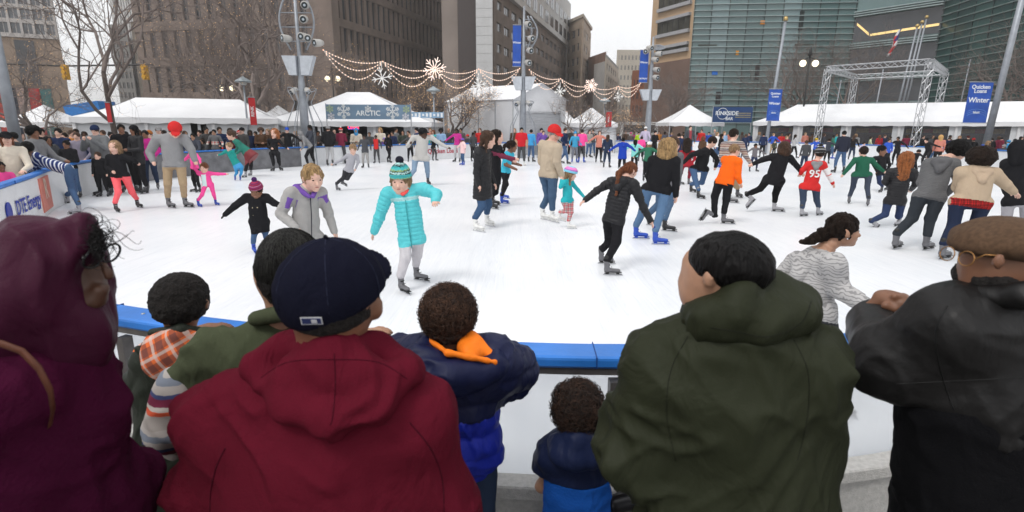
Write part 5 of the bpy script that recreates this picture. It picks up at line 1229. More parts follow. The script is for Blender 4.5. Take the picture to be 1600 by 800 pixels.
px('girl in a turquoise padded jacket and tall striped knit hat, one arm raised', 12, (626, 282, 20), [(606, 302), (659, 295)], [(593, 338), (682, 303, -.05)], [(585, 361), (680, 314, -.22)], [(634, 376), (654, 374)], [(633, 404), (651, 399)],
   [(621, 453, 645, 464), (643, 437, 676, 442)], (.09, .50, .54), (.50, .48, .50), hair=('long', 'sand'), hat=('tall', hatmat, cloth((.08, .42, .42), 'knit'), cloth((.02, .02, .03), 'knit')), kind='puffy', coat=.035, bulk=1.12, bulkarm=1.3, coatw=1.05,
   skates='grey', topfn=turq_top, topmats=[cloth((.35, .6, .6), 'shell')], extra=ex_turq, vox=.0068, hyaw=-5, hpit=10, fold=.014, hoodd=(.07, .42, .46), group=None)
# grey jacket with purple hood lining
def ex_grey(root, J, q):
    S = q['S']; nb, up, lat, pel = q['nb'], q['up'], q['lat'], q['pel']; f = frame(45)[:, 1]
    nb = nb + up * .062 * S
    P = [cap(nb + lat*.10*S - f*.05, .055*S, nb - lat*.10*S - f*.05, .055*S, 0, .03), cap(nb + lat*.115*S, .05*S, nb + f*.145*S + lat*.03*S - up*.09*S, .026*S, 0, .03), cap(nb - lat*.115*S, .05*S, nb + f*.145*S - lat*.03*S - up*.09*S, .026*S, 0, .03),
         ell(nb - f*.10*S - up*.02, A(.10, .06, .07)*S, frame(45), 0, .04)]
    sdf_obj('hood_lining', P, .009, [cloth(PUR)], root)
    z = MB(); z.tube([nb + f*.12*S - up*.03, lerp(nb, pel, .5) + f*.16*S, pel + f*.17*S - up*.05], .005, 6); z.build('zip', mat('zip_dark', (.02, .02, .03), .4), root, True)
def grey_top(c, t, q):
    for s_, e_ in ((q['sA'], q['eA']), (q['sB'], q['eB'])):
        d = e_ - s_; u = ((c - s_) @ d) / (d @ d); f = frame(45)[:, 1]
        off = (c - s_ - u[:, None] * d) @ f
        t[(t == 0) & (u > .12) & (u < .62) & (off > .068 * q['S']) & (np.linalg.norm(c - s_ - u[:, None]*d, axis=1) < .125*q['S'])] = 4
    return t
px('fair-haired girl in a light grey jacket with purple hood lining', 48, (489, 278, 21), [(454, 302), (501, 302)], [(439, 334), (513, 334)], [(462, 356, -.1), (522, 361)], [(461, 372), (495, 372)], [(462, 410), (490, 408)],
   [(462, 462, 480, 468), (492, 452, 512, 456)], (.33, .32, .31), CHAR, hair=('pony', 'blond'), coat=.10, bulk=1.04, bulkarm=1.15, kind='shell', topfn=grey_top, topmats=[cloth(PUR)], extra=ex_grey, vox=.0068, hyaw=42, hpit=14, skates='grey', fold=.012, brows='sand')
# toddler, black peacoat and maroon hat
knitm = stripes('knit_maroon_bands', [(3, (.22, .02, .06)), (.7, (.07, .02, .10)), (1.6, (.30, .03, .08)), (.5, (.35, .25, .4))], .42, 'Z', wobble=.08)
def ex_coat(root, J, q):
    S = q['S']; f = frame(3)[:, 1]; r = frame(3)[:, 0]; up = q['up']
    for i in range(3):
        for s in (-1, 1):
            c = lerp(q['nb'], q['pel'], .38 + .3 * i) + f * .135 * S + r * s * .05 * S
            lib_obj('button', small_ell('button_shape', (1, .4, 1)), M4(np.stack([r, f, A(0,0,1)], 1), c, .016 * S + .004), root, [mat('button_brass', (.35, .3, .2), .35, .1, metal=.6)])
    P = [ell(q['nb'] + A(0, 0, .02), A(.12, .10, .045) * S, frame(3), 0, .03)]
    sdf_obj('fur_collar', P, .011, [mat('fur_pale', (.34, .26, .17), .95, .4, 60, .9, 120)], root, fold=.012, fsc=3)
px('toddler in a black double-breasted coat and maroon bobble hat, arms spread', 3, (400.5, 297, 12.5), [(385, 309), (416, 309)], [(367, 322), (428, 317)], [(352, 335), (440, 322)], [(396, 347), (414, 347)], [(398, 362), (414, 362)],
   [(396, 393, 401, 399), (416, 386, 420, 391)], BLK, DEN, skn='brown', hair=('short', 'black'), hat=('pom', knitm, knitm, cloth((.06, .02, .1), 'knit')), coat=.14, bulk=1.2, bulkarm=1.2, skates='blue', extra=ex_coat, hpit=22, vox=.009, S=.62, lkind='cotton', glove=(.02, .02, .02))
px('little boy in a grey long-sleeved shirt leaning into a turn', 10, (551.5, 233, 8), [(543, 243), (558, 244)], [(532, 251), (560, 253)], [(521, 256), (556, 263)], [(540, 266), (549, 268)], [(537, 277), (543, 279)], [(526, 296, 532, 299), (534, 288, 540, 291, .1)], (.33, .33, .36), CHAR, hair=('short', 'sand'), Y=None, hpit=25, skates='grey')
px('man in a black brimmed hat, pale zip jacket and light jeans', 5, (661, 209, 8.5), [(646, 215), (674, 215)], [(637, 228, -.05), (687, 224)], [(641, 224, -.25), (699, 230)], [(649, 248), (666, 248)], [(647, 266), (668, 268)], [(640, 291, 636, 294), (667, 288, 674, 290)],
   (.45, .44, .42), (.20, .28, .38), skn='dark', hair=('short', 'black'), hat=('brim', BLK), bulk=1.12, hyaw=50, hpit=12, coat=.04, skates='black')
# women in black coats
px('brown-haired woman in a long black quilted coat and white figure skates', 88, (763, 218, 13.5), [(748, 238), (760, 236)], [(744, 268), (764, 266)], [(748, 288), (772, 285)], [(750, 292), (758, 292)], [(753, 322), (763, 319)],
   [(738, 360, 760, 364), (755, 351, 777, 356)], BLK, (.045, .085, .16), hair=('long', 'brown'), coat=.20, bulk=1.12, near='a', kind='puffy', skates='white', vox=.011, hyaw=80, hpit=16, hoodd=BLK, coatw=1.02)
px('woman in a black waistcoat with maroon sleeves reaching forward', 85, (777, 214, 11.5), [(770, 232), (780, 231)], [(784, 244), (786, 243)], [(803, 248), (800, 250)], [(770, 278), (776, 278)], [(770, 302), (774, 300)],
   [(763, 326, 780, 328), (767, 320, 783, 322)], BLK, BLK, hair=('long', 'dark'), coat=.14, near='a', skates='black', hyaw=80,
   topfn=lambda c, t, q: np.where((t == 0) & (np.minimum(*[np.linalg.norm(c - e_ - np.clip(((c - e_) @ (w_ - e_)) / ((w_ - e_) @ (w_ - e_)), -.7, 1)[:, None] * (w_ - e_), axis=1) for e_, w_ in ((q['eA'], q['wA']), (q['eB'], q['wB']))]) < .07), 4, t), topmats=[cloth((.16, .03, .06))])
px('girl with a curly puff of hair in an aqua T-shirt', 80, (800, 229, 9.5), [(787, 242), (800, 242)], [(790, 257), (800, 254)], [(803, 263), (810, 257)], [(786, 268), (793, 268)], [(791, 288), (789, 285)], [(780, 318, 798, 319), (783, 310, 797, 311)],
   (.05, .42, .58), BLK, skn='brown', hair=('pony', 'dark'), near='a', skates='blue', short=True)
# man with the red cap and the helmeted child
px('older man in a beige fleece and red-and-white cap, bending to a child', 66, (866, 209, 13), [(848, 226), (871, 231)], [(846, 252, .05), (870, 253)], [(856, 270, .1), (878, 275)], [(850, 272), (864, 274)], [(857, 306), (863, 306)],
   [(848, 343, 858, 345), (858, 345, 876, 350)], (.44, .36, .27), (.06, .105, .175), skn='pink', hair=('short', 'grey'), hat=('cap', RED, RED), coat=.03, bulk=1.12, bulkarm=1.15, hyaw=30, hpit=18, skates='white', vox=.011, near='b', fold=.012)
px('small child in a teal fleece and pink-and-aqua helmet holding his hand', 82, (892, 272, 10), [(881, 285), (893, 285)], [(876, 292), (903, 297)], [(877, 282, .05), (912, 307)], [(882, 314), (891, 314)], [(886, 329), (892, 331)], [(870, 344, 884, 347, .12), (885, 357, 902, 358)],
   TEAL, plaid('tights_plaid', (.62, .55, .53), (.5, .03, .05), (.1, .02, .03), .07), hair=('long', 'sand'), hat=('helmet', stripes('helmet_pink_aqua', [(1, (.75, .2, .5)), (1, (.2, .55, .7)), (.6, (.35, .15, .45))], .9, 'Z', .35, wobble=.3)), near='a', skates='white', hpit=12, vox=.010)
# girl with red ponytail in a black puffy waistcoat
px('girl with a long auburn ponytail in a black padded jacket, arms held out', 140, (985, 267, 13.5), [(956, 284), (990, 287)], [(934, 297), (1004, 322)], [(915, 312), (1016, 344)], [(951, 343), (966, 344)], [(952, 378), (963, 378)],
   [(934, 412, 962, 413), (939, 430, 976, 431)], BLK, BLK, hair=('tail', 'auburn'), bulk=1.12, bulkarm=1.05, kind='puffy', coat=.02, skates='grey', vox=.0095, hyaw=115, hpit=20, hoodd=(.012, .012, .014), fold=.014)
px('blond woman in a black sweater and blue rental skates', 150, (1042.5, 232, 16), [(1020, 251), (1055, 252)], [(1014, 275, .15), (1056, 280)], [(1018, 292, .25), (1056, 305)], [(1011, 296), (1040, 297)], [(1005, 328), (1033, 329)], [(988, 373, 1016, 374), (1018, 382, 1047, 383)],
   BLK, (.09, .16, .27), hair=('bob', 'blond'), bulk=1.18, coat=.02, skates='blue', vox=.010, hyaw=170, hpit=5)
px('skater in a grey coat mostly hidden behind the blond woman', 120, (1052, 226, 13), [(1040, 244), (1062, 244)], [(1036, 268), (1062, 268)], [(1040, 285), (1060, 288)], [(1034, 290), (1050, 290)], [(1030, 318), (1046, 318)], [(1013, 352, 1030, 353), (1036, 361, 1056, 363)], (.12, .12, .13), (.07, .12, .2), hair=('short', 'brown'), skates='black')
px('person in a black jacket and grey hood bending forward in jeans', 75, (1113, 222, 8.5), [(1094, 238), (1110, 236)], [(1080, 242), (1121, 249)], [(1068, 254), (1118, 260)], [(1083, 264), (1102, 265)], [(1087, 284), (1097, 285)], [(1087, 310, 1104, 312), (1076, 300, 1090, 302)],
   BLK, DEN, hair=('short', 'dark'), near='a', bulk=1.25, hoodd=GRY, hpit=35, lean=.15, S=.95)
px('bending skater in dark red with a black backpack', 165, (1074, 224, 8), [(1064, 238), (1084, 238)], [(1062, 250), (1086, 248)], [(1068, 256), (1080, 256)], [(1066, 258), (1080, 258)], [(1064, 270), (1078, 270)], [(1059, 288, 1070, 289), (1074, 288, 1084, 289)], (.32, .02, .03), (.2, .02, .035), hair=('long', 'dark'), skates='grey', hpit=30)
px('man in a striped knitted sweater and khaki trousers', 150, (1147, 210, 9), [(1131, 226), (1158, 226)], [(1127, 245), (1165, 243)], [(1130, 258), (1172, 254)], [(1134, 259), (1151, 259)], [(1138, 290), (1150, 290)], [(1138, 317, 1152, 318), (1150, 308, 1160, 310)],
   stripes('sweater_fair_isle', [(1.4, (.38, .29, .24)), (.5, (.12, .04, .04)), (.9, (.3, .26, .25)), (.5, (.04, .04, .06)), (1, (.45, .4, .36)), (.5, (.2, .08, .07))], .17, 'Z', wobble=.02), KHA, hair=('short', 'dark'), bulk=1.1, hyaw=110, skates='grey')
px('fair-haired boy in an orange fleece pushing off with one skate', 120, (1148, 235, 10), [(1133, 250), (1153, 253)], [(1146, 270), (1153, 276)], [(1143, 286), (1156, 284)], [(1124, 286), (1138, 286)], [(1117, 306), (1135, 310)], [(1101, 326, 1091, 342, .05), (1127, 350, 1148, 351)],
   (.82, .13, .012), BLK, hair=('short', 'sand'), bulk=1.15, coat=.0, skates='grey', hyaw=100, vox=.0105, lean=.08, hem=.0)
px('woman in a black coat and leggings gliding with both arms out', 170, (1225, 232, 10.5), [(1207, 245), (1234, 247)], [(1190, 250), (1245, 259)], [(1177, 256), (1252, 269)], [(1199, 280), (1219, 283)], [(1188, 295), (1212, 302)], [(1180, 314, 1170, 325, -.05), (1207, 331, 1225, 332)],
   BLK, (.01, .01, .011), hair=('bob', 'brown'), coat=.10, bulk=1.1, skates='silver', lean=.1, vox=.0115)
# red jersey with the number
def jersey(root, J, q):
    b = -frame(165)[:, 1]; S = q['S']
    text3('number', '95', lerp(q['nb'], q['pel'], .40) + b * .135 * S, frame(165 + 180)[:, 0] * -1, A(0, 0, 1), .19 * S, mat('jersey_white', WHT, .8), root, bold=True, depth=.012)
px('boy in a red hockey jersey with white sleeves and a striped bobble hat', 165, (1281, 240, 9.5), [(1263, 257), (1286, 257)], [(1254, 266), (1295, 273)], [(1251, 271, .1), (1301, 286)], [(1255, 292), (1275, 293)], [(1255, 312), (1276, 312)], [(1249, 339, 1263, 338), (1277, 340, 1284, 334)],
   RED, (.04, .055, .09), hair=('short', 'dark'), hat=('pom', stripes('knit_grey_black', [(1, (.2, .2, .2)), (1, (.015, .015, .017))], .5, 'Z'), cloth((.03, .03, .03), 'knit')), hoodd=GRY, bulk=1.15, coat=.04, skates='silver', extra=jersey, vox=.0105,
   topfn=lambda c, t, q: np.where((t == 0) & (np.minimum(np.linalg.norm(c - (q['sB'] * .35 + q['eB'] * .65), axis=1), np.linalg.norm(c - (q['eB'] * .6 + q['wB'] * .4), axis=1)) < .115 * q['S']), 4, t), topmats=[cloth(WHT)])
px('boy in a dark green sweatshirt and grey jeans with arms held wide', 178, (1349, 237, 8.5), [(1336, 250), (1361, 250)], [(1326, 262), (1372, 261)], [(1318, 272), (1380, 267)], [(1336, 274), (1357, 274)], [(1333, 292), (1355, 293)], [(1325, 319, 1328, 317), (1355, 323, 1356, 321)], GRN, (.045, .055, .08), hair=('short', 'dark'), bulk=1.15, skates='grey')
px('boy in a black jacket with a white print, beside the boy in green', 10, (1378, 235, 8), [(1367, 247), (1387, 247)], [(1365, 258), (1390, 258)], [(1370, 268), (1386, 268)], [(1373, 271), (1384, 271)], [(1374, 285), (1383, 285)], [(1374, 299, 1376, 303), (1383, 296, 1385, 299)], BLK, NAVY, skn='brown', hair=('short', 'black'), hyaw=40)
px('woman with long coppery hair in a black coat, skates trailing', 150, (1416, 250, 13.5), [(1392, 268), (1428, 269)], [(1382, 284), (1430, 288)], [(1392, 292, .1), (1424, 296, .2)], [(1388, 314), (1409, 314)], [(1383, 335), (1404, 338)], [(1376, 352, 1364, 367, -.1), (1398, 350, 1404, 358)], BLK, (.03, .045, .1), hair=('long', 'red'), coat=.06, bulk=1.2, skates='silver', vox=.0105, hyaw=140, kind='puffy')
greym = stripes('knit_grey_marl', [(1, (.075, .075, .08)), (.8, (.13, .13, .135)), (.7, (.1, .1, .1)), (.5, (.17, .17, .17))], .02, 'Z', wobble=.03)
px('curly-haired man in a grey marl hooded sweatshirt looking down', 145, (1497, 238, 14.5), [(1451, 256), (1490, 256)], [(1440, 285), (1498, 284)], [(1452, 302, .2), (1478, 303, .15)], [(1437, 308), (1466, 309)], [(1426, 340), (1454, 340)], [(1404, 394, 1400, 384), (1449, 396, 1452, 386)],
   greym, (.03, .035, .042), hair=('afro', 'black'), hoodd=(.10, .10, .105), bulk=1.15, coat=.02, skates='grey', hyaw=110, hpit=28, lean=.15, S=1.03, vox=.0095)
px('person with dark curly hair in a beige hooded sweatshirt over a red checked shirt', 165, (1532, 251, 17), [(1503, 270), (1553, 272)], [(1496, 292, .15), (1571, 288)], [(1500, 305, .25), (1583, 299)], [(1496, 316), (1537, 318)], [(1490, 350), (1524, 350)], [(1474, 411, 1479, 400), (1524, 412, 1528, 401)],
   TAN, (.018, .025, .05), hair=('afro', 'dark'), hoodd=(.42, .32, .23), bulk=1.25, coat=.045, S=1.0, skates='grey', vox=.009, hyaw=150, hpit=15, lean=.1,
   topfn=lambda c, t, q: np.where((t == 0) & (((c - q['pel']) @ q['up']) < .035) & (np.abs((c - q['pel']) @ q['lat']) < .26), 4, t), topmats=[plaid('shirt_red_check', (.45, .02, .02), (.05, .01, .01), (.02, .01, .01), .06)])
px('person in a black parka with a fur-edged hood at the edge of the ice', 150, (1590, 234, 13), [(1572, 256), (1612, 257)], [(1566, 280), (1618, 282)], [(1572, 300), (1612, 302)], [(1576, 316), (1604, 316)], [(1572, 345), (1602, 346)], [(1568, 372, 1574, 380), (1600, 374, 1606, 380)], BLK, (.35, .34, .36), hair=('short', 'blond'), hat=('hood', BLK), coat=.02, bulk=1.25)
# zebra hoodie girl, close to the rail
zeb = stripes('zebra_print', [(1.0, (.42, .41, .405)), (.5, (.24, .235, .235))], .021, 'Z', wobble=.085)
def ex_zeb(root, J, q):
    S = q['S']; nb, up, lat = q['nb'], q['up'], q['lat']; f = frame(120)[:, 1]
    sdf_obj('hood_lining', [cap(nb + lat*.07*S + up*.035, .032, nb - f*.06 + up*.03, .034, 0, .03), cap(nb - lat*.07*S + up*.035, .032, nb - f*.06 + up*.03, .034, 0, .03), ell(nb + up*.02*S, (.08, .07, .04), None, 0, .03)], .009, [cloth((.80, .28, .24))], root)
    m = MB()
    for s in (1, -1):
        c = q['hd'] + q['R'] @ (A(s * .74, -.02, -.36) * q['HR'])
        lib_obj('earring', small_ell('stud', (1, 1, 1)), M4(np.eye(3), c, .005), root, [mat('silver', (.7, .7, .7), .2, 0, metal=1.)])
px('dark-haired girl in a zebra-print hooded top leaning at the rail', 110, (1318, 360, 27), [(1245, 412, .1), (1303, 415)], [(1215, 440, .1), (1310, 452)], [(1200, 455, .0), (1358, 480, -.25)], [(1232, 492), (1285, 492)], [(1240, 560), (1290, 560)],
   [(1230, 640, 1260, 650), (1290, 640, 1320, 650)], zeb, CHAR, Y=3.25, S=.85, skn='tan', hair=('lowbun', 'dark'), bulk=1.1, bulkarm=1.12, hoodd=zeb, extra=ex_zeb, vox=.0068, hyaw=80, hpit=0, face=True, lean=.1, near='b', fold=.012)
# ---------------------------------------------------------------- more skaters and the crowd round the rink
def ic(label, u, vt, vf, yaw, top, legs, pose='down', **kw):
    return fk(label, u, vt, float(G(u, vf)[1]), yaw, top, legs, pose, **kw)
def out(label, u, vt, Y, yaw, top, legs, pose='down', **kw):
    j = (u * 37 + vt * 11) % 10 / 10.
    if sum(top[:3]) < .09 and j > .25: top = tuple(x + .11 * j * w for x, w in zip(top, ((1, .95, .9), (.8, .9, 1.2), (1.1, .9, .8))[u % 3]))
    yaw += (u * 13) % 50 - 25
    kw.setdefault('skates', 'shoe'); return fk(label, u, vt, Y, yaw, top, legs, pose, gz=GZ, **kw)
SKY = (.05, .28, .55); LBL = (.25, .38, .55); MAG = (.45, .03, .22); PPK = (.75, .52, .52); SAL = (.52, .20, .15); LIME = (.45, .7, .03); LAV = (.45, .40, .52); CRM = (.6, .54, .45); MINT = (.22, .60, .56); FOR = (.03, .13, .08); BRN_ = (.09, .05, .03); DGR = (.06, .062, .066); HOT = (.8, .08, .3)
# left end of the rink
L1 = px('tall man in a grey quarter-zip fleece, red cap and khaki trousers looking down', 5, (274, 204, 12.5), [(246, 217), (288, 217)], [(234, 238), (299, 234)], [(239, 251, -.1), (304, 249)], [(262, 258), (282, 258)], [(262, 287), (286, 287)], [(266, 322, 272, 329), (288, 324, 304, 325)],
   (.24, .24, .245), (.36, .265, .165), hair=('short', 'brown'), hat=('cap', RED, RED), bulk=1.25, bulkarm=1.15, hyaw=30, hpit=32, kind='fleece', skates='grey', vox=.011, lkind='cotton', coat=.02)
px('little girl in a bright pink outfit with white shirt front holding his hand', 0, (319, 262, 8), [(311, 271), (328, 271)], [(305, 264), (341, 272)], [(303, 254), (353, 272)], [(320, 289), (330, 289)], [(316, 304), (334, 304)], [(311, 321, 315, 326), (337, 319, 343, 323)], HOT, HOT, hair=('short', 'auburn'), skates='blue', S=.55, bulk=1.15,
   topfn=lambda c, t, q: np.where((t == 0) & (np.abs((c - q['nb']) @ q['lat']) < .055) & (c[:, 1] < q['pel'][1]) & (((c - q['nb']) @ q['up']) < -.02), 4, t), topmats=[cloth((.55, .7, .7))])
px('girl with long fair hair, black hooded top and coral leggings', 0, (179, 230, 10.5), [(171, 246), (193, 246)], [(168, 262), (207, 250)], [(176, 268, -.15), (213, 254, .1)], [(180, 275), (196, 275)], [(185, 300), (206, 300)], [(181, 331, 188, 333), (217, 322, 221, 328)], BLK, (.85, .13, .15), hair=('long', 'sand'), bulk=1.2, skates='black', vox=.012)
stn = stripes('rugby_stripe', [(1.6, (.02, .035, .13)), (1, (.6, .62, .66))], .075, 'X', wobble=.01)
px('boy in a navy and white striped shirt and jeans bending over the side barrier', -100, (42, 232, 11), [(57, 243), (62, 256)], [(52, 262, .15), (55, 270)], [(42, 268, .3), (46, 274, -.1)], [(104, 262), (112, 270)], [(112, 296, .1), (116, 298)], [(128, 334, 106, 336), (110, 318, 92, 320)], stn, DEN, skn='dark', hair=('short', 'black'), Y=11.2, S=.85, bulk=1.1, hpit=10, skates='silver', hyaw=-95, lean=.0)
ic('man in a grey zip jacket and navy beanie with both fists raised', 148, 196, 305, 5, (.14, .145, .15), BLK, ('up', 'up'), hat=('knit', NAVY, NAVY), hpit=20, bulk=1.2)
ic('small boy in black with a green badge in front of the man with raised fists', 152, 237, 307, 10, BLK, BLK, hair=('short', 'brown'), skates='black')
ic('smiling man in glasses and a mauve checked shirt by the barrier', 119, 206, 300, 15, (.22, .20, .25), DEN, 'pocket', hair=('short', 'brown'))
ic('girl in a headband and black jacket skating in jeans at the left bend', 103, 219, 309, 5, BLK, DEN, 'fold', skn='brown', hair=('bun', 'black'), skates='black')
out('person with a big round afro and grey hooded jacket outside the side barrier', 46, 178, 12.4, 75, (.18, .18, .185), DGR, 'rail', skn='brown', hair=('afro', 'black'), bulk=1.15, hoodd=GRY, hyaw=70)
out('woman with long braids and a dark hood outside the side barrier', 72, 213, 14, 60, DGR, BLK, 'rail', skn='brown', hair=('long', 'black'))
out('woman in a black cap and cream knitted jacket leaning on the side barrier', 8, 206, 10.7, 60, CRM, BLK, 'rail', hair=('long', 'auburn'), hat=('cap', BLK, BLK), hyaw=50)
out('child in pink sleeves reaching over the side barrier', -2, 252, 10.0, 70, HOT, BLK, 'rail', skn='brown', hair=('bun', 'black'))
out('child in a dark hood low beside the boy in stripes', 84, 226, 14.6, 30, DGR, BLK, 'rail', hat=('hood', DGR))
for k, (u, v, y, c, lb, h) in enumerate(((90, 200, 16.5, NAVY, 'person in a navy coat behind the long-haired braided woman', ('short', 'black')), (100, 207, 17.5, GRY, 'person in a grey jacket seen between heads at the tent corner', ('short', 'dark')), (63, 200, 18, BLK, 'person in black under the white canopy at the side', ('short', 'black')), (110, 203, 19, (.5, .2, .05), 'person in an orange-brown hat near the tent corner', ('short', 'brown')), (30, 207, 17, BLK, 'dark-coated person beyond the thick pale pole', ('long', 'dark')))):
    out(lb, u, v, y, 20 + 15 * k, c, BLK, 'down', hair=h)
ic('woman in a black coat looking aside behind the fair-haired girl', 188, 194, 300, 40, BLK, BLK, 'pocket', skn='brown', hair=('bun', 'black'), coat=.1)
ic('woman in a black padded jacket and beanie clasping her hands', 209, 196, 302, -25, BLK, BLK, 'fold', skn='brown', hat=('knit', BLK, BLK), hair=('long', 'black'), coat=.12, skates='black', kind='puffy')
ic('person in a magenta hooded jacket beside the man in the red cap', 226, 203, 296, 15, MAG, DDEN, 'pocket', skn='brown', hair=('short', 'black'), skates='grey')
ic('child in a bright pink jacket half behind the man in the red cap', 300, 228, 300, -30, HOT, BLK, 'out', hair=('short', 'brown'))
out('man in a grey flat cap behind the man in the fleece', 246, 193, 19.4, 10, DGR, BLK, hat=('cap', GRY, GRY))
out('person in an orange knitted hat behind the pink hood', 233, 204, 19, 0, BRN_, BLK, hat=('knit', (.35, .12, .03), (.35, .12, .03)))
# along the smoked panels
out('couple member in a black jacket leaning close, beside the grey fleece', 301, 208, 21.2, 20, BLK, BLK, 'rail', skn='tan', hair=('short', 'black'))
out('smaller person nestled in front of the leaning couple', 316, 216, 21.4, 0, DGR, BLK, 'rail', skn='tan', hair=('long', 'dark'))
out('bearded man in a black jacket looking to the side by the tent hatch', 321, 198, 23, 60, BLK, BLK, skn='tan', hair=('short', 'black'))
out('heavy man with a shaved head and navy jacket at the smoked panel', 342, 197, 23.2, 20, NAVY, BLK, 'rail', skn='tan', hair=('short', 'dark'))
ic('teenage boy in a grey jumper with a red and white pattern and red gloves', 334, 202, 265, 8, (.13, .13, .135), (.02, .022, .03), 'swing', skn='tan', hair=('short', 'black'), glove=RED,
   topfn=lambda c, t, q: np.where((t == 0) & (np.abs(((c - q['nb']) @ q['up']) + .24) < .07) & (c[:, 1] < q['pel'][1] + .1), 4, t), topmats=[plaid('jumper_reindeer', (.6, .55, .5), (.4, .03, .03), (.6, .6, .55), .12)])
out('woman with a dark bob behind the patterned jumper', 359, 200, 23.5, 10, (.12, .02, .03), BLK, 'rail', hair=('bob', 'dark'))
px('woman in a teal sweater and maroon coat bending to a small child', -55, (361, 211, 8), [(366, 220), (372, 222)], [(372, 230), (376, 234)], [(366, 238, -.1), (370, 240)], [(386, 240), (392, 241)], [(386, 256), (392, 258)], [(386, 277, 378, 278), (394, 274, 388, 275)], (.03, .17, .13), BLK, hair=('short', 'brown'), bulk=1.1, coat=.22, coatw=1.5,
   topfn=lambda c, t, q: np.where((t == 0) & (((c - q['pel']) @ q['up']) < .06), 4, t), topmats=[cloth((.17, .025, .03), 'puffy')], skates='silver')
px('little child in a teal top with a bright blue coat round the waist', -20, (358, 229, 6.5), [(352, 237), (364, 237)], [(346, 241), (368, 244)], [(342, 242), (366, 248)], [(369, 262), (377, 262)], [(370, 270), (377, 270)], [(369, 281, 366, 283), (377, 281, 374, 283)], (.02, .25, .22), SKY, hair=('short', 'sand'), coat=.04, coatw=1.5, S=.62, skates='blue', bulk=1.2,
   topfn=lambda c, t, q: np.where((t == 0) & (((c - q['pel']) @ q['up']) < .12), 4, t), topmats=[cloth(SKY, 'puffy')])
out('man in a black cap and red scarf behind the bending woman', 378, 199, 24, -10, BLK, BLK, hat=('cap', BLK, BLK)); out('person in a white and red bobble hat between two onlookers', 373, 204, 24.6, 10, RED, BLK, hat=('pom', RED, WHT))
out('woman with a light afro and brown leather jacket, arms crossed', 407, 200, 25.2, 15, BRN_, OLV, 'fold', skn='tan', hair=('afro', 'brown'))
out('man in a grey cap looking over the red-haired woman', 421, 193, 26, 30, BLK, BLK, hat=('cap', GRY, GRY)); out('woman with wavy fair hair close behind the red-haired skater', 418, 201, 25.6, -10, BRN_, BLK, hair=('long', 'sand'))
px('young woman with long red hair all in black, hands out for balance', -15, (429, 208, 7.5), [(420, 219), (436, 220)], [(419, 230), (443, 228)], [(424, 232, -.15), (448, 231)], [(424, 240), (434, 240)], [(427, 253), (436, 253)], [(430, 267, 422, 268), (438, 265, 442, 268)], BLK, BLK, hair=('long', 'red'))
ic('person in a blue cap, black coat and light jeans at the smoked panel', 448, 199, 260, 25, BLK, DEN, 'out', hat=('cap', ROY, ROY), coat=.12); out('woman with brown hair stooping beside the blue cap', 443, 206, 26.5, -15, BLK, BLK, 'rail', hair=('long', 'brown'))
ic('person in a grey hooded top bent forward under the mast hoops', 470, 207, 262, -60, GRY, BLK, 'rail', hat=('hood', GRY), lean=38, S=None) if 0 else fk('person in a grey hooded top bent forward under the mast hoops', 476, 200, 24.4, -70, GRY, BLK, 'rail', hat=('hood', GRY), lean=35, H=1.7)
ic('man in a charcoal jacket standing against the board beside the hooped mast', 484, 195, 259, -50, (.05, .055, .07), BLK, 'rail', skn='dark', hair=('short', 'black'))
# in front of and behind the boards under the snowflake banner
ic('person in a big black coat and grey beanie with a pink strap, turned away', 512, 197, 259, 170, BLK, LGR, 'pocket', hat=('knit', GRY, GRY), coat=.06, bulk=1.35)
out('person with dark hair next to the grey beanie', 522, 200, 29, 10, BLK, BLK, hair=('short', 'black'))
ic('person in a maroon top and red-white bobble hat holding a white cup', 532, 200, 256, 175, MAR, DGR, 'fold', hat=('pom', RED, WHT))
out('woman in a bright blue headscarf and cream jacket', 556, 200, 28.2, 10, CRM, KHA, 'fold', skn='tan', hat=('scarf', SKY, SKY))
ic('boy in a charcoal coat and pale grey trousers under the banner', 569, 210, 262, 5, (.065, .067, .075), (.32, .31, .3), 'swing', skn='dark', hair=('short', 'black'), skates='black', coat=.08)
ic('child with a red shirt under a dark waistcoat', 587, 211, 255, 5, DGR, DGR, 'swing', skn='dark', hair=('short', 'black'),
   topfn=lambda c, t, q: np.where((t == 0) & (np.abs((c - q['nb']) @ q['lat']) < .11) & (c[:, 1] < q['pel'][1]), 4, t), topmats=[cloth(RED)])
out('blond woman in a yellow scarf holding a purple-hatted toddler', 594, 199, 29.5, -10, CRM, BLK, 'fold', hair=('bob', 'blond')); out('toddler in a purple and white hat held at the barrier', 600, 207, 29.3, 0, PUR, PUR, 'fold', hat=('pom', PUR, WHT), H=1.45)
ic('woman in a black coat and leggings striding past the white board', 606, 208, 254, 60, BLK, BLK, 'pocket', skn='tan', hair=('long', 'black'), coat=.16, step=.22, skates='black')
out('bald man in a navy sweatshirt with forearms on the rail', 613, 205, 30, -10, NAVY, BLK, 'fold', skn='tan', hair=('short', 'dark')); out('man with dark hair behind the rail looking right', 618, 199, 31.5, 60, GRY, BLK, skn='tan', hair=('short', 'dark')); out('woman in a dark green hooded coat at the rail', 629, 203, 30.6, 10, (.04, .05, .04), BLK, 'rail', skn='tan', hair=('long', 'black'))
ic('small child in a grey coat with an orange sleeve beside the white-jacketed man', 640, 208, 253, 20, DGR, BLK, ('out', 'down'), hair=('short', 'sand'))
out('man in a dark cap and blue jacket standing above the rail', 651, 192, 31, -40, (.03, .05, .12), BLK, hat=('knit', BLK, BLK)); out('older person with short fair hair past the white-jacketed shoulder', 672, 197, 33, 0, SAL, BLK, hair=('short', 'sand')); out('woman in an aqua top beside the grey lamp post', 677, 203, 32.6, 10, AQ, BLK, hair=('bob', 'auburn'))
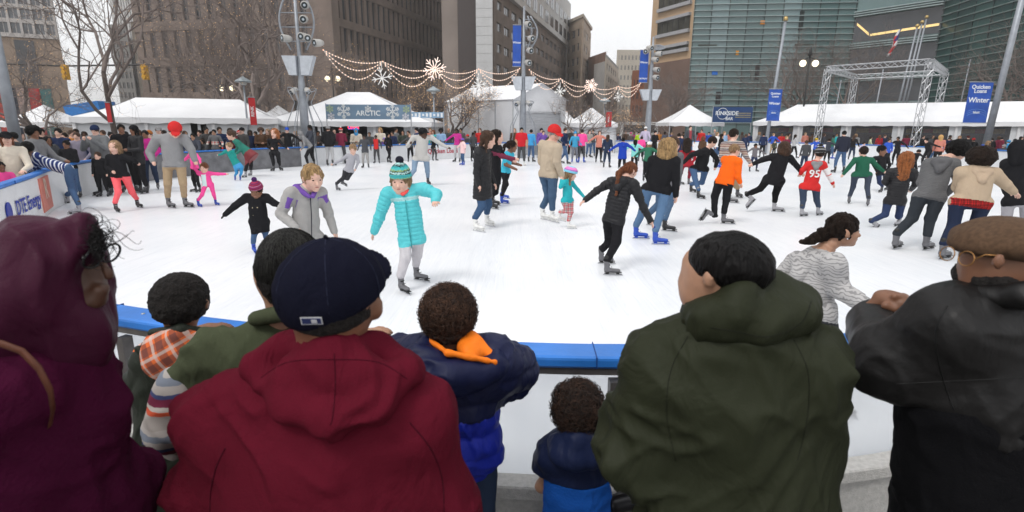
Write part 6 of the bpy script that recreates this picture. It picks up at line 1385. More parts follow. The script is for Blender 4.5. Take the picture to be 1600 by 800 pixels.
out('woman in a pale blue shirt over red, arms on the rail', 689, 201, 32, 15, LBL, RED, 'fold', skn='dark', hair=('afro', 'black')); out('bald man in a dark jacket and glasses in front of the marquee wall', 701, 195, 33.5, 0, DGR, BLK, skn='tan', hair=('none', 'black'))
ic('skater in black trousers gliding behind the man in the pale jacket', 678, 212, 251, 40, BLK, DGR, 'rail', lean=25)
ic('woman in a magenta jacket over white reaching for a hand', 714, 201, 253, -20, MAG, LGR, ('out', 'down'), skn='dark', hair=('long', 'black'), skates='black')
ic('toddler in a pale pink coat and purple hat on blue skates', 723, 216, 258, -60, PPK, DEN, 'out', skn='brown', hat=('knit', PUR, PUR), coat=.1, bulk=1.35, skates='blue')
out('man in a dark jumper behind the magenta jacket', 720, 198, 34, 0, BLK, BLK, skn='tan', hair=('short', 'black')); out('child in a red cap beside the pink toddler', 731, 210, 33, -30, DGR, BLK, skn='tan', hat=('cap', RED, RED))
ic('person in a dark jacket with a bun by the black quilted coat', 739, 207, 252, 40, DGR, BLK, skn='dark', hair=('bun', 'black')); out('woman in a red coat looking up behind the quilted coat', 750, 200, 34.5, 20, RED, BLK, hair=('long', 'brown'))
# in front of the storage marquee
ic('stocky man in a red T-shirt and black shorts', 815, 199, 259, 5, (.50, .02, .03), DGR, 'down', skn='tan', hair=('short', 'black'), short=True, bulk=1.2, skates='white')
ic('young person in a blue jacket with a white shoulder and jeans', 830, 202, 253, 150, SKY, DEN, 'down', skn='tan', hair=('short', 'black'))
out('man in a salmon shirt beneath the roller door', 833, 194, 37, 0, SAL, BLK, hair=('short', 'brown')); out('woman with long fair hair by the marquee frame', 804, 198, 36, 20, BRN_, BLK, hair=('long', 'sand')); out('person with a dark cap in front of the roller door', 846, 199, 36.5, -10, PUR, BLK, hat=('knit', BLK, BLK))
ic('woman in a purple patterned coat left of the beige fleece', 849, 204, 250, 10, PUR, DGR, 'pocket', hair=('short', 'brown')); ic('young man in a navy sweatshirt kicking one skate back', 883, 200, 256, 60, NAVY, DEN, 'pocket', hair=('short', 'brown'), step=.25)
out('tall man in a grey hat behind the navy sweatshirt', 893, 199, 38, 20, DGR, BLK, hat=('knit', GRY, GRY)); ic('child in a light blue hat, red gloves and striped trousers', 899, 206, 254, 5, (.05, .3, .5), (.16, .17, .2), 'swing', hat=('pom', SKY, SKY), glove=RED, skates='blue')
ic('girl in a hot pink outfit turned away on bright blue skates', 910, 202, 254, 165, HOT, DGR, 'fold', hair=('short', 'dark'), skates='blue', bulk=1.1); out('person with dark hair behind the hot pink jacket', 908, 199, 39, 10, SAL, BLK, hair=('long', 'dark'))
ic('slim person in grey with long hair near the second canopy', 921, 203, 246, 20, (.3, .28, .26), DEN, 'fold', hair=('long', 'brown')); ic('man in a dark jacket before the second canopy', 927, 202, 244, -20, DGR, DEN, hair=('short', 'dark'))
ic('woman in a salmon cardigan and grey scarf with black leggings', 937, 204, 254, 5, SAL, BLK, 'out', hair=('long', 'brown'), coat=.06)
ic('child in a royal blue hooded coat seen from behind', 974, 215, 271, 178, (.015, .05, .36), BLK, 'out', hair=('short', 'black'), coat=.16, bulk=1.25, skates='white', hoodd=(.015, .05, .36))
ic('child in a mint jacket with black hair, turned away', 993, 218, 268, 165, MINT, BLK, 'out', hair=('long', 'black'), coat=.06, bulk=1.2)
ic('skater in a dark green sweater and fluffy white hat', 1014, 221, 284, 150, FOR, BLK, ('wide', 'out'), hair=('long', 'sand'), hat=('knit', WHT, WHT), lean=12, hpit=0)
ic('person in a lavender jacket and white cap at the grey mast', 1009, 198, 246, 150, LAV, BLK, 'pocket', hat=('cap', WHT, WHT)); ic('small figure in bubblegum pink between the mint and lavender jackets', 1003, 213, 252, 170, HOT, BLK, hair=('short', 'dark'))
ic('person in a black hat and coat beside the lavender jacket', 1024, 204, 250, 30, BLK, BLK, 'fold', hat=('knit', BLK, BLK)); out('person in a lime yellow jacket by the mast foot', 998, 206, 44, 10, LIME, BLK, hair=('short', 'dark')); out('person in a pink hat against the van', 986, 207, 44.5, 0, BLK, BLK, hat=('knit', HOT, HOT)); out('person in a white jumper near the red banner', 959, 207, 44, 30, WHT, BLK, hair=('short', 'dark')); out('person in a brown coat in front of the white van', 978, 204, 46, 10, BRN_, BLK, hair=('short', 'brown'))
# beside the pop-up canopy and along the bar
ic('tall man in a charcoal cardigan over a red shirt near the pop-up canopy', 1079, 196, 248, 5, (.06, .065, .075), DEN, hair=('short', 'dark'),
   topfn=lambda c, t, q: np.where((t == 0) & (np.abs((c - q['nb']) @ q['lat']) < .07) & (c[:, 1] < q['pel'][1]), 4, t), topmats=[cloth((.28, .05, .06))])
ic('person in navy with short hair left of the dark red skater', 1061, 208, 262, 160, NAVY, DDEN, hair=('short', 'dark')); out('man in a red and black jacket under the canopy edge', 1097, 201, 44.5, -20, RED, BLK, hair=('short', 'brown')); out('child in blue under the pop-up canopy', 1108, 206, 44.8, 0, ROY, BLK, hair=('short', 'dark')); out('man with a shaved head at the canopy post', 1117, 202, 45, 10, GRY, BLK, hair=('none', 'dark'))
ic('blond girl in white behind the bending skater', 1121, 206, 254, 40, WHT, DEN, hair=('long', 'sand')); ic('woman with auburn hair just above the bending skater', 1099, 213, 262, 120, BRN_, DEN, hair=('bob', 'auburn')); ic('person in a pale blue coat near the striped sweater', 1132, 205, 250, 20, LBL, WHT, hair=('long', 'sand'))
ic('small child in a grey and red jacket wobbling alone', 1181, 224, 268, 5, (.14, .13, .14), NAVY, 'out', skn='brown', hair=('short', 'black'), stance=.2)
ic('person with a white-striped navy jacket before the bar', 1194, 208, 246, 170, NAVY, BLK, hair=('short', 'dark')); ic('child in bright blue crouching near the bar', 1209, 208, 243, 20, ROY, KHA, 'out', hair=('short', 'sand')); ic('person in olive near the first bar post', 1211, 219, 244, 0, OLV, BLK, hair=('short', 'brown'))
ic('woman in a light grey jumper skating past the first bar window', 1243, 210, 247, 100, LGR, BLK, 'swing', hair=('long', 'dark'), step=.2); ic('woman with blond hair at the bar window', 1259, 207, 241, 0, SAL, BLK, hair=('long', 'sand')); ic('boy in a dark shirt with red sides, turned away', 1261, 219, 268, 175, DGR, DDEN, 'down', hair=('short', 'brown'))
ic('child in a yellow and black beanie and blue jacket', 1276, 216, 252, 10, ROY, BLK, 'out', hat=('pom', (.6, .42, .02), (.02, .02, .02))); ic('child in a dark jacket skating arm out toward the man', 1296, 216, 256, 150, (.04, .045, .06), BLK, ('out', 'wide'), hair=('short', 'dark'), step=.12)
ic('man in a navy jacket and jeans seen from behind mid-rink', 1320, 204, 270, 178, (.022, .025, .04), DEN, 'down', hair=('short', 'black'), bulk=1.2, stance=.16, skates='black')
ic('girl in a rainbow pastel jacket far across the ice', 1361, 213, 246, 60, (.5, .55, .35), PUR, 'out', hair=('long', 'dark')); ic('child in lavender low beside the pastel jacket', 1350, 222, 252, 20, LAV, PUR, 'out', hair=('short', 'dark')); ic('person in a red hooded top before the bar posts', 1375, 211, 244, 170, (.35, .02, .03), BLK, hair=('long', 'auburn'))
ic('person in black leaning forward beside the truss leg', 1405, 213, 258, -60, BLK, BLK, 'out', skn='brown', hair=('short', 'black'), lean=10); ic('skater in a black hooded coat with grey trim swooping low', 1452, 213, 262, -70, BLK, BLK, ('wide', 'wide'), hat=('knit', BLK, BLK), lean=30); ic('skater in black half hidden behind the coppery hair', 1434, 232, 276, 100, BLK, BLK, 'wide', hair=('short', 'dark'), lean=20)
ic('child in a salmon hooded coat beside the curly-haired man', 1471, 211, 262, 160, SAL, BLK, hat=('hood', (.5, .3, .12), (.5, .3, .12))); 
for k, (u, v, vf, c, ht, lb) in enumerate(((1514, 212, 250, BLK, ('knit', BLK, RED), 'person in a black and red beanie at the banner pole'), (1522, 216, 255, BLK, ('knit', RED, RED), 'person in a bright red knitted hat near the banner pole'), (1536, 226, 262, DGR, ('knit', ROY, ROY), 'person in a blue knitted hat above the beige hood'), (1551, 215, 256, BLK, None, 'bald man in black beyond the beige hood'), (1570, 226, 262, DGR, ('knit', GRY, WHT), 'person in a grey bobble beanie at the fur-edged parka'), (1587, 217, 258, FOR, ('cap', BLK, BLK), 'person in a green coat with a dark cap at the frame edge'), (1577, 219, 256, SKY, ('knit', SKY, SKY), 'child in a pale blue hood next to the green coat'), (1427, 214, 246, BLK, None, 'onlooker in black below the bar window with the wreath'), (1392, 213, 243, DGR, None, 'onlooker in grey by the bar post near the truss'))):
    ic(lb, u, v, vf, 150 + 12 * k, c, BLK, 'pocket', hat=ht, hair=('short', 'dark'), bulk=1.15)
# people beyond the far barrier, each by itself
far = [(758, 203, 36, MAR, 'maroon coat', 'marquee wall, left of the mast'), (773, 202, 37, DGR, 'dark grey coat', 'marquee wall, beside the mast'), (784, 204, 37.5, LIME, 'lime safety vest', 'marquee, next to the mast foot'), (793, 201, 38, BLK, 'black coat', 'marquee corner'), (859, 201, 40, DGR, 'grey coat', 'roller door, right side'), (870, 203, 41, MAR, 'dark red coat', 'marquee gable end'), (915, 202, 43, TEAL, 'teal coat', 'first small canopy'), (933, 203, 44, BLK, 'black hat and coat', 'first small canopy, under its peak'), (942, 205, 44, HOT, 'pink coat', 'street lamp by the red banner'), (951, 206, 45, BLK, 'black coat', 'red banner foot'), (966, 208, 45, NAVY, 'navy coat', 'lit tree trunk by the van'), (991, 206, 47, MAG, 'magenta coat', 'van, rear wheel'), (1016, 206, 48, GRY, 'grey coat', 'mast beside the van'), (1030, 205, 47, (.5, .2, .05), 'orange coat', 'van front'), (1039, 206, 46, BLK, 'black coat', 'gap between the van and the pop-up canopy'), (1050, 207, 46, ROY, 'blue coat', 'pop-up canopy, left post'), (1068, 206, 47, BRN_, 'brown coat', 'pop-up canopy, left of its middle'), (1090, 206, 47.5, LAV, 'lilac coat', 'pop-up canopy middle'), (1142, 205, 45, SAL, 'salmon coat', 'foot of the bar sign'), (1160, 206, 44.2, BLK, 'black coat', 'bar sign, right half'), (1171, 207, 44, NAVY, 'navy coat', 'tent corner next to the bar sign'), (1187, 206, 43.6, GRY, 'grey coat', 'slim pole by the bar'), (1222, 208, 42.6, RED, 'red coat', 'first bar window'), (1233, 208, 42.4, BLK, 'black coat', 'first bar window, right side'), (1270, 208, 41.7, BRN_, 'brown coat', 'truss leg standing left'), (1288, 208, 41.3, BLK, 'black coat', 'second bar window'), (1308, 208, 40.8, TEAL, 'teal coat', 'second bar window, right side'), (1338, 209, 40.1, GRY, 'grey coat', 'third bar window'), (1383, 210, 38.7, NAVY, 'navy coat', 'third bar window, right side'), (1418, 210, 37.8, MAR, 'maroon coat', 'fourth bar window'), (1443, 211, 37.2, BLK, 'black coat', 'fourth bar window under the wreath'), (1459, 211, 36.9, DGR, 'charcoal coat', 'fourth bar window, right side'), (1485, 211, 36.3, BRN_, 'brown coat', 'fifth bar window'), (1500, 212, 35.9, BLK, 'black coat', 'fifth bar window near the banner'), (1561, 213, 34.5, MAR, 'maroon coat', 'sixth bar window'), (1596, 213, 33.8, GRY, 'grey coat', 'sixth bar window at its far post')]
SKS = ['pale', 'tan', 'brown', 'pink', 'dark']; HS = [('short', 'dark'), ('long', 'brown'), ('short', 'black'), ('bob', 'sand'), ('short', 'brown'), ('long', 'dark')]
for k, (u, v, y, c, cn, where) in enumerate(far):
    out('onlooker in a %s before the %s' % (cn, where), u, v, y, (k * 67) % 120 - 60, c, [BLK, DDEN, DGR][k % 3], ['down', 'pocket', 'fold', 'rail'][k % 4], skn=SKS[k % 5], hair=HS[k % 6])

more = [(20, 206, 14.5, DGR, ('short', 'black'), 'tall person in charcoal between the afro and the cream jacket'), (118, 201, 20.5, BLK, ('short', 'dark'), 'bare-headed man in black at the tent corner pole'), (131, 205, 20, NAVY, ('long', 'dark'), 'long-haired woman in navy behind the grey zip jacket'), (160, 203, 19.5, (.2, .2, .22), ('short', 'brown'), 'man in mid grey under the leaning tree trunk'), (172, 206, 20.5, MAR, ('bun', 'black'), 'woman in maroon beside the tree trunk'), (196, 205, 21.5, BLK, ('short', 'black'), 'man in black past the tree trunk'), (216, 202, 22.2, DGR, ('long', 'brown'), 'woman in grey behind the clasped-hands woman'), (256, 203, 22, BRN_, ('short', 'dark'), 'man in brown behind the red cap'), (288, 204, 22.6, NAVY, ('long', 'brown'), 'woman in navy under the first tent window'), (311, 203, 24, DGR, ('short', 'dark'), 'person in charcoal by the second tent window'), (330, 205, 24.2, MAR, ('long', 'black'), 'woman in maroon behind the bearded man'), (366, 204, 25, BLK, ('short', 'brown'), 'person in black at the foot of the lamp post'), (390, 203, 26, NAVY, ('bob', 'dark'), 'woman in navy below the red lamp-post banner'), (399, 205, 26.5, BLK, ('short', 'dark'), 'man in black right of the lamp-post banner'), (436, 204, 27.5, MAR, ('short', 'dark'), 'man in maroon left of the blue cap'), (462, 204, 28, DGR, ('long', 'sand'), 'fair-haired woman in grey by the mast hoops'), (497, 204, 29, BLK, ('short', 'black'), 'man in black right of the hooped mast'), (542, 206, 30, BLK, ('short', 'dark'), 'server in black under the neon sign'), (577, 206, 30.5, DGR, ('short', 'brown'), 'server in grey behind the counter hatch'), (638, 204, 33, BRN_, ('long', 'dark'), 'woman in brown at the right end of the snowflake banner'), (663, 204, 33.5, NAVY, ('short', 'dark'), 'person in navy between the banner and the lamp post'), (742, 204, 35.5, BLK, ('short', 'dark'), 'person in black at the marquee side wall'), (765, 206, 36.5, ROY, ('short', 'dark'), 'child in blue between two marquee wall posts')]
for k, (u, v, y, c, h, lb) in enumerate(more): out(lb, u, v, y, (k * 53) % 110 - 50, c, [BLK, DDEN][k % 2], ['rail', 'fold', 'pocket'][k % 3], skn=SKS[(k * 2) % 5], hair=h)
midm = [(1066, 210, 256, BRN_, 'skater in brown between the blond woman and the dark red skater'), (1128, 209, 262, BLK, 'skater in black beyond the orange fleece'), (1166, 209, 250, NAVY, 'skater in navy beyond the outstretched arm of the striped sweater'), (1230, 212, 252, MAR, 'skater in maroon above the gliding woman'), (1303, 211, 248, FOR, 'skater in green near the truss leg across the ice'), (1335, 211, 250, BLK, 'skater in black right of the navy jacket'), (1390, 216, 262, ROY, 'child in royal blue beyond the boy with the white print'), (1462, 214, 256, DGR, 'skater in charcoal between two curly heads'), (1484, 214, 252, NAVY, 'skater in navy above the curly-haired man'), (1545, 220, 266, BRN_, 'skater in brown close behind the beige hood'), (1566, 214, 250, MAR, 'skater in maroon beyond the blue bobble hat'), (950, 210, 262, DDEN, 'skater in dark blue left of the royal blue coat'), (862, 206, 252, OLV, 'skater in olive half behind the red and white cap'), (1592, 240, 290, (.3, .02, .03), 'child with a red collar under the fur-edged parka')]
for k, (u, v, vf, c, lb) in enumerate(midm): ic(lb, u, v, vf, (k * 71) % 200 - 20, c, [BLK, DEN, DDEN][k % 3], ['out', 'swing', 'pocket', 'down'][k % 4], skn=SKS[k % 5], hair=HS[(k * 5) % 6], skates=['grey', 'blue', 'black'][k % 3], step=.1)
# ---------------------------------------------------------------- the onlookers at the near rail
def e_(u, v, Y, rx, ry, dq=.8, tg=0, k=.03, rot=0., sub=False):
    c = W(u, v, Y); s = PS(c); a = rad(rot); X = A(math.cos(a), 0, -math.sin(a)); Z = A(math.sin(a), 0, math.cos(a))
    return ell(c, A(rx, rx * dq, ry) / s, np.stack([X, A(0, 1, 0), Z], 1), tg, k, sub)
def c_(u, v, Y, r, u2, v2, Y2, r2, tg=0, k=.04, q=1., cut=None):
    p, p2 = W(u, v, Y), W(u2, v2, Y2); return cap(p, r / PS(p), p2, r2 / PS(p2), tg, k, A(1, 0, 0) if q != 1 else None, q, cut=cut)
def base_thing(label, u, Y, cat='person', gz=-.25):
    p = W(u, 600, Y); return thing('person', (p[0], Y, gz), label, cat, 'onlookers leaning at the near rail')
def curls(name, c, R, r, n, L, th, mats, root, parent=None, lo=-.5, turns=1.6, rr=.012, cutf=None, seed=0):
    """short coiled locks rooted on the scalp"""
    rs = np.random.RandomState(seed); V = []; F = []; b = 0; m_ = 4; st = 9; mi = []
    for i in range(n):
        while True:
            d = nrm(rs.randn(3))
            if d[2] > lo and (cutf is None or cutf(d)): break
        p0 = c + R @ (d * r); nn = R @ nrm(d / np.asarray(r)); t1 = nrm(np.cross(nn, rs.randn(3))); t2 = np.cross(nn, t1)
        l = L * (.6 + .6 * rs.rand()); ph = rs.rand() * 6.28; pr = rr * (.6 + .8 * rs.rand()); ln = nrm(nn + .5 * rs.randn(3) + A(0, 0, -.2)); tt = turns * (.7 + .6 * rs.rand())
        pts = [p0 + ln * l * (j / (st - 1)) + (t1 * math.cos(ph + tt * 6.28 * j / (st - 1)) + t2 * math.sin(ph + tt * 6.28 * j / (st - 1))) * pr for j in range(st)]
        for j, p in enumerate(pts):
            t = nrm(pts[min(j+1, st-1)] - pts[max(j-1, 0)]); a1 = nrm(np.cross(t, nn + .01)); a2 = np.cross(t, a1); w = th * (1 - .5 * j / st)
            for k in range(m_): a = 1.5708 * k; V.append(p + (a1 * math.cos(a) + a2 * math.sin(a)) * w)
        for j in range(st - 1):
            for k in range(m_): F.append((b+j*m_+k, b+j*m_+(k+1)%m_, b+(j+1)*m_+(k+1)%m_, b+(j+1)*m_+k)); mi.append(i % len(mats))
        b += st * m_
    return np.array(V), np.array(F), np.array(mi)
def strands(paths, th, mats_n, seed=0):
    rs = np.random.RandomState(seed); V = []; F = []; b = 0; mi = []
    for i, pts in enumerate(paths):
        st = len(pts)
        for j, p in enumerate(pts):
            t = nrm(pts[min(j+1, st-1)] - pts[max(j-1, 0)]); a1 = nrm(np.cross(t, A(.3, -1, .2))); a2 = np.cross(t, a1); w = th * (1 - .6 * j / st)
            for k in range(3): a = 2.0944 * k; V.append(p + (a1 * math.cos(a) + a2 * math.sin(a)) * w)
        for j in range(st - 1):
            for k in range(3): F.append((b+j*3+k, b+j*3+(k+1)%3, b+(j+1)*3+(k+1)%3, b+(j+1)*3+k)); mi.append(i % mats_n)
        b += st * 3
    return np.array(V), np.array(F), np.array(mi)
def hair_obj(name, geo, mats, root):
    V, F, mi = geo; return link(name, mesh_np(name, V - np.array(root.location), F, mats, mi), root)
def basehair(name, prims, vox, m, root, amp=.006, fs=40., seed=0.):
    V, F = sdf_mesh(prims, vox); N = vnormals(V, F); V = V + N * ((vnoise(V * fs + seed) - .5) * amp * 2 + (vnoise(V * fs * 2.2 + seed) - .5) * amp)[:, None]
    return link(name, mesh_np(name, V - np.array(root.location), F, [m]), root)
def hand_px(root, w, d, up, S, m, side=1, prim_extra=None):
    P = [palm(w, d, up, S, 0), cap(w - nrm(d) * .04 * S, .028 * S, w + nrm(d) * .02 * S, .027 * S, 0, .02)]
    hv, hf = hand_geo(w, d, side, up, S); return sdf_obj('hand', P, .005, [m], root, extra=(hv, hf, 0))
def seamline(root, name, pts, r, m):
    q = MB(); q.tube(pts, r, 5); return q.build(name, m, root, True)

def dressed(root, P, skn, garments, vox=.0072, fold=.016, fsc=.8, seed=0., cuts={}, posts={}):
    """one continuous body, and each garment a mesh of its own over it; garments: tag -> (name, material)"""
    B = []
    for p in P:
        b = dict(p)
        if p['tag'] in garments:
            if p['t'] == 'c': b['r1'] = p['r1'] - .034; b['r2'] = p['r2'] - .034
            else: b['r'] = p['r'] - .034
        B.append(b)
    sdf_obj('body', B, .009, [skn], root)
    for tg, (nm, mt) in garments.items():
        PP = [dict(p, tag=0) for p in P if p['tag'] == tg] + cuts.get(tg, [])
        sdf_obj(nm, PP, vox, [mt], root, fold=fold, fsc=fsc, seed=seed + tg, post=posts.get(tg), dr=True)
def fixtag(P, frm, to):
    for p in P:
        if p['tag'] == frm: p['tag'] = to
def BLKH_(): return mat('hair_tight_black', (.010, .008, .007), .9, .5, 90, .9, 160)
from mathutils.bvhtree import BVHTree
def on_surface(objs, pix):
    """points where the sight lines meet the garments: the seams are sewn onto the cloth itself"""
    trees = []
    for o in objs:
        L = Vector(o.parent.location); me = o.data
        vs = np.empty(len(me.vertices) * 3, np.float32); me.vertices.foreach_get('co', vs); vs = vs.reshape(-1, 3) + np.array(L)
        trees.append(BVHTree.FromPolygons([Vector(v) for v in vs.tolist()], [tuple(p.vertices) for p in me.polygons]))
    out = []
    for (u, v) in pix:
        d = Vector(nrm(ray(u, v)).tolist()); best = None
        for t in trees:
            h = t.ray_cast(Vector((0, 0, CAMZ)), d)
            if h[0] is not None and (best is None or h[3] < best[2]): best = (h[0], h[1], h[3])
        if best: out.append((np.array(best[0]), np.array(best[1])))
    return out
def seam(root, name, garment, pix, m, r=.0016, n=14, lift=.0):
    P = crom([A(*p) for p in pix], n, False); h = on_surface([o for o in root.children if o.name.split('.')[0] in garment], [tuple(p) for p in P])
    if len(h) < 3: return
    q = MB(); q.tube([p + nn * lift for p, nn in h], r, 5); return q.build(name, m, root, True)
# man in a navy baseball cap and maroon hooded sweatshirt
Y0 = 1.05
r4 = base_thing('man in a navy baseball cap and maroon hooded sweatshirt, seen from behind', 505, Y0)
MRN = cloth((.088, .0065, .0155), 'cotton', 'maroon_sweatshirt')
P = [c_(515, 560, Y0 - .0, 48, 520, 480, Y0, 54, 1, .02), e_(518, 458, Y0, 66, 80, 1.1, 1), e_(588, 480, Y0 + .01, 10, 21, 1.6, 1, .01), e_(447, 478, Y0 + .0, 10, 21, 1.6, 1, .01),
     c_(366, 654, Y0, 55, 640, 654, Y0, 54, 0, .09), c_(440, 600, Y0, 40, 352, 648, Y0, 54, 0, .07), c_(590, 600, Y0, 40, 652, 648, Y0, 52, 0, .07),
     c_(502, 700, Y0, 158, 500, 960, Y0, 178, 0, .06, .62), c_(354, 668, Y0, 58, 328, 770, Y0 + .04, 52, 0, .05), c_(322, 765, Y0 + .04, 56, 350, 830, Y0 + .3, 44, 0, .04),
     c_(650, 668, Y0, 57, 682, 775, Y0 + .03, 58, 0, .05), c_(685, 775, Y0 + .03, 58, 640, 850, Y0 + .3, 44, 0, .04), c_(460, 1000, Y0, 80, 460, 1560, Y0, 55, 2, .03), c_(560, 1000, Y0, 80, 560, 1560, Y0, 55, 2, .03)]
dressed(r4, P, skin('brown'), {0: ('sweatshirt', MRN), 2: ('trousers', cloth(DDEN))}, seed=3., fold=.024, fsc=1.35)
P = [c_(408, 570, Y0 - .0, 20, 448, 545, Y0 + .02, 21, 0, .03), c_(448, 545, Y0 + .02, 21, 520, 540, Y0 - .06, 22, 0, .03), c_(520, 540, Y0 - .06, 22, 592, 545, Y0 + .02, 21, 0, .03), c_(592, 545, Y0 + .02, 21, 636, 576, Y0, 20, 0, .03),
     c_(404, 576, Y0 - .03, 21, 455, 636, Y0 - .10, 22, 0, .04), c_(638, 580, Y0 - .03, 21, 585, 636, Y0 - .10, 22, 0, .04), e_(521, 588, Y0 - .075, 92, 46, .36, 0, .04), c_(455, 636, Y0 - .10, 22, 518, 656, Y0 - .115, 20, 0, .04), c_(585, 636, Y0 - .10, 22, 518, 656, Y0 - .115, 20, 0, .04), c_(518, 650, Y0 - .115, 20, 517, 674, Y0 - .10, 10, 0, .03)]
sdf_obj('hood', P, .0065, [MRN], r4, fold=.013, fsc=1.5, seed=8.)
for s_, pts in ((1, [(628, 640, -.07), (640, 700, -.09), (646, 760, -.09), (642, 830, -.08)]), (-1, [(372, 650, -.07), (352, 705, -.09), (345, 760, -.09), (350, 830, -.08)])): pass
basehair('hair', [e_(519, 474, Y0 + .0, 66, 70, 1.1, 0), pln(A(0, .25, -1), float(nrm(A(0, .25, -1)) @ W(519, 522, Y0 - .07)), .01), pln(A(0, 1, 0), Y0 + .03, .01)], .006, BLKH_(), r4, .0015, 120.)
# cap: dome cut at the band, brim to the far right
CAPN = cloth((.007, .0075, .016), 'cotton', 'navy_cap'); cc = W(517, 447, Y0); Rc = frame(140, -2) 
hs = 78 / PS(cc); pz = nrm(Rc @ A(0, .30, -1))
P = [ell(cc + Rc @ (A(0, 0, -.05) * hs), A(.97, 1.12, 1.02) * hs, Rc, 0), pln(pz, float(pz @ W(505, 513, Y0 - .085)), .006)]
sdf_obj('cap', P, .0055, [CAPN], r4, fold=.003, fsc=2)
bc = W(570, 417, Y0 + .075)
sdf_obj('brim', [ell(bc, A(.055, .062, .0065), frame(140, -4, 38), 0)], .0042, [CAPN], r4)
q = MB(); bt = cc + Rc @ (A(0, 0, .97) * hs); lib_obj('button', small_ell('button_shape', (1, 1, .5)), M4(Rc, bt, .009), r4, [CAPN])
for k in range(6):
    a = k * math.pi / 3 + .5; pts = []
    for j in range(9):
        t = j / 8 * 1.75; pts.append(cc + Rc @ (A(math.sin(t) * math.cos(a) * .975, math.sin(t) * math.sin(a) * 1.125, math.cos(t) * 1.025 - .05) * hs))
    q.tube(pts, .0012, 5)
q.build('stitching', cloth((.02, .022, .04), 'cotton', 'navy_thread'), r4, True)
# little emblem patch on the back of the cap, and the sewn seams of the sweatshirt
pc, nrmv = on_surface([o for o in r4.children if o.name.startswith('cap')], [(487, 501)])[0]
nrmv = nrm(nrmv if nrmv[1] < 0 else -nrmv); Xp = nrm(np.cross(A(0, 0, -1), nrmv)) * -1; Zp = nrm(np.cross(nrmv, Xp)); Zp = Zp * (1 if Zp[2] > 0 else -1)
for i_, (w_, h_, off, col) in enumerate(((.0195, .0085, .0008, (.5, .5, .52)), (.0172, .0062, .0016, (.02, .03, .1)), (.005, .004, .0024, (.5, .5, .52)))):
    q = MB(); q.obox(pc + nrmv * off + Xp * (.005 if i_ == 2 else 0), Xp * w_, nrmv * .0006, Zp * h_); q.build('emblem', mat('emblem_%d' % i_, col, .7), r4)
MSE = cloth((.045, .004, .010), 'cotton', 'maroon_seam')
seam(r4, 'seam', ('sweatshirt',), [(640, 660), (672, 700), (690, 745), (694, 800)], MSE, .0014)
seam(r4, 'seam', ('sweatshirt',), [(352, 700), (338, 730), (330, 765), (328, 800)], MSE, .0014)
seam(r4, 'seam', ('hood',), [(522, 552), (524, 600), (520, 650), (516, 664)], MSE, .0012)
seam(r4, 'rim_seam', ('hood',), [(408, 590), (450, 566), (520, 562), (590, 566), (636, 592)], MSE, .0010)

# tall onlooker in a dark olive parka
Y1 = 1.15
r7 = base_thing('man with short black hair in a dark olive parka at the rail', 1130, Y1)
PRK = cloth((.020, .023, .012), 'parka', 'olive_parka')
P = [e_(1138, 414, Y1 + .02, 58, 52, 1.1, 1), e_(1112, 436, Y1 + .02, 40, 46, 1.2, 1, .04), c_(1078, 418, Y1 + .04, 6, 1069, 438, Y1 + .05, 8, 1, .02), e_(1090, 462, Y1 + .03, 26, 24, 1.2, 1, .03), c_(1128, 495, Y1 + .02, 40, 1132, 440, Y1 + .01, 44, 1, .03), e_(1108, 434, Y1 - .055, 9, 17, 1.2, 1, .008), e_(1092, 405, Y1 + .05, 22, 10, .6, 1, .02),
     c_(1075, 578, Y1, 62, 1215, 562, Y1, 66, 0, .1), c_(1120, 520, Y1, 46, 1045, 592, Y1, 58, 0, .08), c_(1180, 515, Y1, 46, 1232, 562, Y1, 60, 0, .08), c_(1146, 625, Y1, 146, 1155, 980, Y1, 165, 0, .06, .66),
     c_(1038, 600, Y1, 62, 1004, 690, Y1 + .02, 62, 0, .06), c_(1000, 690, Y1 + .02, 60, 1015, 705, Y1 + .3, 46, 0, .05), c_(1235, 585, Y1, 62, 1242, 700, Y1 + .02, 52, 0, .06), c_(1242, 700, Y1 + .02, 50, 1215, 690, Y1 + .32, 44, 0, .05),
     c_(1110, 1000, Y1, 80, 1110, 1560, Y1, 55, 2, .03), c_(1210, 1000, Y1, 80, 1210, 1560, Y1, 55, 2, .03)]
dressed(r7, P, skin('tan'), {0: ('parka', PRK), 2: ('trousers', cloth(BLK))}, seed=12., fold=.022, fsc=1.25)
P = [c_(1074, 486, Y1 + .07, 10, 1100, 500, Y1 - .04, 16, 0, .03), c_(1100, 500, Y1 - .04, 16, 1150, 480, Y1 - .10, 22, 0, .05), c_(1105, 478, Y1 + .06, 14, 1150, 455, Y1 - .07, 17, 0, .04), c_(1150, 455, Y1 - .07, 18, 1205, 452, Y1 - .01, 20, 0, .04), c_(1205, 456, Y1, 24, 1245, 472, Y1 - .0, 30, 0, .05), c_(1100, 478, Y1 + .03, 20, 1120, 500, Y1 - .05, 24, 0, .05), e_(1186, 490, Y1 - .055, 78, 23, .55, 0, .05, -4), e_(1216, 500, Y1 - .06, 48, 21, .5, 0, .05, -4), c_(1120, 500, Y1 - .07, 24, 1190, 515, Y1 - .10, 18, 0, .05)]
sdf_obj('hood', P, .0065, [PRK], r7, fold=.016, fsc=1.2, seed=4.)
hc = W(1142, 402, Y1 + .0); s_ = PS(hc)
basehair('hair', [e_(1140, 406, Y1 - .005, 61, 45, 1.12, 0), e_(1160, 425, Y1 - .02, 40, 34, 1.2, 0, .03), e_(1071, 450, Y1 + .04, 21, 42, 2.2, 0, .02, 0, True), pln(A(-.42, 0, -1), float(nrm(A(-.42, 0, -1)) @ W(1122, 455, Y1)), .01)], .005, hairmat('black'), r7, .002, 60.)
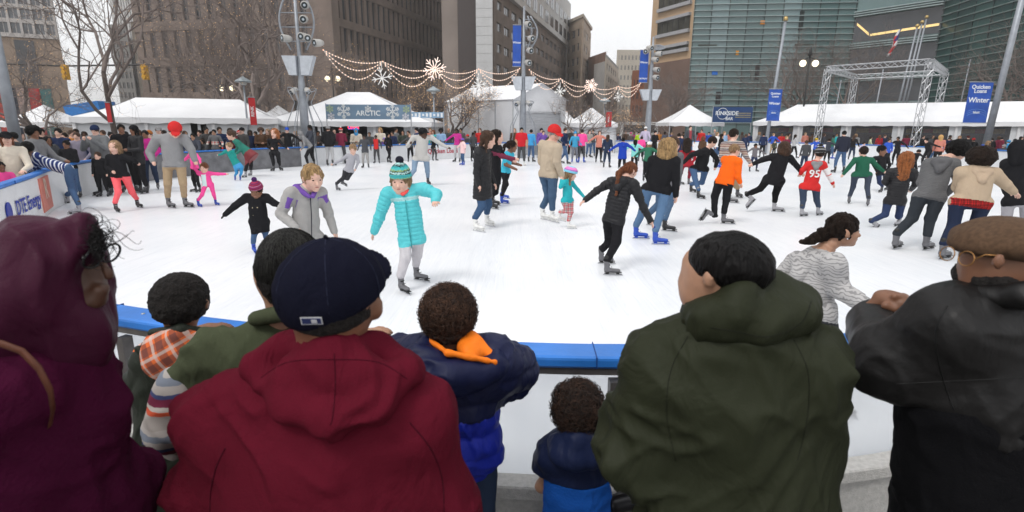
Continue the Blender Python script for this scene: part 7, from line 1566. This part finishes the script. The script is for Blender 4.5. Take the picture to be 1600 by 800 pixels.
PSE = cloth((.010, .011, .007), 'parka', 'olive_seam')
seam(r7, 'seam', ('parka',), [(1075, 525), (1048, 580), (1042, 650), (1056, 720)], PSE, .0009)
seam(r7, 'seam', ('parka',), [(1240, 530), (1262, 580), (1262, 650), (1246, 720)], PSE, .0009)
seam(r7, 'rim_seam', ('hood',), [(1110, 512), (1150, 518), (1200, 526), (1250, 506), (1268, 470)], PSE, .0012)
for pts, n_ in (([(1040, 520, -.06), (1062, 600, -.09), (1060, 690, -.10), (1050, 790, -.10)], 'seam'), ([(1250, 520, -.05), (1240, 600, -.09), (1246, 700, -.10), (1240, 800, -.10)], 'seam')): pass

# broad man in black leather, brown flat cap, glasses; hand with a watch held up
Y2 = 1.18
r8 = base_thing('bearded man in a brown flat cap and black leather jacket', 1520, Y2)
LEA = cloth((.007, .0065, .0065), 'leather', 'black_leather')
P = [e_(1566, 400, Y2, 44, 54, 1.15, 1), e_(1545, 425, Y2, 32, 34, 1.3, 1, .03), e_(1525, 420, Y2, 12, 22, 1.6, 1, .03), c_(1526, 402, Y2, 6, 1515, 420, Y2 + .0, 7, 1, .02), e_(1524, 396, Y2, 10, 12, 2, 1, .03), e_(1560, 408, Y2 - .084, 9, 16, .7, 1, .006), c_(1580, 480, Y2, 46, 1572, 420, Y2, 44, 1, .03),
     c_(1500, 505, Y2, 62, 1640, 505, Y2, 62, 0, .08), c_(1570, 560, Y2, 112, 1560, 600, Y2, 130, 0, .06, .7, cut=.03), c_(1562, 600, Y2, 132, 1555, 652, Y2, 134, 0, .04, .7, cut=.0),
     c_(1485, 515, Y2 - .02, 62, 1385, 568, Y2 + .06, 46, 0, .06), c_(1385, 560, Y2 + .06, 46, 1368, 505, Y2 + .28, 38, 0, .05), c_(1640, 520, Y2, 62, 1680, 660, Y2, 55, 0, .06),
     c_(1545, 640, Y2, 128, 1550, 1000, Y2, 150, 2, .03, .75), c_(1490, 980, Y2, 92, 1470, 1560, Y2, 70, 2, .03), c_(1610, 980, Y2, 92, 1620, 1560, Y2, 70, 2, .03)]
dressed(r8, P, skin('brown'), {0: ('leather_jacket', LEA), 2: ('trousers', cloth((.006, .006, .007), 'cotton', 'black_trousers'))}, seed=21., fold=.009, fsc=1.5)
sdf_obj('collar', [c_(1520, 466, Y2 + .06, 8, 1545, 464, Y2 - .05, 13, 0, .02), c_(1545, 464, Y2 - .05, 15, 1600, 462, Y2 - .10, 16, 0, .03), c_(1600, 462, Y2 - .10, 16, 1660, 470, Y2 - .05, 16, 0, .03), c_(1504, 470, Y2 + .03, 5, 1530, 466, Y2 - .03, 12, 0, .03)], .005, [LEA], r8, fold=.006, fsc=2)
# beard
basehair('beard', [e_(1541, 434, Y2, 35, 30, 1.5, 0, .02), e_(1527, 434, Y2, 15, 16, 2.2, 0, .02), pln(A(-.25, 0, 1), float(nrm(A(-.25, 0, 1)) @ W(1535, 420, Y2)), .004)], .005, mat('beard_black', (.012, .010, .009), .8, .4, 60, .8, 120), r8, .003, 90.)
TWD = mat('tweed_brown', (.080, .046, .026), .95, .22, 120, .3, 300, bdist=.001)
basehair('hair', [e_(1574, 402, Y2, 45, 53, 1.2, 0), pln(A(-.1, 0, -1), float(nrm(A(-.1, 0, -1)) @ W(1560, 438, Y2)), .01), pln(A(-1, 0, 0), -float(W(1552, 400, Y2)[0]), .01)], .005, mat('hair_cropped', (.013, .010, .009), .9, .4, 80, .6, 160), r8, .001, 90.)
sdf_obj('flat_cap', [e_(1565, 378, Y2, 62, 30, 1.15, 0, .02, 2), e_(1580, 370, Y2, 48, 28, 1.2, 0, .03, 5), e_(1522, 388, Y2 + .0, 24, 9, 1.8, 0, .02, 8), pln(A(-.06, 0, -1), float(nrm(A(-.06, 0, -1)) @ W(1560, 398, Y2)), .006)], .0055, [TWD], r8, fold=.005, fsc=2)
g = MB()
gc = W(1510, 404, Y2 - .035)
g.tube([gc + A(.006 * math.cos(a), .022 * math.sin(a) , .021 * math.sin(a) * 0 + .019 * math.cos(a + 1.57)) + A(-.004, 0, 0) for a in np.linspace(0, 6.28, 19)], .0014, 6)
gc2 = gc + A(0, .05, 0)
EL = lambda c: [c + A(.003 * math.sin(a), .020 * math.cos(a), .0155 * math.sin(a)) for a in np.linspace(0, 6.28, 21)]
g = MB(); g.tube(EL(gc), .0014, 6); g.tube(EL(gc + A(-.004, .048, 0)), .0012, 6); g.tube([gc + A(0, -.022, .004), W(1540, 398, Y2 - .07), W(1566, 400, Y2 - .085)], .0016, 6)
g.build('glasses', mat('glasses_frame', (.30, .15, .05), .3, .1, metal=.5), r8, True)
# hand, curled over the cuff, and watch
wv = W(1372, 480, Y2 + .26); dv = nrm(W(1412, 468, Y2 + .25) - wv)
P = [e_(1395, 469, Y2 + .25, 24, 14, 1.3, 0, .02, 10), e_(1407, 474, Y2 + .22, 14, 12, 1.2, 0, .015), c_(1362, 482, Y2 + .27, 12, 1385, 472, Y2 + .25, 13, 0, .02)]
fv, ff_ = [], []
for j, (du, dvv, dy) in enumerate(((0, 0, -.035), (2, 0, -.018), (2, -1, 0), (0, -2, .018))):
    P += [c_(1398 + du, 464 + dvv, Y2 + .25 + dy, 6.2, 1412 + du, 466 + dvv, Y2 + .25 + dy, 5.8, 0, .004), c_(1412 + du, 466 + dvv, Y2 + .25 + dy, 5.8, 1414 + du, 478 + dvv, Y2 + .25 + dy, 5.2, 0, .004), c_(1414 + du, 478 + dvv, Y2 + .25 + dy, 5.2, 1405 + du, 485 + dvv, Y2 + .25 + dy, 4.8, 0, .004)]
P += [c_(1384, 478, Y2 + .215, 6.5, 1398, 483, Y2 + .205, 6, 0, .008), c_(1398, 483, Y2 + .205, 6, 1408, 480, Y2 + .205, 5, 0, .005)]
sdf_obj('hand', P, .0038, [skin('brown')], r8)
wt = root_w = thing('wristwatch', W(1383, 474, Y2 + .24), 'silver wristwatch with link strap on the raised wrist of the man in leather', 'wristwatch')
wc = W(1381, 476, Y2 + .255); ax = nrm(W(1400, 468, Y2 + .25) - wc); b1 = nrm(np.cross(ax, A(0, 1, 0))); b2 = np.cross(ax, b1)
q = MB()
for i in range(16):
    a = i * math.pi / 8; o_ = b1 * math.cos(a) * .0265 + b2 * math.sin(a) * .029; t_ = nrm(-b1 * math.sin(a) * .0265 + b2 * math.cos(a) * .029); q.obox(wc + o_, t_ * .0053, ax * .007, nrm(o_) * .0022)
q.build('strap', mat('watch_steel', (.6, .6, .62), .28, .1, metal=.9), wt)
q = MB(); n_ = nrm(-b1 * .2 + b2 * -1 if b2[1] > 0 else b2); n_ = nrm(A(0, -1, .45)); q.tube([wc + n_ * .028, wc + n_ * .036], .014, 16); q.build('case', mat('watch_steel', (.6, .6, .62), .28, .1, metal=.9), wt)
q = MB(); q.tube([wc + n_ * .036, wc + n_ * .0372], .0115, 16); q.build('dial', mat('watch_dial', (.7, .7, .7), .3, .1), wt)

# person in the plum hooded fleece at the left edge
Y3 = .98
r1 = base_thing('person in glasses with a plum hood up and a magenta fleece', 60, Y3)
HOODM = cloth((.042, .006, .020), 'shell', 'plum_shell'); FLE = cloth((.042, .004, .019), 'fleece', 'plum_fleece')
P = [e_(95, 440, Y3 + .02, 50, 72, .8, 1), e_(124, 446, Y3 + .02, 32, 50, 1.0, 1, .04), c_(158, 408, Y3, 5, 171, 430, Y3, 8, 1, .02), e_(158, 452, Y3, 12, 9, 1.2, 1, .015), e_(148, 470, Y3, 16, 12, 1.2, 1, .02), c_(80, 530, Y3 + .02, 34, 95, 470, Y3 + .02, 36, 1, .02),
     c_(-20, 640, Y3, 92, 72, 602, Y3, 66, 0, .1), c_(50, 620, Y3, 120, 60, 1000, Y3, 190, 2, .08, .75), c_(80, 575, Y3, 55, 120, 650, Y3, 55, 2, .08), c_(-10, 640, Y3 - .1, 84, 20, 740, Y3 - .08, 70, 2, .06), c_(20, 740, Y3 - .08, 66, 200, 745, Y3 + .12, 46, 2, .06), c_(98, 650, Y3 + .1, 58, 165, 748, Y3 + .2, 46, 2, .06), c_(0, 1000, Y3, 90, 0, 1500, Y3, 60, 3, .04), c_(120, 1000, Y3, 90, 120, 1500, Y3, 60, 3, .04)]
zy = W(60, 612, Y3)[2]
dressed(r1, P, skin('dark'), {0: ('yoke', HOODM), 2: ('fleece', FLE), 3: ('trousers', cloth(BLK))}, seed=31., fold=.022, fsc=1.3, cuts={0: [pln((.25, 0, -1), float(nrm(A(.25, 0, -1)) @ W(60, 612, Y3)), .004)]})
P = [e_(62, 428, Y3, 88, 88, 1.05, 0), e_(28, 470, Y3, 95, 78, .95, 0, .06), c_(20, 520, Y3, 84, 110, 545, Y3, 52, 0, .08), c_(118, 350, Y3, 18, 146, 400, Y3, 14, 0, .05), c_(142, 392, Y3, 14, 134, 500, Y3, 22, 0, .05), e_(211, 438, Y3 + .02, 64, 84, 1.5, 0, .02, 0, True)]
sdf_obj('hood', P, .0065, [HOODM], r1, fold=.020, fsc=.9, seed=2.)
gc = W(146, 404, Y3 - .02)
g = MB(); g.tube([gc + A(.005 * math.sin(a), .024 * math.cos(a), .017 * math.sin(a)) for a in np.linspace(0, 6.28, 21)], .0022, 6); g.tube([gc + A(0, .045, 0) + A(.005 * math.sin(a), .024 * math.cos(a), .017 * math.sin(a)) for a in np.linspace(0, 6.28, 21)], .0022, 6); g.tube([gc + A(0, -.02, .01), W(130, 404, Y3 - .07)], .0026, 6); g.build('glasses', mat('glasses_black', (.01, .01, .01), .25, 0), r1, True)
rs = np.random.RandomState(5); paths = []
for i in range(130):
    yy = Y3 + rs.uniform(-.06, .06); p = W(148 + rs.uniform(-8, 4), 350 + rs.rand() ** .8 * 50, yy); d = nrm(A(.8 + .5 * rs.rand(), rs.randn() * .35, .15 + .5 * rs.randn() * .7)); L = .015 + .024 * rs.rand() ** 2 * (1.5 if rs.rand() < .1 else 1); pts = [p]; cx_ = rs.randn(3)
    cv = rs.randn(3) * .5; dn = A(.1, 0, -.35)
    for j in range(12): d = nrm(d + nrm(np.cross(cx_, d)) * .42 + dn * .30); pts.append(pts[-1] + d * L / 5)
    paths.append(pts)
hair_obj('hair', strands(paths, .0009, 1), [hairmat('black')], r1)
basehair('fringe', [e_(140, 374, Y3, 15, 20, 1.6, 0)], .005, hairmat('black'), r1, .006, 70.)
st = thing('bag', W(30, 900, Y3), 'brown leather shoulder bag strap over the plum fleece', 'bag')
def ribbon(pts, w, t, wd): 
    q = MB(); vs = []
    for p in pts: vs += [p - wd * w, p + wd * w, p + wd * w + A(0, -t, 0), p - wd * w + A(0, -t, 0)]
    fs = []
    for i in range(len(pts) - 1):
        for k in range(4): fs.append((4*i+k, 4*i+(k+1)%4, 4*i+4+(k+1)%4, 4*i+4+k))
    q.add(vs, fs); return q
STR = mat('strap_leather', (.085, .026, .012), .6, .2, 30, .2)
pts = [W(u, v, Y3 - d) for u, v, d in ((-40, 530, .12), (0, 535, .165), (35, 548, .165), (62, 575, .165), (80, 610, .17), (84, 640, .15), (74, 690, .06), (60, 760, -.02))]
ribbon(pts, .0085, .003, A(.5, 0, .5)).build('strap', STR, st, True)
q = MB(); q.box(W(50, 960, Y3 - .16), (.26, .1, .2)); q.build('pouch', STR, st)
seamline(r1, 'toggle_cord', [W(u, v, Y3) for u, v in ((142, 478), (146, 490), (155, 500), (158, 506))], .0028, mat('cord_black', (.01, .01, .012), .6))

# boy in the orange plaid hood
Y4 = 1.62
rA = base_thing('boy in an orange checked hooded shirt at the near rail', 280, Y4)
OPL = plaid('plaid_orange', (.72, .16, .05), (.05, .04, .05), (.6, .56, .52), .052, .5)
DOL = cloth((.018, .022, .016), 'shell', 'dark_olive_waistcoat')
P = [e_(281, 470, Y4, 35, 41, 1.1, 1), c_(283, 520, Y4, 22, 282, 480, Y4, 22, 1, .02), e_(321, 475, Y4, 5, 9, 1.5, 1, .006), e_(246, 482, Y4, 5, 9, 1.5, 1, .006), c_(238, 556, Y4, 26, 312, 548, Y4, 26, 0, .05), c_(275, 570, Y4, 52, 268, 760, Y4, 60, 2, .04, .7),
     c_(236, 560, Y4, 26, 222, 600, Y4 + .05, 22, 2, .03), c_(222, 600, Y4 + .05, 22, 262, 560, Y4 + .3, 16, 2, .03), c_(312, 552, Y4, 26, 335, 580, Y4 + .08, 22, 0, .03), c_(335, 580, Y4 + .08, 20, 332, 535, Y4 + .3, 15, 0, .03), c_(255, 800, Y4, 32, 255, 1150, Y4, 26, 3, .02), c_(292, 800, Y4, 32, 292, 1150, Y4, 26, 3, .02)]
dressed(rA, P, skin('brown'), {0: ('shirt', OPL), 2: ('waistcoat', DOL), 3: ('trousers', cloth(DDEN))}, .0075, .012, 1.3, 5.)
P = [c_(240, 530, Y4 - .03, 9, 282, 522, Y4 - .07, 11, 0, .03), c_(282, 522, Y4 - .07, 11, 330, 524, Y4 - .02, 10, 0, .03), e_(258, 560, Y4 - .075, 40, 36, .5, 0, .04, 20), c_(300, 545, Y4 - .05, 22, 325, 570, Y4 - .02, 20, 0, .03)]
sdf_obj('hood', P, .006, [OPL], rA, fold=.008, fsc=1.5)
sdf_obj('hood_band', [c_(238, 520, Y4 - .035, 7, 282, 515, Y4 - .075, 8, 0, .02), c_(282, 515, Y4 - .075, 8, 326, 519, Y4 - .02, 7, 0, .02), c_(216, 545, Y4 - .07, 6, 262, 596, Y4 - .10, 7, 0, .02)], .006, [DOL], rA)
sc = W(281, 464, Y4); BLKH = mat('hair_tight_black', (.010, .008, .007), .9, .5, 90, .9, 160)
basehair('hair', [e_(281, 464, Y4, 40, 38, 1.12, 0), e_(281, 480, Y4 - .02, 34, 24, 1.1, 0, .03), pln(A(0, .3, -1), float(nrm(A(0, .3, -1)) @ W(281, 500, Y4)), .01)], .0055, BLKH, rA, .004, 110.)
for (u, v, Yh, sd_, dd) in ((318, 516, Y4 + .33, 1, (.6, .6, 0)), (345, 524, Y4 + .36, -1, (.9, .3, 0))):
    hand_px(rA, W(u, v, Yh), A(*dd), A(0, 0, 1), .8, skin('brown'), sd_)

# dark-haired onlooker in the olive shirt with patterned knit sleeves
Y5 = 1.42
rB = base_thing('person with straight black hair in an olive shirt with patterned knit sleeves', 420, Y5)
OLS = cloth((.060, .070, .040), 'cotton', 'olive_shirt')
KNT = stripes('knit_sleeve', [(2.2, (.30, .27, .25)), (.6, (.45, .07, .03)), (.5, (.38, .34, .31)), (1.3, (.13, .015, .04)), (.7, (.04, .05, .13)), (1.2, (.34, .31, .29)), (.9, (.16, .18, .22)), (.8, (.35, .32, .3))], .155, 'Z', wobble=.03)
P = [e_(440, 425, Y5, 40, 52, 1.1, 1), c_(445, 500, Y5, 26, 440, 450, Y5, 26, 1, .02), c_(345, 555, Y5, 36, 500, 540, Y5, 34, 0, .07), c_(425, 520, Y5, 30, 470, 520, Y5, 30, 0, .06), c_(415, 590, Y5, 85, 415, 860, Y5, 92, 0, .05, .66), c_(335, 560, Y5, 42, 290, 605, Y5 + .0, 35, 0, .05), c_(282, 610, Y5 - .02, 35, 268, 662, Y5 - .04, 34, 2, .03), c_(272, 668, Y5, 34, 330, 700, Y5 + .15, 28, 2, .03),
     c_(510, 550, Y5, 36, 560, 570, Y5 + .1, 26, 0, .04), c_(560, 570, Y5 + .1, 24, 568, 535, Y5 + .42, 16, 3, .04), c_(400, 900, Y5, 44, 400, 1250, Y5, 32, 4, .02), c_(450, 900, Y5, 44, 450, 1250, Y5, 32, 4, .02)]
dressed(rB, P, skin('tan'), {0: ('shirt', OLS), 2: ('knit_sleeve', KNT), 3: ('cuff', cloth((.7, .5, .05))), 4: ('trousers', cloth(DDEN))}, .0075, .016, 1.2, 15.)
sdf_obj('collar', [c_(400, 498, Y5 - .05, 12, 450, 488, Y5 - .10, 13, 0, .02), c_(450, 488, Y5 - .10, 13, 492, 492, Y5 - .05, 12, 0, .02)], .006, [OLS], rB, fold=.004)
hand_px(rB, W(566, 526, Y5 + .47), A(.7, .5, .1), A(0, 0, 1), .85, skin('tan'), 1)
hc = W(454, 416, Y5); Rr = np.eye(3); s_ = PS(hc); paths = []; rs = np.random.RandomState(9)
basehair('scalp_hair', [e_(453, 416, Y5, 45, 48, 1.15, 0), e_(447, 440, Y5 - .02, 36, 38, 1.1, 0, .04), pln(A(0, .2, -1), float(nrm(A(0, .2, -1)) @ W(440, 478, Y5)), .01)], .006, hairmat('black'), rB, .003, 50.)
for i in range(1500):
    az = rs.uniform(-math.pi, math.pi) if rs.rand() < .3 else rs.uniform(-2.9, -.2); pts = []; t0 = rs.uniform(.05, .5); t1 = rs.uniform(1.55, 2.15)
    for j in range(8):
        t = t0 + (t1 - t0) * j / 7; rr_ = (1.03 + .03 * rs.rand() + (.05 * j / 7 if t > 1.5 else 0))
        pts.append(hc + A(math.sin(t) * math.cos(az) * 47 / s_ * rr_, math.sin(t) * math.sin(az) * 54 / s_ * rr_, (math.cos(t) * 54 + 3) / s_ * rr_))
    paths.append(pts)
hair_obj('hair', strands(paths, .0011, 2), [hairmat('black'), mat('hair_black_gloss', (.013, .013, .010), .45, .1, spec=.3)], rB)

# curly boy, navy and royal blue padded jacket with an orange hood lining
Y6 = 1.62
rC = base_thing('boy with curly brown hair in a two-blue padded jacket with orange hood lining', 705, Y6)
NVY = cloth((.007, .010, .042), 'puffy', 'navy_padded'); RYL = cloth((.008, .018, .26), 'puffy', 'royal_padded'); ORG = cloth((.9, .20, .015), 'shell', 'orange_lining')
def hpost(amp, pitch, tg_z=None):
    def g(V, N): return V + N * ((np.abs(np.sin(V[:, 2] * math.pi / pitch + .5 * np.sin(V[:, 0] * 9))) ** .4 - .7) * amp)[:, None]
    return g
P = [e_(700, 492, Y6, 40, 44, 1.1, 1), c_(705, 545, Y6, 24, 702, 500, Y6, 24, 1, .02), c_(660, 572, Y6, 44, 760, 572, Y6, 44, 0, .06), c_(650, 575, Y6, 44, 622, 568, Y6 + .12, 36, 0, .05), c_(622, 568, Y6 + .12, 34, 660, 560, Y6 + .38, 26, 0, .04), c_(770, 570, Y6, 46, 800, 578, Y6 + .08, 38, 0, .05), c_(800, 578, Y6 + .08, 36, 760, 562, Y6 + .40, 26, 0, .04),
     c_(712, 600, Y6, 72, 716, 690, Y6, 66, 0, .04, .8), c_(716, 690, Y6, 66, 712, 712, Y6, 64, 3, .03, .8, cut=.03), c_(690, 730, Y6, 34, 690, 1000, Y6, 26, 2, .03), c_(742, 730, Y6, 34, 745, 1000, Y6, 26, 2, .03)]
cutz = W(700, 634, Y6); hp_ = hpost(.011, .085); hp2 = hpost(.012, .075)
P2 = [dict(p) for p in P]; fixtag(P2, 3, 0); nz = nrm(A(.06, 0, -1)); jac = [dict(p) for p in P2 if p['tag'] == 0]
sdf_obj('body', [dict(p, r1=p['r1'] - .034, r2=p['r2'] - .034) if p['t'] == 'c' and p['tag'] != 1 else p for p in P2], .009, [skin('brown')], rC)
sdf_obj('jacket_yoke', jac + [pln(nz, float(nz @ cutz) + .004, .004)], .0075, [NVY], rC, post=lambda V, N: hp_(V + N * (drape(V, 1.5, 3.) * .014)[:, None], N))
sdf_obj('jacket_body', [dict(p, r1=p['r1'] - .003, r2=p['r2'] - .003) for p in jac] + [pln(-nz, -float(nz @ cutz) + .004, .004)], .0075, [RYL], rC, post=lambda V, N: hp2(V + N * (drape(V, 1.5, 4.) * .014)[:, None], N))
sdf_obj('trousers', [p for p in P2 if p['tag'] == 2], .0085, [cloth(DDEN)], rC, fold=.01)
P = [c_(668, 536, Y6 - .03, 12, 655, 560, Y6 - .10, 18, 0, .03), e_(705, 585, Y6 - .10, 66, 34, .6, 0, .05, 6), c_(655, 560, Y6 - .10, 18, 700, 590, Y6 - .16, 16, 0, .04), c_(764, 548, Y6 - .04, 12, 775, 570, Y6 - .08, 16, 0, .03), c_(700, 590, Y6 - .16, 15, 772, 572, Y6 - .09, 15, 0, .04)]
sdf_obj('hood', P, .0065, [NVY], rC, fold=.012, fsc=1.3, seed=7.)
P = [c_(672, 532, Y6 - .05, 5, 700, 552, Y6 - .14, 5, 0, .02), c_(700, 552, Y6 - .14, 5, 774, 566, Y6 - .12, 4, 0, .02), e_(735, 545, Y6 - .06, 24, 17, 1.2, 0, .02, 30), c_(736, 526, Y6 - .03, 10, 772, 560, Y6 - .08, 7, 0, .02)]
sdf_obj('hood_lining', P, .0055, [ORG], rC, fold=.006, fsc=2)
hc = W(700, 488, Y6); s_ = PS(hc)
basehair('scalp_hair', [e_(700, 488, Y6, 41, 42, 1.12, 0), e_(698, 510, Y6 - .02, 30, 26, 1.1, 0, .03), pln(A(0, .25, -1), float(nrm(A(0, .25, -1)) @ W(700, 538, Y6)), .01)], .006, mat('curl_shadow', (.020, .012, .009), .9, .4, 60, .8, 90), rC, .007, 70.)
CB = [mat('curl_brown', (.055, .028, .018), .6, .3, 30), mat('curl_dark', (.028, .015, .010), .6, .3, 30), mat('curl_warm', (.085, .042, .024), .55, .3, 30)]
hair_obj('hair', curls('hair', hc, np.eye(3), A(41, 46, 42) / s_, 2600, .014, .0011, CB, rC, lo=-.95, turns=1.3, rr=.0055, cutf=lambda d: not (d[1] > .35 and d[2] < .15), seed=4), CB, rC)

# small curly boy in blue at the rail's foot
Y7 = 1.72
rD = base_thing('small boy with dark curly hair in a navy and blue jacket peering under the rail', 900, Y7)
NV2 = cloth((.010, .016, .05), 'shell', 'navy_shell'); BL2 = cloth((.01, .075, .33), 'fleece', 'blue_fleece')
P = [e_(903, 640, Y7, 34, 38, 1.1, 1), c_(905, 690, Y7, 20, 904, 650, Y7, 20, 1, .02), c_(868, 705, Y7, 26, 945, 700, Y7, 26, 0, .04), c_(905, 715, Y7, 50, 900, 830, Y7, 58, 3, .04, .75), c_(865, 708, Y7, 26, 846, 760, Y7 + .05, 22, 0, .04), c_(846, 760, Y7 + .05, 22, 850, 740, Y7 + .25, 17, 0, .03), c_(948, 704, Y7, 28, 972, 738, Y7 + .08, 24, 0, .04), c_(972, 738, Y7 + .08, 22, 990, 700, Y7 + .26, 16, 0, .03),
     c_(875, 840, Y7, 28, 850, 900, Y7 + .2, 24, 2, .03), c_(925, 840, Y7, 28, 945, 900, Y7 + .2, 24, 2, .03), c_(850, 900, Y7 + .2, 22, 855, 1050, Y7, 20, 2, .03), c_(945, 900, Y7 + .2, 22, 940, 1050, Y7, 20, 2, .03)]
z2 = W(900, 738, Y7)[2]
nz = nrm(A(-.05, 0, -1)); cutz = W(900, 742, Y7); jac = [dict(p, tag=0) for p in P if p['tag'] in (0, 3)]
sdf_obj('body', [dict(p, r1=p['r1'] - .034, r2=p['r2'] - .034) if p['t'] == 'c' and p['tag'] != 1 else p for p in P], .009, [skin('tan')], rD)
sdf_obj('jacket_yoke', jac + [pln(nz, float(nz @ cutz) + .004, .003)], .0075, [NV2], rD, fold=.014, fsc=1.6, seed=9., dr=True)
sdf_obj('jacket_body', [dict(p, r1=p['r1'] - .003, r2=p['r2'] - .003) for p in jac if p['r1'] * PS(p['a']) > 40] + [pln(-nz, -float(nz @ cutz) + .004, .003)], .0075, [BL2], rD, fold=.014, fsc=1.6, seed=4., dr=True)
sdf_obj('trousers', [dict(p, tag=0) for p in P if p['tag'] == 2], .0085, [cloth(BLK)], rD, fold=.01)
P = [c_(868, 690, Y7 - .03, 13, 903, 684, Y7 - .08, 14, 0, .03), c_(903, 684, Y7 - .08, 14, 942, 690, Y7 - .02, 13, 0, .03), e_(902, 712, Y7 - .08, 44, 24, .6, 0, .04), c_(944, 690, Y7, 16, 966, 706, Y7 + .02, 16, 0, .03)]
sdf_obj('hood', P, .0065, [NV2], rD, fold=.010, fsc=1.6, seed=3.)
hc = W(903, 636, Y7); s_ = PS(hc)
basehair('scalp_hair', [e_(903, 637, Y7, 37, 38, 1.12, 0), e_(902, 655, Y7 - .02, 26, 22, 1.1, 0, .03), pln(A(0, .25, -1), float(nrm(A(0, .25, -1)) @ W(900, 676, Y7)), .01)], .006, mat('curl_shadow', (.02, .012, .009)), rD, .008, 60.)
CD = [mat('curl_dark', (.028, .015, .010), .6, .3, 30), mat('curl_black', (.014, .009, .007), .5, .3, 30), mat('curl_brown', (.055, .028, .018), .6, .3, 30)]
hair_obj('hair', curls('hair', hc, np.eye(3), A(36, 40, 38) / s_, 1500, .022, .0013, CD, rD, lo=-.9, turns=1.1, rr=.010, cutf=lambda d: not (d[1] > .35 and d[2] < .15), seed=6), CD, rD)
# trailing black boots of a crouching grown-up beside him

P = [c_(1010, 742, 1.80, 17, 1002, 800, 1.80, 16, 0, .03), c_(1000, 778, 1.80, 17, 958, 788, 1.76, 15, 0, .04)]
sdf_obj('boot', P, .006, [mat('boot_rubber', (.010, .010, .012), .3, .1, spec=.4)], rD, fold=.004)
seam(rA, 'seam', ('waistcoat',), [(225, 585), (250, 610), (290, 612)], DOL, .0016)
BSE = cloth((.004, .004, .004), 'leather', 'black_seam')
seam(r8, 'seam', ('leather_jacket',), [(1480, 478), (1462, 520), (1470, 580), (1490, 640)], BSE, .0018)
seam(r8, 'seam', ('leather_jacket',), [(1400, 600), (1480, 596), (1560, 592), (1600, 590)], BSE, .0014)
# ---------------------------------------------------------------- thin winter haze over the square
hz_m = bpy.data.materials.new('winter_haze'); hz_m.use_nodes = True; hn, hl = hz_m.node_tree.nodes, hz_m.node_tree.links; hn.clear()
ho = hn.new('ShaderNodeOutputMaterial'); hv = hn.new('ShaderNodeVolumePrincipled'); hv.inputs['Color'].default_value = (.95, .94, .93, 1); hv.inputs['Density'].default_value = 0.0009; hv.inputs['Anisotropy'].default_value = .2; hl.new(hv.outputs[0], ho.inputs['Volume'])
q = MB(); q.box((0, 690, 34.25), (1810, 1520, 71)); tag(q.build('haze', hz_m), kind='stuff')
